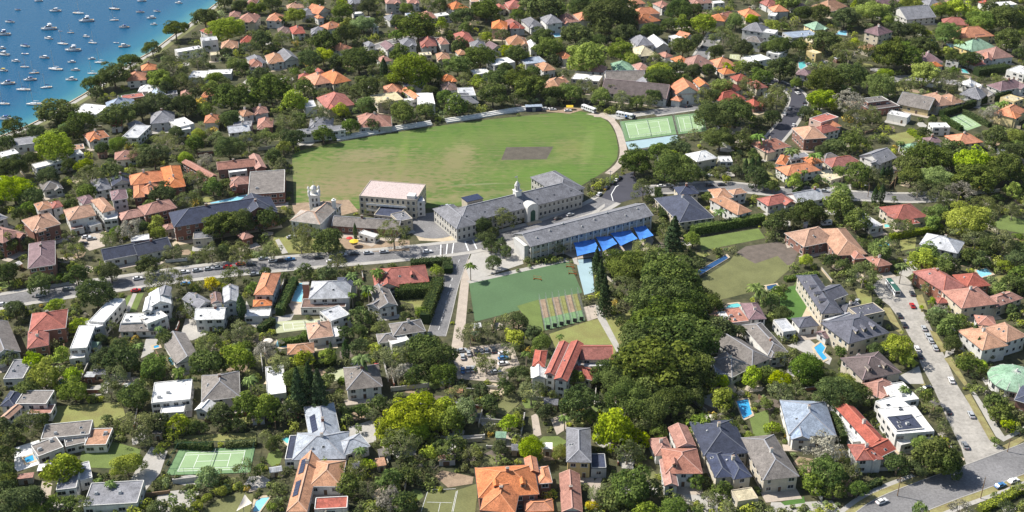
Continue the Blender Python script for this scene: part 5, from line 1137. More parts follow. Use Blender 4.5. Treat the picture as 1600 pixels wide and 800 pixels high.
# ================================================================== trees
def leafmat(name, c, c2, tr=0.33):
    m = bpy.data.materials.new(name); m.use_nodes = True; N, L = m.node_tree.nodes, m.node_tree.links; N.remove(N['Principled BSDF'])
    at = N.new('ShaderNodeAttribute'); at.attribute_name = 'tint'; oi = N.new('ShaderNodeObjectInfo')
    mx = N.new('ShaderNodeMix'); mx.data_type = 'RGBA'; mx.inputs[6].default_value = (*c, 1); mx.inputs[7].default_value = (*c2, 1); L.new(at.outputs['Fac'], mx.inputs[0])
    hs = N.new('ShaderNodeHueSaturation'); L.new(mx.outputs[2], hs.inputs['Color'])
    for o, a, b_ in (('Value', .9 if name == 'leaf_F' else .78, 1.08 if name == 'leaf_F' else 1.2), ('Hue', .485, .515), ('Saturation', .9, 1.12)):
        r = N.new('ShaderNodeMapRange'); r.inputs[3].default_value = a; r.inputs[4].default_value = b_
        if o == 'Value': L.new(oi.outputs['Random'], r.inputs[0])
        else:
            q = N.new('ShaderNodeMath'); q.operation = 'FRACT'; k = N.new('ShaderNodeMath'); k.operation = 'MULTIPLY'; k.inputs[1].default_value = 17.3 if o == 'Hue' else 7.7
            L.new(oi.outputs['Random'], k.inputs[0]); L.new(k.outputs[0], q.inputs[0]); L.new(q.outputs[0], r.inputs[0])
        L.new(r.outputs[0], hs.inputs[o])
    d = N.new('ShaderNodeBsdfDiffuse'); t = N.new('ShaderNodeBsdfTranslucent'); ms_ = N.new('ShaderNodeMixShader'); ms_.inputs[0].default_value = tr
    L.new(hs.outputs[0], d.inputs[0]); L.new(hs.outputs[0], t.inputs[0]); L.new(d.outputs[0], ms_.inputs[1]); L.new(t.outputs[0], ms_.inputs[2])
    L.new(ms_.outputs[0], N['Material Output'].inputs[0]); MATS[name] = m; return m
KIND = {  # colour pair, name, label words
 'F': ((.034, .056, .016), (.090, .110, .028), 'fig_tree', 'dark green fig tree'), 'D': ((.030, .050, .019), (.078, .096, .032), 'broadleaf_tree', 'deep green broadleaf tree'),
 'G': ((.050, .082, .020), (.114, .145, .034), 'garden_tree', 'mid green garden tree'), 'L': ((.100, .140, .016), (.215, .250, .028), 'leafy_tree', 'bright lime green tree'),
 'Y': ((.095, .120, .018), (.180, .210, .036), 'leafy_tree', 'yellow-green leafy tree'), 'O': ((.055, .068, .028), (.122, .135, .052), 'gum_tree', 'olive grey gum tree'),
 'E': ((.080, .120, .045), (.160, .205, .085), 'leafy_tree', 'pale soft green tree'), 'J': ((.110, .105, .080), (.230, .215, .175), 'bare_tree', 'pale grey sparse tree'),
 'A': ((.180, .140, .020), (.330, .270, .040), 'leafy_tree', 'golden yellow tree'), 'P': ((.045, .075, .022), (.110, .150, .045), 'palm_tree', 'feathery palm tree'),
 'C': ((.022, .045, .018), (.055, .085, .030), 'cypress_tree', 'slender dark cypress'), 'N': ((.022, .042, .020), (.052, .078, .034), 'pine_tree', 'tall dark conifer')}
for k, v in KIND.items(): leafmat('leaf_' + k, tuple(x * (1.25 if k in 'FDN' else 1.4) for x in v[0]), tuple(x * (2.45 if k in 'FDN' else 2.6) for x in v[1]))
def mid_h(r): return max(r * .80, min(r * .88 + .5, 9.0))
def quads_mesh(name, cen, nor, size, tint, rg, mats=None, mi=None, aspect=1.0):
    """one mesh of leaf clumps: a bent diamond for each clump"""
    n = len(cen); nor = nor / np.maximum(np.linalg.norm(nor, axis=1, keepdims=True), 1e-6)
    t = np.cross(nor, rg.normal(size=(n, 3))); t /= np.maximum(np.linalg.norm(t, axis=1, keepdims=True), 1e-6); b = np.cross(nor, t)
    s = size[:, None] * 0.5; as_ = rg.uniform(.6, 1.0, (n, 1)) * aspect
    v = np.empty((n, 4, 3)); v[:, 0] = cen + t * s; v[:, 1] = cen + b * s * as_ + nor * s * rg.uniform(-.3, .3, (n, 1)); v[:, 2] = cen - t * s * rg.uniform(.7, 1, (n, 1)); v[:, 3] = cen - b * s * as_ + nor * s * rg.uniform(-.3, .3, (n, 1))
    m = bpy.data.meshes.new(name); m.vertices.add(4 * n); m.vertices.foreach_set('co', v.reshape(-1).astype(np.float32))
    m.loops.add(4 * n); m.loops.foreach_set('vertex_index', np.arange(4 * n, dtype=np.int32)); m.polygons.add(n); m.polygons.foreach_set('loop_start', np.arange(0, 4 * n, 4, dtype=np.int32))
    for x in (mats or []): m.materials.append(MATS[x])
    if mi is not None: m.polygons.foreach_set('material_index', np.asarray(mi, dtype=np.int32))
    a = m.attributes.new('tint', 'FLOAT', 'FACE'); a.data.foreach_set('value', tint.astype(np.float32)); m.update(calc_edges=True); return m
def fib(n, rg, up=-0.6):
    i = np.arange(n) + .5; z = 1 - (1 - up) * i / n; ph = i * 2.399963 + rg.uniform(0, 6); r = np.sqrt(np.maximum(0, 1 - z * z)); p = np.stack([r * np.cos(ph), r * np.sin(ph), z], 1)
    return p + rg.normal(scale=.35 / math.sqrt(n), size=p.shape) * 2
def crown_pts(r, hz, nl, rl, leaf, dens, rg, sparse=0.0):
    """leaf clump positions for a lobed crown: r half width, hz half height, nl lobes of radius rl"""
    base = fib(nl, rg); rad = rg.uniform(.55, 1.08, (nl, 1)); lc = base * rad * np.array([r - rl * .6, r - rl * .6, hz - rl * .5]); lr = rl * rg.uniform(.5, 1.4, nl)
    C, Nn, LT = [], [], []
    for c, q in zip(lc, lr):
        n = int(4 * math.pi * q * q * .62 * dens / (leaf * leaf * .55)); d = rg.normal(size=(n, 3)); d /= np.linalg.norm(d, axis=1, keepdims=True)
        out = c / np.array([r, r, hz]); out = out / max(np.linalg.norm(out), .05) + np.array([0, 0, .55]); keep = (d @ out) > -.15; d = d[keep]
        sq = np.array([1, 1, .8]); pos = c + d * q * sq * rg.uniform(.72 - sparse * .5, 1.06, (len(d), 1)); C.append(pos); LT.append(np.full(len(d), rg.uniform(-.28, .28))); Nn.append(d + np.array([-.15, 0, .25]) + rg.normal(scale=.42, size=d.shape))
    m = int(2.2 * r * r * dens / (leaf * leaf)); d = rg.normal(size=(m, 3)); d /= np.linalg.norm(d, axis=1, keepdims=True); d[:, 2] = np.where(d[:, 2] < -.2, -d[:, 2], d[:, 2])
    if sparse < .3: C.append(d * np.array([r, r, hz]) * rg.uniform(.45, .8, (m, 1))); Nn.append(d + rg.normal(scale=.5, size=d.shape))
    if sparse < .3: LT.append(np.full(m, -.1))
    return np.concatenate(C), np.concatenate(Nn), np.concatenate(LT)
def crown_mesh(name, r, hz, nl, rl, leaf, dens, seed, sparse=0.0):
    rg = np.random.default_rng(seed); c, n, lt = crown_pts(r, hz, nl, rl, leaf, dens, rg, sparse)
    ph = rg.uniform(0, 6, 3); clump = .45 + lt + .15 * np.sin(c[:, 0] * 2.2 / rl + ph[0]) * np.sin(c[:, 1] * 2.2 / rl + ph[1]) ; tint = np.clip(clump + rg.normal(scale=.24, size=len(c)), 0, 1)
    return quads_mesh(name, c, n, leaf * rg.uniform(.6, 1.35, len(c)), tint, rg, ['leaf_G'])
SIZES = [2.2, 4.0, 6.5, 10.0]
CROWN = {}
for si, r in enumerate(SIZES):
    for v in range(4):
        nl = (9, 20, 34, 60)[si]; rl = r * (.50, .38, .31, .25)[si]; leaf = (.42, .52, .62, .78)[si] * (.82, 1.0, 1.18, 1.4)[v]
        CROWN['d', si, v] = crown_mesh('dense_crown', r, r * (.80 + .1 * (v % 2)), nl, rl, leaf, 1.5, 100 + si * 10 + v)
    for v in range(3):
        CROWN['o', si, v] = crown_mesh('open_crown', r, r * (.78 + .1 * v), (9, 16, 24, 36)[si], r * (.42, .33, .28, .23)[si], (.36, .42, .5, .62)[si], .95, 300 + si * 10 + v, .4)
def trunk_mesh(name, h, rad, spread, seed, n=5, m='bark'):
    rg = random.Random(seed); b = B(); b.tube([(0, 0, -.4), (0, 0, h * .35), (rg.uniform(-.3, .3), rg.uniform(-.3, .3), h)], [rad * 1.35, rad, rad * .75], 7)
    for i in range(n):
        a = i * 6.283 / n + rg.uniform(-.4, .4); q = spread * rg.uniform(.5, .8); b.tube([(0, 0, h * .75), (math.cos(a) * q * .45, math.sin(a) * q * .45, h + q * .4), (math.cos(a) * q, math.sin(a) * q, h + q * .9)], [rad * .6, rad * .38, rad * .12], 5)
    return me(name, b.v, b.f, m, b.m)
TRUNK = {si: trunk_mesh('trunk', r * .75, .1 + r * .045, r, 5 + si) for si, r in enumerate(SIZES)}
TRUNKP = {si: trunk_mesh('trunk', r * .95, .09 + r * .035, r, 25 + si, 7, 'bark_pale') for si, r in enumerate(SIZES)}
def palm_meshes(seed):
    rg = random.Random(seed); b = B(); n = 17; tint = []
    for i in range(n):
        a = i * 6.283 / n + rg.uniform(-.15, .15); up = rg.uniform(.1, 1.0); L_ = rg.uniform(2.5, 3.3); pts = []
        for k in range(6):
            t = k / 5; d = L_ * t; pts.append((d * math.cos(a) * (.85), d * math.sin(a) * .85, up * d * .9 - .32 * d * d * (.6 + .3 * up)))
        for k in range(5):
            p, q = Vector(pts[k]), Vector(pts[k + 1]); s = Vector((-math.sin(a), math.cos(a), 0)); w0_, w1_ = .55 * (1 - abs(k / 5 - .35)), .55 * (1 - abs((k + 1) / 5 - .35)) * (0 if k == 4 else 1)
            dz = Vector((0, 0, -.28))
            b.add([p, q, q + s * w1_ + dz, p + s * w0_ + dz], [(0, 1, 2, 3)]); b.add([p, q, q - s * w1_ + dz, p - s * w0_ + dz], [(3, 2, 1, 0)]); tint += [rg.random()] * 2
    m = me('palm_crown', b.v, b.f, 'leaf_P'); a = m.attributes.new('tint', 'FLOAT', 'FACE'); a.data.foreach_set('value', tint)
    return m
PALM = [palm_meshes(i) for i in range(3)]
tb = B(); tb.tube([(0, 0, -.4), (.05, 0, .5), (0, .02, 1)], [.32, .2, .17], 8); PTRUNK = me('palm_trunk', tb.v, tb.f, 'bark_pale', tb.m)
def cone_mesh(name, shape, seed):
    rg = np.random.default_rng(seed); n = 1500 if shape == 'C' else 3200; t = rg.uniform(0, 1, n) ** .8; a = rg.uniform(0, 6.283, n)
    if shape == 'C': rr = np.sin(np.clip(t * 1.0 + .05, 0, 1) * math.pi) ** .55 * (1 - .35 * t)
    else: rr = (1 - t) ** .85 * (.80 + .25 * np.sin(t * 46)) * (.85 + .2 * np.sin(a * 5 + t * 9)) + .04
    rr = rr * rg.uniform(.8, 1.05, n); c = np.stack([rr * np.cos(a), rr * np.sin(a), t], 1); d = np.stack([np.cos(a), np.sin(a), np.full(n, .35)], 1) + rg.normal(scale=.45, size=(n, 3))
    return c, d, rg
def conifer(shape, seed, R_, H_):
    c, d, rg = cone_mesh('conifer', shape, seed); c = c * np.array([R_, R_, H_])
    return quads_mesh('conifer_crown', c, d, rg.uniform(.35, .75, len(c)) * (.8 if shape == 'C' else 1.25), np.clip(rg.normal(.5, .3, len(c)), 0, 1), rg, ['leaf_' + shape])
CYP = [conifer('C', 40 + i, 1.6, 10.0) for i in range(2)]; PINE = [conifer('N', 50 + i, 4.2, 17.0) for i in range(3)]
TREES = []
def set_mat(o, m):
    o.material_slots[0].link = 'OBJECT'; o.material_slots[0].material = MATS[m]
def plant(x, y, wm, k, rg, hfac=1.0):
    """a tree at ground point x, y with a crown wm metres wide"""
    kd = KIND[k]; T = empty(kd[2], (x, y, 0), rg.uniform(0, 6.28)); T['category'] = 'palm' if k == 'P' else 'tree'
    if k == 'P':
        s = max(.75, wm / 5.4); h = max(4.0, wm * 1.15) * hfac
        t = ob('trunk', PTRUNK, T, scale=(1, 1, h)); c = ob('crown', rg.choice(PALM), T, (0, 0, h), rg.uniform(0, 6), (s, s, s))
    elif k in 'CN':
        src = rg.choice(CYP if k == 'C' else PINE); R0, H0 = (1.6, 10.) if k == 'C' else (4.2, 17.); s = wm / 2 / R0; hs = s * (1.0 if k == 'N' else max(.8, min(1.3, 9.0 / (H0 * s)))) 
        if k == 'N': hs = min(s, 1.15)
        B().tube([(0, 0, -.3), (0, 0, H0 * hs * .8)], [.3 * s, .08], 6).build('trunk', 'bark', T); ob('crown', src, T, (0, 0, .6), 0, (s, s, hs))
    else:
        r = wm / 2; si = min(range(4), key=lambda i: abs(math.log(SIZES[i] / r))); s = r / SIZES[si]; op = k in 'OJ'
        hh = mid_h(r) * hfac                       # height of the crown's middle
        key = ('o', si, rg.randrange(3)) if op else ('d', si, rg.randrange(4))
        zs = s * rg.uniform(.85, 1.05) * (1.0 if r < 8 else .85)
        ob('trunk', (TRUNKP if op else TRUNK)[si], T, scale=(s, s, hh / (SIZES[si] * (.95 if op else .75)) * .72)); ex = rg.uniform(.84, 1.18); c = ob('crown', CROWN[key], T, (0, 0, hh), 0, (s * ex, s / ex, zs)); set_mat(c, 'leaf_' + k)
    px = PX((x, y, wm * .5)); TREES.append([T, k, wm, px]); return T
trg = random.Random(77)
TREE_XY = []
for ln in TREE_TXT.strip().splitlines():
    if ln.startswith('T '): _, tc_, tr_ = ln.split(); tc_, tr_ = int(tc_), int(tr_); continue
    v = ln.split()
    for i in range(0, len(v), 4):
        px, py = tile(tc_, tr_, float(v[i]), float(v[i + 1])); wpx = float(v[i + 2]) / 4; k = v[i + 3]
        p0 = W(px, py + wpx * .3); wm = wpx / SC(min(py + wpx * .35, 820)) * (1.04 if k in 'DGOFLYEJ' else 1.0)
        r = wm / 2
        zc = {'P': max(4.0, wm * 1.15), 'C': 4.6, 'N': 7.5 * min(wm / 8.4, 1.15)}.get(k, mid_h(r))
        if k == 'P': wm *= 1.0
        p = W(px, py, zc); plant(p.x, p.y, wm, k, trg); TREE_XY.append((p.x, p.y, r))
N_HAND = len(TREES)

# ------------------------------------------------------------------ hedges
def hedge(pts, w, h, label, k='D', seed=0):
    ln = [W(*p) for p in pts]; ctr = ln[len(ln) // 2]; rg = np.random.default_rng(900 + seed); C, Nn = [], []
    root = tag(empty('hedge', ctr), label, 'hedge'); core = B()
    for i in range(len(ln) - 1):
        a, c = ln[i] - ctr, ln[i + 1] - ctr; t = (c - a); Lg = t.length; t.normalize(); nn = Vector((-t.y, t.x, 0))
        core.add([a + nn * w * .4, a - nn * w * .4, c - nn * w * .4, c + nn * w * .4] + [p + Vector((0, 0, h * .9)) for p in (a + nn * w * .4, a - nn * w * .4, c - nn * w * .4, c + nn * w * .4)], [(0, 1, 2, 3), (7, 6, 5, 4), (0, 4, 5, 1), (1, 5, 6, 2), (2, 6, 7, 3), (3, 7, 4, 0)])
        n = int(Lg * (w + 2 * h) * 5.5); u = rg.uniform(0, Lg, n); side = rg.uniform(0, w + 2 * h, n); bump = rg.normal(scale=.14, size=n) + .18 * np.sin(u * 1.3 + seed) * np.sin(side * 1.1)
        top = side < w; lft = (~top) & (side < w + h)
        off = np.where(top, side - w / 2, np.where(lft, w / 2 + bump, -w / 2 - bump)); z = np.where(top, h + bump, np.where(lft, side - w, side - w - h))
        T_, N_ = np.array(t), np.array(nn); C.append(np.array(a) + u[:, None] * T_ + off[:, None] * N_ + z[:, None] * np.array([0, 0, 1])); Nn.append(np.where(top[:, None], np.array([0, 0, 1.]), np.where(lft[:, None], N_, -N_)) + rg.normal(scale=.5, size=(n, 3)))
    C, Nn = np.concatenate(C), np.concatenate(Nn); core.build('stems', 'leaf_' + k, root)
    m = quads_mesh('hedge_leaves', C, Nn, rg.uniform(.35, .75, len(C)), np.clip(rg.normal(.5, .3, len(C)), 0, 1), rg, ['leaf_' + k]); ob('leaves', m, root)
    up = -h * 3.2
    PROT.append([(p[0], p[1] + 2) for p in pts] + [(p[0], p[1] + up - 2) for p in pts[::-1]]); return root
HEDGES = [([(1027, 302), (1037, 346)], 3.2, 4, 'tall narrow hedge between the classroom block and dark slate house', 'D'), ([(1080, 367), (1135, 357), (1192, 347)], 4, 4.5, 'long bushy hedge above the lawn strip', 'G'), ([(617, 464), (676, 460)], 6, 5, 'thick square-cut hedge below the red bungalow', 'D'),
 ([(686, 447), (676, 472), (664, 506)], 5, 5, 'tall clipped hedge along the side street', 'D'), ([(462, 443), (449, 468), (437, 494)], 3.2, 4, 'hedge between orange-roofed house and pale blue pool', 'D'), ([(1390, 374), (1472, 359)], 2.6, 2.8, 'bright clipped hedge beside the red hip-roofed house', 'L'),
 ([(1470, 183), (1522, 165), (1576, 150)], 4, 4.2, 'tall dark hedge along the top of two courts', 'D'), ([(1472, 187), (1502, 205)], 3, 3, 'hedge down the left side of the hedged tennis court', 'D'), ([(1506, 178), (1546, 199)], 3, 3, 'hedge between the two courts at the right', 'D'), ([(1524, 118), (1573, 111)], 7, 5, 'massive dark hedge below the pink-roofed villa', 'D'),
 ([(1226, 439), (1278, 430)], 3, 1.8, 'low hedge at the top of the formal lawn', 'G'), ([(274, 698), (333, 702)], 3, 2.4, 'hedge behind the green fenced tennis court', 'D'), ([(353, 698), (402, 695)], 3, 2.4, 'grey-green hedge right of the tennis court', 'O'), ([(1301, 655), (1317, 694)], 3, 4, 'hedge beside the blue-grey metal roof', 'D'),
 ([(566, 176), (592, 172)], 3, 2.5, 'clipped hedge behind the oval terrace', 'G'), ([(1421, 207), (1449, 224)], 4, 2.6, 'bright hedge along the small dry lawn', 'L'), ([(642, 416), (680, 413), (699, 412), (700, 428)], 4.5, 3, 'curved hedge round the red bungalow corner', 'D'), ([(1305, 655), (1325, 650)], 1.6, 1.2, 'low garden hedge nearest the red cross-gable house', 'G'), ([(1312, 672), (1330, 668)], 1.6, 1.2, 'second low garden hedge near the red cross-gable house', 'G'),
 ([(435, 540), (470, 535), (480, 525)], 3, 2.5, 'hedge below the pale green court', 'G'), ([(405, 520), (428, 505)], 3, 3, 'hedge left of the pale green court', 'D'), ([(490, 574), (525, 568)], 3, 2.5, 'clipped hedge below the slim cypresses', 'D'), ([(1362, 488), (1374, 472)], 2.5, 2, 'hedge beside the bus forecourt', 'D'), ([(1220, 580), (1223, 582)], 1, 1, 'small clipped shrub hedge near the weathered roof', 'G'),
 ([(1240, 303), (1262, 288)], 2, 1.6, 'low hedge in front of the bright orange villa', 'D'), ([(1530, 800), (1600, 765)], 3, 2, 'hedge at the bottom right corner', 'Y'), ([(1345, 768), (1375, 755)], 2.5, 2, 'dark hedge along the avenue footpath', 'D'), ([(530, 597), (560, 605)], 2.5, 2, 'hedge beside the palms', 'G')]
for i, a in enumerate(HEDGES): hedge(a[0], a[1], a[2], a[3], a[4], i)
# ================================================================== boats
def hull_pts(Lb, bm, fb, sheer=.25):
    """closed hull: pointed bow at +x, flat transom"""
    st = [(-.5, .78, .0), (-.25, .97, .0), (.05, 1.0, .02), (.28, .78, .10), (.42, .40, .2), (.5, .03, .3)]
    v, f = [], []
    for (t, k, s) in st:
        x = t * Lb; hb = bm / 2 * k; top = fb * (1 + sheer * s * 3)
        v += [(x, -hb, top), (x * .97, -hb * .78, .12), (x * .94, 0, -.25), (x * .97, hb * .78, .12), (x, hb, top)]
    n = 5
    for i in range(len(st) - 1):
        for j in range(4): f.append((i * n + j, (i + 1) * n + j, (i + 1) * n + j + 1, i * n + j + 1))
    f.append((0, 1, 2, 3, 4)); return v, f, st
mat('hull_white', (.80, .80, .80), .35, .03); mat('hull_navy', (.03, .04, .09), .3, .05); mat('deck', (.66, .63, .57), .7, .05); mat('deck_teak', (.35, .24, .14), .8, .1); mat('canvas_blue', (.05, .10, .28), .8, .08); mat('canvas_yellow', (.55, .45, .12), .8, .05)
def boat(kind, Lb, hullm, rg, canv):
    root = empty({'s': 'sailing_yacht', 'm': 'motor_cruiser', 'd': 'dinghy'}[kind], (0, 0, 0)); bm = Lb * (.29 if kind == 's' else .34); fb = Lb * (.085 if kind == 's' else .10)
    v, f, st = hull_pts(Lb, bm, fb); ob('hull', me('hull', v, f, hullm), root)
    dk = [(t * Lb * .985, -bm / 2 * k * .96, fb * (1 + .75 * s) - .02) for t, k, s in st] + [(t * Lb * .985, bm / 2 * k * .96, fb * (1 + .75 * s) - .02) for t, k, s in st[::-1]]
    ob('deck', me('deck', dk, [tuple(range(len(dk)))], 'deck_teak' if rg.random() < .25 else 'deck'), root)
    z = fb
    def cab(x0, x1, w, h, tap=.8, m='hull_white', name='cabin', z0=z):
        a, b_ = w / 2, w / 2 * tap; vv = [(x0, -a, z0), (x1, -a * .8, z0), (x1, a * .8, z0), (x0, a, z0), (x0 + .1 * h, -b_, z0 + h), (x1 - h * .9, -b_ * .8, z0 + h), (x1 - h * .9, b_ * .8, z0 + h), (x0 + .1 * h, b_, z0 + h)]
        return ob(name, me(name, vv, [(4, 5, 6, 7), (0, 1, 5, 4), (1, 2, 6, 5), (2, 3, 7, 6), (3, 0, 4, 7)], m), root)
    if kind == 's':
        cab(-.12 * Lb, .26 * Lb, bm * .6, Lb * .05); B().box(-.42 * Lb, -.16 * Lb, -bm * .24, bm * .24, z - .02, z + .03).build('cockpit', 'deck_teak', root)
        mh = Lb * 1.25; mx = .06 * Lb; B().tube([(mx, 0, z), (mx, 0, z + mh)], [.17, .11], 6).build('mast', 'trim', root)
        B().tube([(mx, 0, z + 1.5), (mx - .38 * Lb, 0, z + 1.4)], .07, 6).tube([(mx - .1, 0, z + 1.66), (mx - .2 * Lb, 0, z + 1.68), (mx - .36 * Lb, 0, z + 1.55)], [.24, .2, .12], 6, 1).build('boom', ['trim', canv], root)
        B().tube([(.48 * Lb, 0, z + .3), (mx, 0, z + mh)], .025, 4).tube([(-.48 * Lb, 0, z + .2), (mx, 0, z + mh)], .025, 4).tube([(mx, -bm * .3, z + mh * .55), (mx, bm * .3, z + mh * .55)], .04, 4).build('rigging', 'trim', root)
    elif kind == 'm':
        cab(-.2 * Lb, .3 * Lb, bm * .74, Lb * .10); ws = cab(-.18 * Lb, .19 * Lb, bm * .66, Lb * .06, .85, 'glass', 'windscreen', z + Lb * .1)
        if Lb > 7.5: B().box(-.24 * Lb, .08 * Lb, -bm * .33, bm * .33, z + Lb * .16, z + Lb * .175).box(-.22 * Lb, .0, -bm * .3, bm * .3, z + Lb * .175, z + Lb * .21, 1).build('flybridge', ['hull_white', canv], root)
        else: B().box(-.3 * Lb, .05 * Lb, -bm * .34, bm * .34, z + Lb * .165, z + Lb * .18).build('canopy', canv if rg.random() < .5 else 'hull_white', root)
        B().box(-.46 * Lb, -.22 * Lb, -bm * .32, bm * .32, z - .02, z + .05).build('cockpit', 'deck_teak', root)
        b = B()
        for s in (-1, 1): b.tube([(.1 * Lb, s * bm * .42, z + .6), (.4 * Lb, s * bm * .2, z + .85), (.49 * Lb, 0, z + .95)], .03, 4)
        b.build('bow_rail', 'trim', root)
        if Lb > 10: B().box(-.2 * Lb, .02 * Lb, -bm * .28, bm * .28, z + Lb * .27, z + Lb * .285).tube([(-.1 * Lb, 0, z + Lb * .21), (-.1 * Lb, 0, z + Lb * .42)], .1, 6).build('radar_arch', 'hull_white', root)
    else: B().box(-.3 * Lb, .1 * Lb, -bm * .3, bm * .3, fb, fb + .1).build('thwart', 'canvas_blue', root)
    return root
BOATS = [(240, 5, 'm', 12), (110, 60, 'm', 8), (345, 68, 'm', 18), (490, 82, 's', 18), (712, 55, 's', 16, 1), (885, 5, 'm', 12), (1115, 18, 'm', 12), (60, 137, 'm', 12), (875, 75, 'm', 13), (980, 70, 'm', 10), (945, 112, 'm', 13), (960, 152, 'm', 11), (712, 125, 's', 12), (540, 130, 'm', 19), (305, 180, 'm', 23), (440, 203, 's', 11), (375, 192, 'd', 6),
 (775, 170, 'm', 15), (540, 228, 'm', 11), (302, 240, 'm', 12), (390, 273, 's', 14), (580, 267, 's', 12), (725, 265, 'd', 8), (778, 290, 'm', 14), (155, 288, 'm', 13), (10, 300, 'm', 10), (20, 340, 'm', 18), (20, 215, 'm', 18), (158, 335, 'd', 11), (455, 313, 'm', 18), (275, 360, 'm', 13, 2), (97, 382, 'm', 12), (572, 367, 'm', 9), (625, 390, 's', 14), (447, 387, 'm', 11), (155, 417, 's', 11),
 (345, 432, 's', 19), (470, 438, 'm', 11), (212, 455, 's', 14), (575, 458, 's', 13), (15, 440, 'm', 14, 2), (187, 498, 'm', 14), (445, 498, 'm', 13), (48, 522, 'm', 18), (145, 560, 's', 16), (288, 545, 's', 15), (20, 648, 's', 14), (215, 650, 's', 20), (30, 743, 'm', 15)]
brg = random.Random(5); BOATL = []
for q in BOATS:
    px, py = tile(0, 0, q[0], q[1]); p = W(px, py, -.8); Lb = q[3] * brg.uniform(.48, .62); fl = q[4] if len(q) > 4 else 0
    r = boat(q[2], Lb, 'hull_navy' if fl == 1 else 'hull_white', brg, 'canvas_yellow' if fl == 2 else 'canvas_blue' if brg.random() < .45 else 'hull_white')
    r.location = (p.x, p.y, -1.3); r.rotation_euler = (0, 0, math.pi * brg.choice((1, 1, 1, 0)) + brg.uniform(-.35, .35)); BOATL.append((r, q, (px, py), seg_dist(Vector((p.x, p.y, 0)), shl)))
kn = {'s': 'sailing yacht with a bare mast', 'm': 'motor cruiser', 'd': 'low dinghy'}
def ordinal(i): return ['first', 'second', 'third', 'fourth', 'fifth', 'sixth', 'seventh', 'eighth', 'ninth', 'tenth', 'eleventh', 'twelfth', 'thirteenth', 'fourteenth', 'fifteenth', 'sixteenth', 'seventeenth', 'eighteenth', 'nineteenth', 'twentieth'][i] if i < 20 else str(i + 1) + 'th'
for k in 'smd':
    for size in ('large', 'small'):
        g_ = [b for b in BOATL if b[1][2] == k and (b[1][3] >= 14) == (size == 'large')]
        for i, b in enumerate(sorted(g_, key=lambda b: b[3])):
            colr = 'dark-hulled' if len(b[1]) > 4 and b[1][4] == 1 else 'yellow-covered' if len(b[1]) > 4 else 'white'
            tag(b[0], '%s %s %s on the harbour, %s nearest the seawall' % (size, colr, kn[k], ordinal(i)), 'boat' if k != 'd' else 'dinghy', 'boats moored in the harbour')

# ================================================================== cars and buses
CARC = {'w': (.72, .72, .72), 's': (.42, .44, .46), 'd': (.035, .04, .05), 'r': (.45, .02, .02), 'b': (.06, .20, .42), 'g': (.20, .21, .22)}
CARN = {'w': 'white', 's': 'silver', 'd': 'black', 'r': 'red', 'b': 'blue', 'g': 'grey'}
for k, c in CARC.items(): mat('paint_' + k, c, .28, .03, spec=.5)
def car_body():
    prof = [(-2.25, .35), (-2.28, .75), (-2.1, .95), (-1.2, 1.0), (1.0, 1.0), (1.9, .88), (2.22, .68), (2.25, .35)]
    v, f = [], []
    for s, k in ((-.87, 1), (.87, 1)):
        v += [(x, s * (1 if .3 < z < .9 else .94), z) for x, z in prof]
    n = len(prof); f.append(tuple(range(n))); f.append(tuple(range(n, 2 * n))[::-1]); f += [(i, n + i, n + (i + 1) % n, (i + 1) % n) for i in range(n)]
    return v, f
CB = car_body()
CARB = {k: me('car_body', CB[0], CB[1], 'paint_' + k) for k in CARC}
gv = [(-1.75, -.80, .98), (.95, -.80, .98), (.95, .80, .98), (-1.75, .80, .98), (-1.25, -.63, 1.44), (.15, -.63, 1.44), (.15, .63, 1.44), (-1.25, .63, 1.44)]
CARG = me('cabin_glass', gv, [(0, 1, 5, 4), (1, 2, 6, 5), (2, 3, 7, 6), (3, 0, 4, 7), (4, 5, 6, 7)], 'glass')
CARR = {k: me('car_roof', [(-1.3, -.65, 1.43), (.2, -.65, 1.43), (.2, .65, 1.43), (-1.3, .65, 1.43), (-1.2, -.58, 1.49), (.08, -.58, 1.49), (.08, .58, 1.49), (-1.2, .58, 1.49)], [(0, 1, 5, 4), (1, 2, 6, 5), (2, 3, 7, 6), (3, 0, 4, 7), (4, 5, 6, 7)], 'paint_' + k) for k in CARC}
tb = B(); tb.tube([(0, -.1, 0), (0, .1, 0)], .33, 12, 0).tube([(0, -.11, 0), (0, .11, 0)], .19, 8, 1); CARW = me('wheel', tb.v, tb.f, ['tyre', 'metal_grey'], tb.m)
tb = B(); tb.box(-.04, .04, -.18, .18, -.07, .07); CARL = {n: me(n, tb.v, tb.f, m) for n, m in (('headlight', 'white_paint'), ('tail_light', 'red_fabric'))}
def car(p, rz, k, z=.06):
    r = empty('car', (p.x, p.y, z), rz); ob('body', CARB[k], r); ob('cabin_glass', CARG, r); ob('car_roof', CARR[k], r)
    for x in (-1.4, 1.4):
        for y in (-.8, .8): ob('wheel', CARW, r, (x, y, .33))
    for y in (-.6, .6): ob('headlight', CARL['headlight'], r, (2.24, y, .68)); ob('tail_light', CARL['tail_light'], r, (-2.26, y, .72))
    return r
CARS = []
def cars(c, rr, lst, dirpts, where, z=.06):
    out = []
    for i, (x, y, k) in enumerate(lst):
        px = tile(c, rr, x, y) if c is not None else (x, y)
        a, b_ = W(*dirpts[0]), W(*dirpts[1]); t = b_ - a; rz = math.atan2(t.y, t.x) + brg.uniform(-.03, .03)
        o = car(W(px[0], px[1], .7), rz, k, z); out.append((o, k, px, where)); CARS.append((o, k, px, where))
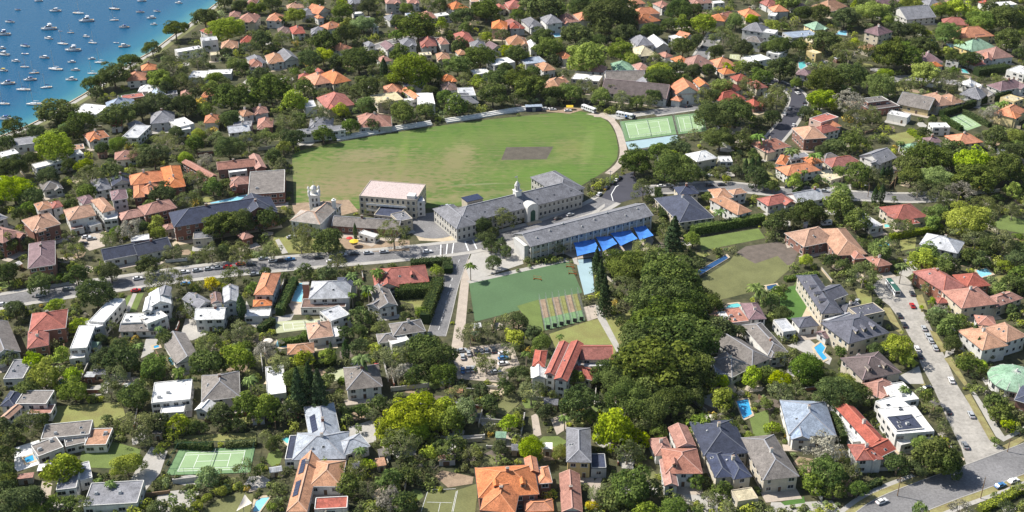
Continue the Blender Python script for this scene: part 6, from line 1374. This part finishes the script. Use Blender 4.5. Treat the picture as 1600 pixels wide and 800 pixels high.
cars(0, 2, [(20, 300, 'w'), (540, 182, 'w'), (655, 172, 's'), (862, 138, 'w'), (1152, 98, 'w'), (1232, 88, 's'), (1305, 78, 's'), (1365, 72, 's'), (1425, 66, 'r'), (1505, 48, 'r'), (1565, 52, 'd'), (1160, 172, 'b'), (850, 214, 'r'), (912, 206, 'd'), (1590, 112, 's'), (420, 205, 'g'), (250, 245, 's')], ((60, 461), (300, 427)), 'on the main road left of the junction')
cars(1, 2, [(45, 14, 's'), (105, 30, 's'), (160, 26, 'd'), (215, 18, 'b'), (390, 8, 'd'), (470, 32, 'w')], ((300, 427), (500, 407)), 'on the main road above the orange-roofed house')
cars(1, 1, [(615, 784, 'd'), (700, 779, 's'), (800, 772, 's'), (1072, 770, 'w'), (540, 792, 's')], ((500, 407), (690, 390)), 'on the main road below the school forecourt')
cars(2, 1, [(285, 562, 'd'), (362, 540, 's')], ((800, 367), (920, 328)), 'in front of the cupola building')
cars(2, 1, [(545, 412, 'w'), (592, 370, 'd'), (632, 340, 'd'), (672, 310, 'd'), (655, 322, 'w')], ((925, 325), (972, 278)), 'along the kerb at the corner of the oval')
cars(2, 1, [(935, 362, 'w'), (985, 360, 's'), (1232, 296, 'w'), (1310, 352, 'd'), (1235, 356, 'd')], ((1000, 298), (1130, 291)), 'on the road behind the dark slate house')
cars(3, 1, [(130, 368, 'd'), (240, 372, 'd'), (355, 392, 's')], ((1200, 298), (1340, 306)), 'on the road below the bright orange villa')
cars(3, 2, [(900, 232, 'd'), (902, 308, 'r'), (822, 370, 'd'), (852, 428, 'd'), (975, 450, 's'), (1000, 498, 's'), (1018, 528, 's'), (1046, 572, 's'), (932, 578, 'w'), (950, 622, 'd'), (1146, 775, 'w')], ((1470, 560), (1420, 455)), 'on the concrete cul-de-sac')
cars(3, 3, [(1125, 166, 'd'), (1270, 190, 's'), (1232, 382, 'g')], ((1535, 690), (1490, 600)), 'near the mouth of the cul-de-sac')
cars(3, 3, [(995, 22, 'd')], ((1440, 608), (1460, 602)), 'in a driveway beside the low pink roof')
cars(3, 3, [(1452, 632, 'b'), (1535, 603, 'w'), (712, 732, 'w')], ((1460, 768), (1600, 716)), 'on the wide asphalt avenue', .08)
cars(1, 2, [(1292, 628, 's'), (1330, 606, 's'), (1375, 600, 'd'), (1410, 596, 'g'), (1442, 590, 's'), (1486, 585, 'd'), (1292, 712, 'b'), (1326, 706, 's'), (1356, 704, 's')], ((735, 575), (733, 555)), 'in the tree-shaded car park')
cars(1, 2, [(1548, 606, 'w'), (1546, 636, 'b'), (1545, 670, 'w'), (1500, 722, 's'), (1222, 592, 'd'), (1290, 588, 's')], ((770, 560), (795, 556)), 'in the tree-shaded car park')
cars(1, 2, [(750, 690, 'r')], ((587, 580), (590, 568)), 'between the palms below the white house')
cars(3, 0, [(135, 676, 's'), (106, 712, 'w'), (216, 694, 'w'), (206, 724, 's'), (230, 662, 's'), (160, 780, 'w'), (230, 640, 'd')], ((1226, 200), (1243, 168)), 'on the curved dark road')
cars(3, 0, [(185, 580, 'w'), (90, 545, 's'), (30, 520, 'd')], ((1247, 152), (1212, 129)), 'on the upper bend of the curved road')
cars(2, 0, [(1105, 662, 'd'), (1262, 648, 'd')], ((1060, 171), (1160, 154)), 'on the street above the tennis courts')
cars(3, 2, [(556, 280, 's')], ((1338, 472), (1342, 460)), 'in the driveway of the slate mansion')
cars(2, 3, [(545, 556, 'w')], ((930, 745), (945, 742)), 'beside the cream slate-roofed house')
cars(2, 0, [(215, 678, 'w'), (255, 682, 'w'), (350, 690, 'w')], ((850, 172), (890, 170)), 'on the dirt yard above the oval')
cars(3, 0, [(330, 390, 'd'), (360, 392, 's'), (260, 400, 's')], ((1280, 98), (1296, 100)), 'beside the teal pool')
cars(1, 0, [(620, 210, 's'), (740, 190, 'w'), (690, 250, 'd'), (640, 330, 'w')], ((560, 88), (690, 62)), 'on the upper back street')
cars(2, 0, [(1170, 350, 's'), (1230, 300, 'w'), (1190, 290, 'd')], ((1098, 84), (1108, 68)), 'on the rising street')
cars(0, 1, [(540, 680, 'w'), (570, 690, 's'), (520, 720, 'd')], ((135, 372), (150, 370)), 'in the court below the white villa')
cars(1, 1, [(220, 680, 's'), (1170, 490, 'd'), (1200, 486, 's')], ((690, 325), (705, 322)), 'on the school grounds')
grp = {}
for c in CARS: grp.setdefault((c[1], c[3]), []).append(c)
for (k, wh), l in grp.items():
    l.sort(key=lambda c: c[2][0])
    for i, c in enumerate(l):
        pos = '' if len(l) == 1 else ', ' + (ordinal(i) + ' from the left' if i else 'leftmost')
        tag(c[0], '%s car parked %s%s' % (CARN[k], wh, pos), 'car', 'cars parked ' + wh)
def bus(px, d, Lb, bodym, roofm, label, name='bus'):
    a, b_ = W(*d[0]), W(*d[1]); t = b_ - a; p = W(px[0], px[1], 1.5); r = tag(empty(name, (p.x, p.y, .06), math.atan2(t.y, t.x)), label, 'bus'); h = Lb / 2
    b = B().box(-h, h, -1.22, 1.22, .35, 2.85, 0); b.build('body', bodym, r); B().box(-h + .15, h - .2, -1.15, 1.15, 2.85, 3.05).build('roof_panel', roofm, r)
    for s in (-1, 1):
        n = int(Lb / 1.6)
        for i in range(n): B().box(-.62, .62, -.02, .02, 1.5, 2.45).build('window', 'glass', r, (-h + .9 + i * (Lb - 1.6) / (n - 1) , s * 1.24, 0))
    B().box(0, .05, -1.05, 1.05, 1.1, 2.6).build('windscreen', 'glass', r, (h, 0, 0)); B().box(0, .06, -.9, .9, .45, .7).build('bumper', 'metal_dark', r, (h, 0, 0))
    for x in (-h + 2.4, h - 2.4):
        for y in (-1.1, 1.1): ob('wheel', CARW, r, (x, y, .45), 0, (1.4, 1.5, 1.4))
    B().box(-.8, .8, -.6, .6, 3.05, 3.3).build('air_conditioner', 'trim', r, (-1, 0, 0)); return r
mat('bus_green', (.04, .12, .09), .4, .08)
bus((1395, 449), ((1384, 434), (1408, 466)), 12, 'hull_white', 'bus_green', 'green-roofed bus parked at the head of the cul-de-sac')
bus(tile(2, 0, 480, 680), ((905, 165), (930, 174)), 11, 'hull_white', 'hull_white', 'white coach beside the top corner of the oval', 'coach')
bus(tile(2, 0, 705, 720), ((960, 178), (990, 184)), 11, 'hull_white', 'hull_white', 'white bus parked behind the tennis court corner')
# caravan and trailer by the brown house
p = W(1291, 349, 1); r = tag(empty('caravan', (p.x, p.y, 0), .2), 'white caravan behind the large brown tiled house', 'caravan'); b = B().box(-2.6, 2.6, -1.1, 1.1, .5, 2.6); b.build('body', 'hull_white', r)
B().box(-2.0, -.6, -1.13, -1.1, 1.5, 2.2).box(.4, 1.8, -1.13, -1.1, 1.5, 2.2).build('window', 'glass', r); B().box(-.5, .5, -.4, .4, 2.6, 2.8).build('roof_vent', 'trim', r); [ob('wheel', CARW, r, (x, y, .33)) for x in (0,) for y in (-1, 1)]
p = W(1259, 351, 1); r = tag(empty('van', (p.x, p.y, 0), 1.2), 'small white van behind the large brown tiled house', 'van'); B().box(-2.4, 1.4, -.95, .95, .4, 2.2).box(1.4, 2.3, -.9, .9, .4, 1.2).build('body', 'hull_white', r); B().box(1.4, 1.5, -.85, .85, 1.25, 2.05).build('windscreen', 'glass', r); [ob('wheel', CARW, r, (x, y, .33)) for x in (-1.5, 1.5) for y in (-.9, .9)]

# ================================================================== poles, parasols, small things
def pole(px, h, label, arm=True, m='timber'):
    p = W(*px); r = tag(empty('street_light' if arm else 'power_pole', p), label, 'pole'); B().tube([(0, 0, 0), (0, 0, h)], [.17, .12], 8).build('post', m, r)
    if arm: B().tube([(0, 0, h - .6), (-1.2, -.2, h - .1), (-2.2, -.3, h)], .07, 6).build('arm', 'metal_grey', r); B().box(-2.8, -2.0, -.5, -.15, h - .08, h + .08).build('lamp', 'trim', r)
    else: B().box(-1.1, 1.1, -.08, .08, h - .8, h - .6).build('crossarm', m, r)
    return r
pole((1532, 779), 9, 'tall street light on the near side of the avenue'); pole((1574, 706), 6, 'short pole at the corner of cul-de-sac and avenue', False); pole((1451, 497), 7.5, 'pole on the verge beside the red car street', False); pole((953, 289), 8.5, 'thin pole at the corner of the oval', False, 'metal_grey')
pole((1356, 308), 7, 'street light near the twin cypresses'); pole((1397, 296), 11, 'tall pole beside the row of cypresses', False); pole((1402, 775), 8, 'pole among the trees by the avenue', False); pole((692, 408), 7, 'pole at the school road junction'); pole((430, 408), 8, 'pole on the main road above the orange roof', False); pole((265, 438), 8, 'pole on the main road beside the gabled white house', False); pole((120, 446), 8, 'pole on the main road below the mauve-roofed house', False)
def parasol(px, rad, m, label, h=2.6):
    p = W(px[0], px[1], h); r = tag(empty('parasol', (p.x, p.y, .1)), label, 'parasol'); n = 8
    v = [(0, 0, h + .55)] + [(rad * math.cos(i * 6.283 / n), rad * math.sin(i * 6.283 / n), h) for i in range(n)] + [(rad * math.cos(i * 6.283 / n), rad * math.sin(i * 6.283 / n), h - .15) for i in range(n)]
    f = [(0, 1 + i, 1 + (i + 1) % n) for i in range(n)] + [(1 + i, 9 + i, 9 + (i + 1) % n, 1 + (i + 1) % n) for i in range(n)]; ob('canopy', me('canopy', v, f, m), r); B().tube([(0, 0, 0), (0, 0, h + .6)], .05, 6).build('pole', 'timber', r); B().tube([(0, 0, 0), (0, 0, .12)], .4, 10).build('base', 'concrete', r)
parasol((1109, 652), 2.0, 'sail_cream', 'large white garden parasol above the dark slate house'); parasol((553, 377), 2.3, 'yellow', 'bright yellow parasol below the brown school range'); parasol(tile(1, 3, 345, 165), 1.6, 'sail_cream', 'cream parasol behind the blue-grey metal roof'); parasol(tile(1, 2, 75, 530), 2.0, 'sail_cream', 'white parasol beside the bright pool'); parasol((546, 372), 1.6, 'red_fabric', 'red parasol beside the yellow one')
p = [tile(2, 3, *q) for q in ((1215, 235), (1265, 232), (1290, 320), (1245, 330))]; sheet('terracotta_patio', p, mat('patio_tile', (.55, .32, .14), .8, .1))
# figures' goals and markers on the turf and oval
def goal(px, label):
    p = W(*px); r = tag(empty('hockey_goal', p, -.25), label, 'goal'); B().box(-1.8, -1.72, -.04, .04, 0, 2.1).box(1.72, 1.8, -.04, .04, 0, 2.1).box(-1.8, 1.8, -.04, .04, 2.1, 2.18).build('frame', 'orange_cloth', r); B().box(-1.8, 1.8, .9, .98, 0, .5).box(-1.76, -1.70, 0, .95, 0, .45).box(1.70, 1.76, 0, .95, 0, .45).build('backboard', 'orange_cloth', r)
goal(tile(2, 2, 158, 152), 'orange goal in the middle of the hockey turf'); goal(tile(2, 2, 362, 75), 'orange goal at the far right corner of the turf'); goal(tile(2, 2, 377, 118), 'second orange goal on the right edge of the turf')
# dark shed and stores by the oval
p = W(*tile(2, 0, 135, 690)); r = tag(empty('storage_shed', p, .1), 'dark blue storage shed beside the oval terrace', 'shed'); B().box(-5, 5, -2, 2, 0, 3).build('wall', 'hull_navy', r); B().box(-5.2, 5.2, -2.2, 2.2, 3, 3.2).build('roof', 'roof_u', r); B().box(-1, 1, -2.06, -2, 0, 2.4).build('door', 'metal_grey', r)
p = W(*tile(2, 0, 360, 685)); r = tag(empty('storage_tent', p), 'small yellow covered stall at the top of the oval', 'stall'); B().tube([(-2, 0, 2.2), (0, 0, 3), (2, 0, 2.2)], .05).add([(-2.2, -1.6, 2), (2.2, -1.6, 2), (2.2, 0, 3), (-2.2, 0, 3), (2.2, 1.6, 2), (-2.2, 1.6, 2)], [(0, 1, 2, 3), (3, 2, 4, 5)]).build('canopy', 'yellow', r); [B().tube([(x, y, 0), (x, y, 2)], .05).build('post', 'metal_grey', r) for x in (-2, 2) for y in (-1.5, 1.5)]
h0 = W(*tile(2, 0, 740, 738)); r = tag(empty('covered_boat', h0, .2), 'boat under a blue cover beside the courts', 'boat'); v, f, st = hull_pts(7, 2.2, 1.3); ob('hull', me('hull', v, f, 'hull_navy'), r); B().add([(-3.4, -1, 1.4), (-3.4, 1, 1.4), (3.3, 0, 1.7), (-3, 0, 2.2), (1.5, 0, 2.0)], [(0, 4, 3), (3, 4, 1), (0, 2, 4), (4, 2, 1), (1, 0, 3)]).build('cover', 'sail_blue', r)
# ================================================================== garden planting between everything
MW, MH = 950, 460                                     # half-resolution picture of what stays free, with a margin round the frame
OX, OY = 150, 60
mask = np.zeros((MH, MW), np.uint8)
def fill(poly):
    P_ = np.array([((x + OX) / 2, (y + OY) / 2) for x, y in poly]); y0, y1 = max(0, int(P_[:, 1].min())), min(MH - 1, int(P_[:, 1].max()) + 1)
    n = len(P_)
    for y in range(y0, y1 + 1):
        yc = y + .5; xs = []
        for i in range(n):
            a, b_ = P_[i], P_[(i + 1) % n]
            if (a[1] <= yc) != (b_[1] <= yc): xs.append(a[0] + (yc - a[1]) / (b_[1] - a[1]) * (b_[0] - a[0]))
        xs.sort()
        for i in range(0, len(xs) - 1, 2):
            mask[y, max(0, int(xs[i])):max(0, min(MW, int(xs[i + 1]) + 1))] = 1
for q in PROT: fill(q)
fill([(-150, 280)] + shore_px[0:] + [(380, -60), (-150, -60)])
cum = np.pad(mask.astype(np.int32).cumsum(0).cumsum(1), ((1, 0), (1, 0)))
def cover(px, py, rx, ry):
    x0, x1 = int((px - rx + OX) / 2), int((px + rx + OX) / 2) + 1; y0, y1 = int((py - ry + OY) / 2), int((py + ry + OY) / 2) + 1
    x0, x1, y0, y1 = max(0, x0), min(MW, x1), max(0, y0), min(MH, y1)
    if x1 <= x0 or y1 <= y0: return 0.0
    return (cum[y1, x1] - cum[y0, x1] - cum[y1, x0] + cum[y0, x0]) / ((x1 - x0) * (y1 - y0))
irg = random.Random(3)
# small lawns, beds and paved corners in the gardens
for t in range(4200):
    px, py = irg.uniform(-20, 1620), 830 * irg.random() ** 1.1 - 15; sc = SC(py); a, c = irg.uniform(2.5, 6), irg.uniform(2.5, 6)
    if cover(px, py, a * sc * .8, c * sc * .4) > .02: continue
    p = W(px, py); an = irg.uniform(0, 3.1); pts = [(p.x + a * math.cos(an + f_) * irg.uniform(.8, 1.1), p.y + c * math.sin(an + f_) * irg.uniform(.8, 1.1)) for f_ in (0, 1.1, 2.0, 3.2, 4.2, 5.3)]
    nm, m_ = irg.choice((('lawn', 'lawn'), ('lawn', 'lawn_olive'), ('lawn', 'lawn_dry'), ('patio', 'paving'), ('patio', 'concrete'), ('patio', 'sandstone'), ('patio', 'concrete'), ('garden_bed', 'dirt'), ('garden_bed', 'soil_dark')))
    sheet(nm, pts, m_, z=.012 + .00012 * (t % 140), raw=True); NP = globals().get('NP', 0) + 1
    if irg.random() < .45: mask[max(0, int((py - c * sc * .3 + OY) / 2)):int((py + c * sc * .3 + OY) / 2), max(0, int((px - a * sc * .7 + OX) / 2)):int((px + a * sc * .7 + OX) / 2)] = 1
    if NP > 300: break
cum = np.pad(mask.astype(np.int32).cumsum(0).cumsum(1), ((1, 0), (1, 0)))
# sheds, garages and garden walls set square to the nearest house
SHEDS, GWALLS = [], []
HC = [(h[1][0].o, h[1][0].rz, h[1][0].d) for h in HOUSES]
def nearest_rz(p): return min(HC, key=lambda q: (q[0] - p).length)[1]
def block(px, py, rx, ry): mask[max(0, int((py - ry + OY) / 2)):int((py + ry + OY) / 2) + 1, max(0, int((px - rx + OX) / 2)):int((px + rx + OX) / 2) + 1] = 1
for t in range(3000):
    px, py = irg.uniform(10, 1590), 760 * irg.random() + 30; sc = SC(py); w_, d_, h_ = irg.uniform(2.4, 5.5), irg.uniform(2.4, 4.5), irg.uniform(2.2, 3.0)
    if cover(px, py, w_ * sc * .75, d_ * sc * .5 + 3) > .02: continue
    p = W(px, py); r = empty('garden_shed', p, nearest_rz(p)); r['category'] = 'shed'; k = irg.choice('wsgkwpnt'); wc = irg.choice('wcgtb')
    B().box(-w_ / 2, w_ / 2, -d_ / 2, d_ / 2, -.2, h_).build('wall', 'wall_' + wc, r)
    if irg.random() < .5: B().box(-w_ / 2 - .25, w_ / 2 + .25, -d_ / 2 - .25, d_ / 2 + .25, h_, h_ + .18).build('roof', 'roof_' + k, r)
    else: a, c = w_ / 2 + .25, d_ / 2 + .25; B().add([(-a, -c, h_), (a, -c, h_), (a, c, h_), (-a, c, h_), (-a, 0, h_ + c * .55), (a, 0, h_ + c * .55)], [(0, 1, 5, 4), (2, 3, 4, 5), (1, 2, 5), (3, 0, 4), (3, 2, 1, 0)]).build('roof', 'roof_' + k, r)
    ob('door', DOOR, r, (0, -d_ / 2 - .02, 0), 0, (min(1.6, w_ * .5), 1, 2.0)); SHEDS.append((r, 'small %s garden shed' % WC[wc][1], (px, py))); block(px, py, w_ * sc * .6, d_ * sc * .3 + 4)
    if len(SHEDS) >= 60: break
for t in range(5000):
    px, py = irg.uniform(10, 1590), 740 * irg.random() + 45; L_ = irg.uniform(6, 17); p = W(px, py); rz = nearest_rz(p) + (math.pi / 2 if irg.random() < .6 else 0); dv = Vector((math.cos(rz), math.sin(rz), 0)) * L_ / 2
    if any(cover(*PX(p + dv * f_), 3, 3) > .05 for f_ in (-1, -.5, 0, .5, 1)): continue
    h_ = irg.uniform(1.1, 1.9); wm_, nm = irg.choice((('wall_w', 'white'), ('wall_c', 'cream'), ('sandstone', 'sandstone'), ('brick', 'brick'), ('timber', 'timber'), ('concrete', 'grey')))
    r = empty('garden_wall', p, rz); r['category'] = 'wall'; B().box(-L_ / 2, L_ / 2, -.12, .12, -.3, h_).build('panel', wm_, r); B().box(-L_ / 2 - .04, L_ / 2 + .04, -.18, .18, h_, h_ + .1).build('coping', 'concrete' if nm != 'timber' else 'timber', r)
    for f_ in (-.5, .5): B().box(-.22, .22, -.22, .22, -.3, h_ + .25).build('pier', wm_, r, (f_ * L_, 0, 0))
    GWALLS.append((r, 'low %s garden wall' % nm, (px, py)))
    for f_ in (-1, -.5, 0, .5, 1): block(*PX(p + dv * f_), 3, 3)
    if len(GWALLS) >= 110: break
cum = np.pad(mask.astype(np.int32).cumsum(0).cumsum(1), ((1, 0), (1, 0)))
grid = {}
def near(x, y, d):
    k = int(x // 8), int(y // 8)
    for i in (-1, 0, 1):
        for j in (-1, 0, 1):
            for (a, b_, r) in grid.get((k[0] + i, k[1] + j), ()):
                if (a - x) ** 2 + (b_ - y) ** 2 < (d + r * .62) ** 2: return True
    return False
def put(x, y, r): grid.setdefault((int(x // 8), int(y // 8)), []).append((x, y, r))
for x, y, r in TREE_XY:
    n = max(1, int(r / 4)); 
    for i in range(-n, n + 1):
        for j in range(-n, n + 1):
            if i * i + j * j <= n * n: put(x + i * r / (n + .5) * .8, y + j * r / (n + .5) * .8, min(r, 3.0) * .8)
wts = 'DDDDGGOOOOFFLYEGYO'
added = 0
for t in range(16000):                                  # middle-sized trees, each its own object
    px, py = irg.uniform(-60, 1660), 835 * irg.random() ** 1.35 - 25
    r = irg.uniform(2.4, 5.0); k = irg.choice(wts)
    if k == 'P': r = irg.uniform(2.0, 3.0)
    p = W(px, py, r); sc = SC(py)
    if cover(px, py, r * sc * .95, r * sc * .75) > .10 or near(p.x, p.y, r * .45): continue
    plant(p.x, p.y, 2 * r, k, irg); put(p.x, p.y, r); added += 1
    if added >= 470: break
# shrubs and undergrowth: too many to count, one mass of leaf clumps
srg = np.random.default_rng(8)
PR = []
for i in range(8):
    c, n, _ = crown_pts(1.0, .85, 6, .55, .34, 1.0, srg); PR.append((c, n))
SK = ['D', 'G', 'O', 'L', 'Y', 'E', 'A', 'J']; SP = [.27, .25, .22, .08, .08, .07, .01, .02]
C, Nn, S, TI, MI = [], [], [], [], []; ns = 0
for t in range(80000):
    px, py = irg.uniform(-140, 1740), 880 * irg.random() ** 1.15 - 40
    r = (.85 if py > 220 else 1.25) * irg.choice((.9, 1.2, 1.6, 2.0, 2.5, 3.1)); p = W(px, py, r * .5); sc = SC(py)
    if cover(px, py, r * sc * .9, r * sc * .6) > .12 or near(p.x, p.y, r * .1): continue
    q = PR[irg.randrange(8)]; n = len(q[0]) if sc * r > 3 else len(q[0]) * 2 // 3; ii = srg.permutation(len(q[0]))[:n]; a = irg.uniform(0, 6.28); ca, sa = math.cos(a), math.sin(a); rot = np.array([[ca, -sa, 0], [sa, ca, 0], [0, 0, 1]]).T
    hz = irg.uniform(.8, 1.35); C.append((q[0][ii] @ rot) * np.array([r, r, r * hz]) + np.array([p.x, p.y, r * hz * .55])); Nn.append(q[1][ii] @ rot); S.append(srg.uniform(.6, 1.3, n) * (.26 + .2 * r)); TI.append(np.clip(srg.normal(irg.uniform(.25, .75), .25, n), 0, 1)); MI.append(np.full(n, int(srg.choice(8, p=SP))))
    put(p.x, p.y, r * .75); ns += 1
    if ns >= 8200: break
m = quads_mesh('shrubbery', np.concatenate(C), np.concatenate(Nn), np.concatenate(S), np.concatenate(TI), srg, ['leaf_' + k for k in SK], np.concatenate(MI))
tag(ob('shrubbery', m), 'mixed green shrubs and undergrowth filling the gardens', 'shrubs', None, 'stuff')
print('INFO trees', len(TREES), 'hand', N_HAND, 'shrubs', ns, 'quads', len(m.polygons), 'houses', len(HOUSES), 'objects', len(bpy.data.objects))

# ================================================================== labels that tell things apart
LM = [('long seawall', 200, 100), ('left end of the oval', 470, 275), ('oval terrace', 690, 196), ('top right corner of the oval', 930, 178), ('school tennis courts', 1030, 200), ('brown-roofed hall', 990, 145), ('orange gabled villa', 1080, 140), ('curved dark road', 1235, 165), ('steel-roofed glass house', 1225, 50), ('tall cream mansion', 1370, 55),
      ('sprawling orange villa', 1530, 60), ('hedged tennis court', 1500, 192), ('bright orange villa', 1255, 260), ('red hip-roofed house', 1417, 330), ('pale grey hip roof', 1470, 380), ('large brown tiled house', 1310, 375), ('excavated yard', 1150, 420), ('green-roofed bus', 1395, 448), ('slate mansion', 1300, 465), ('red brick house', 1490, 440), ('green rounded roof', 1580, 580),
      ('blue-grey metal roof', 1260, 650), ('white cubic house', 1425, 660), ('dark slate double hips', 1135, 725), ('many-winged pink roof', 1065, 720), ('orange mansion', 805, 760), ('red-roofed mansion', 890, 575), ('car park', 760, 570), ('cricket nets', 880, 490), ('cream slate-roofed house', 905, 700), ('green tennis court', 330, 720), ('modern house with roof deck', 100, 690), ('L-shaped blue-grey roof', 510, 690),
      ('terracotta roof with solar panels', 470, 770), ('bright white flat roof', 270, 625), ('pale green court', 470, 510), ('red bungalow', 625, 430), ('white modern house', 510, 455), ('stepped orange roof', 415, 455), ('steep-gabled white house', 335, 485), ('twin white blocks', 145, 510), ('red-roofed brick house', 75, 520), ('big mauve roof', 75, 395), ('dark slate school wing', 350, 330), ('U-shaped orange roof', 230, 285), ('white stepped villa', 175, 320),
      ('blue-roofed seaside house', 190, 165), ('long white harbour house', 325, 115), ('twin orange hip roofs', 520, 125), ('dome-shaped giant tree', 645, 110), ('cream flat-roofed building', 610, 155), ('steep red hip roof', 670, 68), ('stepped orange apartments', 1010, 30), ('two-storey grey house', 866, 35), ('tall pink-walled block', 780, 38), ('hockey turf', 820, 450), ('blue shade sails', 960, 375), ('towered white villa', 495, 320), ('cupola building', 815, 310),
      ('dark slate cream-walled house', 1080, 325), ('terracotta L-shaped villa', 1165, 320), ('weathered house with lap pool', 1180, 560), ('avenue', 1480, 765)]
def where(px):
    best = min(LM, key=lambda l: (l[1] - px[0]) ** 2 + ((l[2] - px[1]) * 1.5) ** 2); dx, dy = px[0] - best[1], px[1] - best[2]
    if math.hypot(dx, dy) < 9: return best[0], 'beside'
    if abs(dx) > 1.2 * abs(dy): return best[0], 'right of' if dx > 0 else 'left of'
    return best[0], 'in front of' if dy > 0 else 'behind'
def finish(items, group):
    """items: (object, description, pixel) -> label by look, then by nearest landmark, then by order of distance"""
    d = {}
    for o, s, px in items:
        l, w_ = where(px); d.setdefault((s, l, w_), []).append((o, px))
    for (s, l, w_), L_ in d.items():
        q = [a for a in LM if a[0] == l][0]; L_.sort(key=lambda t: (t[1][0] - q[1]) ** 2 + (t[1][1] - q[2]) ** 2)
        for i, (o, px) in enumerate(L_):
            o['label'] = '%s %s the %s' % (s, w_, l) if len(L_) == 1 else '%s, %s%s the %s' % (s, ('nearest ' if i == 0 else ordinal(i) + ' nearest '), w_, l)
            o['group'] = group
items = []
for H, wings, lab, gp in HOUSES:
    if '_px' in H: del H['_px']
    w = wings[0]; px = PX(w.P(0, w.d / 2, w.e))
    if lab: H['label'] = lab; H['group'] = 'houses among the trees' if H['category'] == 'house' else 'school buildings'; continue
    form = {'h': 'hip-roofed', 'g': 'gabled', 'f': 'flat-roofed'}[w.t]; big = 'small ' if w.w * w.d < 75 else ''
    items.append((H, '%s%s %s house' % (big, RC[w.rc][1], form), px))
finish(items, 'houses among the trees')
items = []
for T, k, wm, px in TREES:
    size = 'large ' if wm > 13 else 'small ' if wm < 6.5 else ''
    items.append((T, size + KIND[k][3], px))
finish(items, 'trees among the houses')
finish(SHEDS, 'garden sheds')
finish(GWALLS, 'garden walls')

# ================================================================== thin harbour haze
hm_ = bpy.data.materials.new('haze'); hm_.use_nodes = True; N, L = hm_.node_tree.nodes, hm_.node_tree.links
for n_ in [x for x in N if x.type == 'BSDF_PRINCIPLED']: N.remove(n_)
pv = N.new('ShaderNodeVolumePrincipled'); pv.inputs['Color'].default_value = (.82, .88, .95, 1); pv.inputs['Density'].default_value = 0.000015; pv.inputs['Anisotropy'].default_value = 0.1
L.new(pv.outputs[0], N['Material Output'].inputs['Volume']); MATS['haze'] = hm_
hz = B().box(-14000, 14000, -5000, 14000, -4, 264).build('haze', 'haze'); tag(hz, 'thin pale haze over the suburb', 'haze', None, 'stuff')
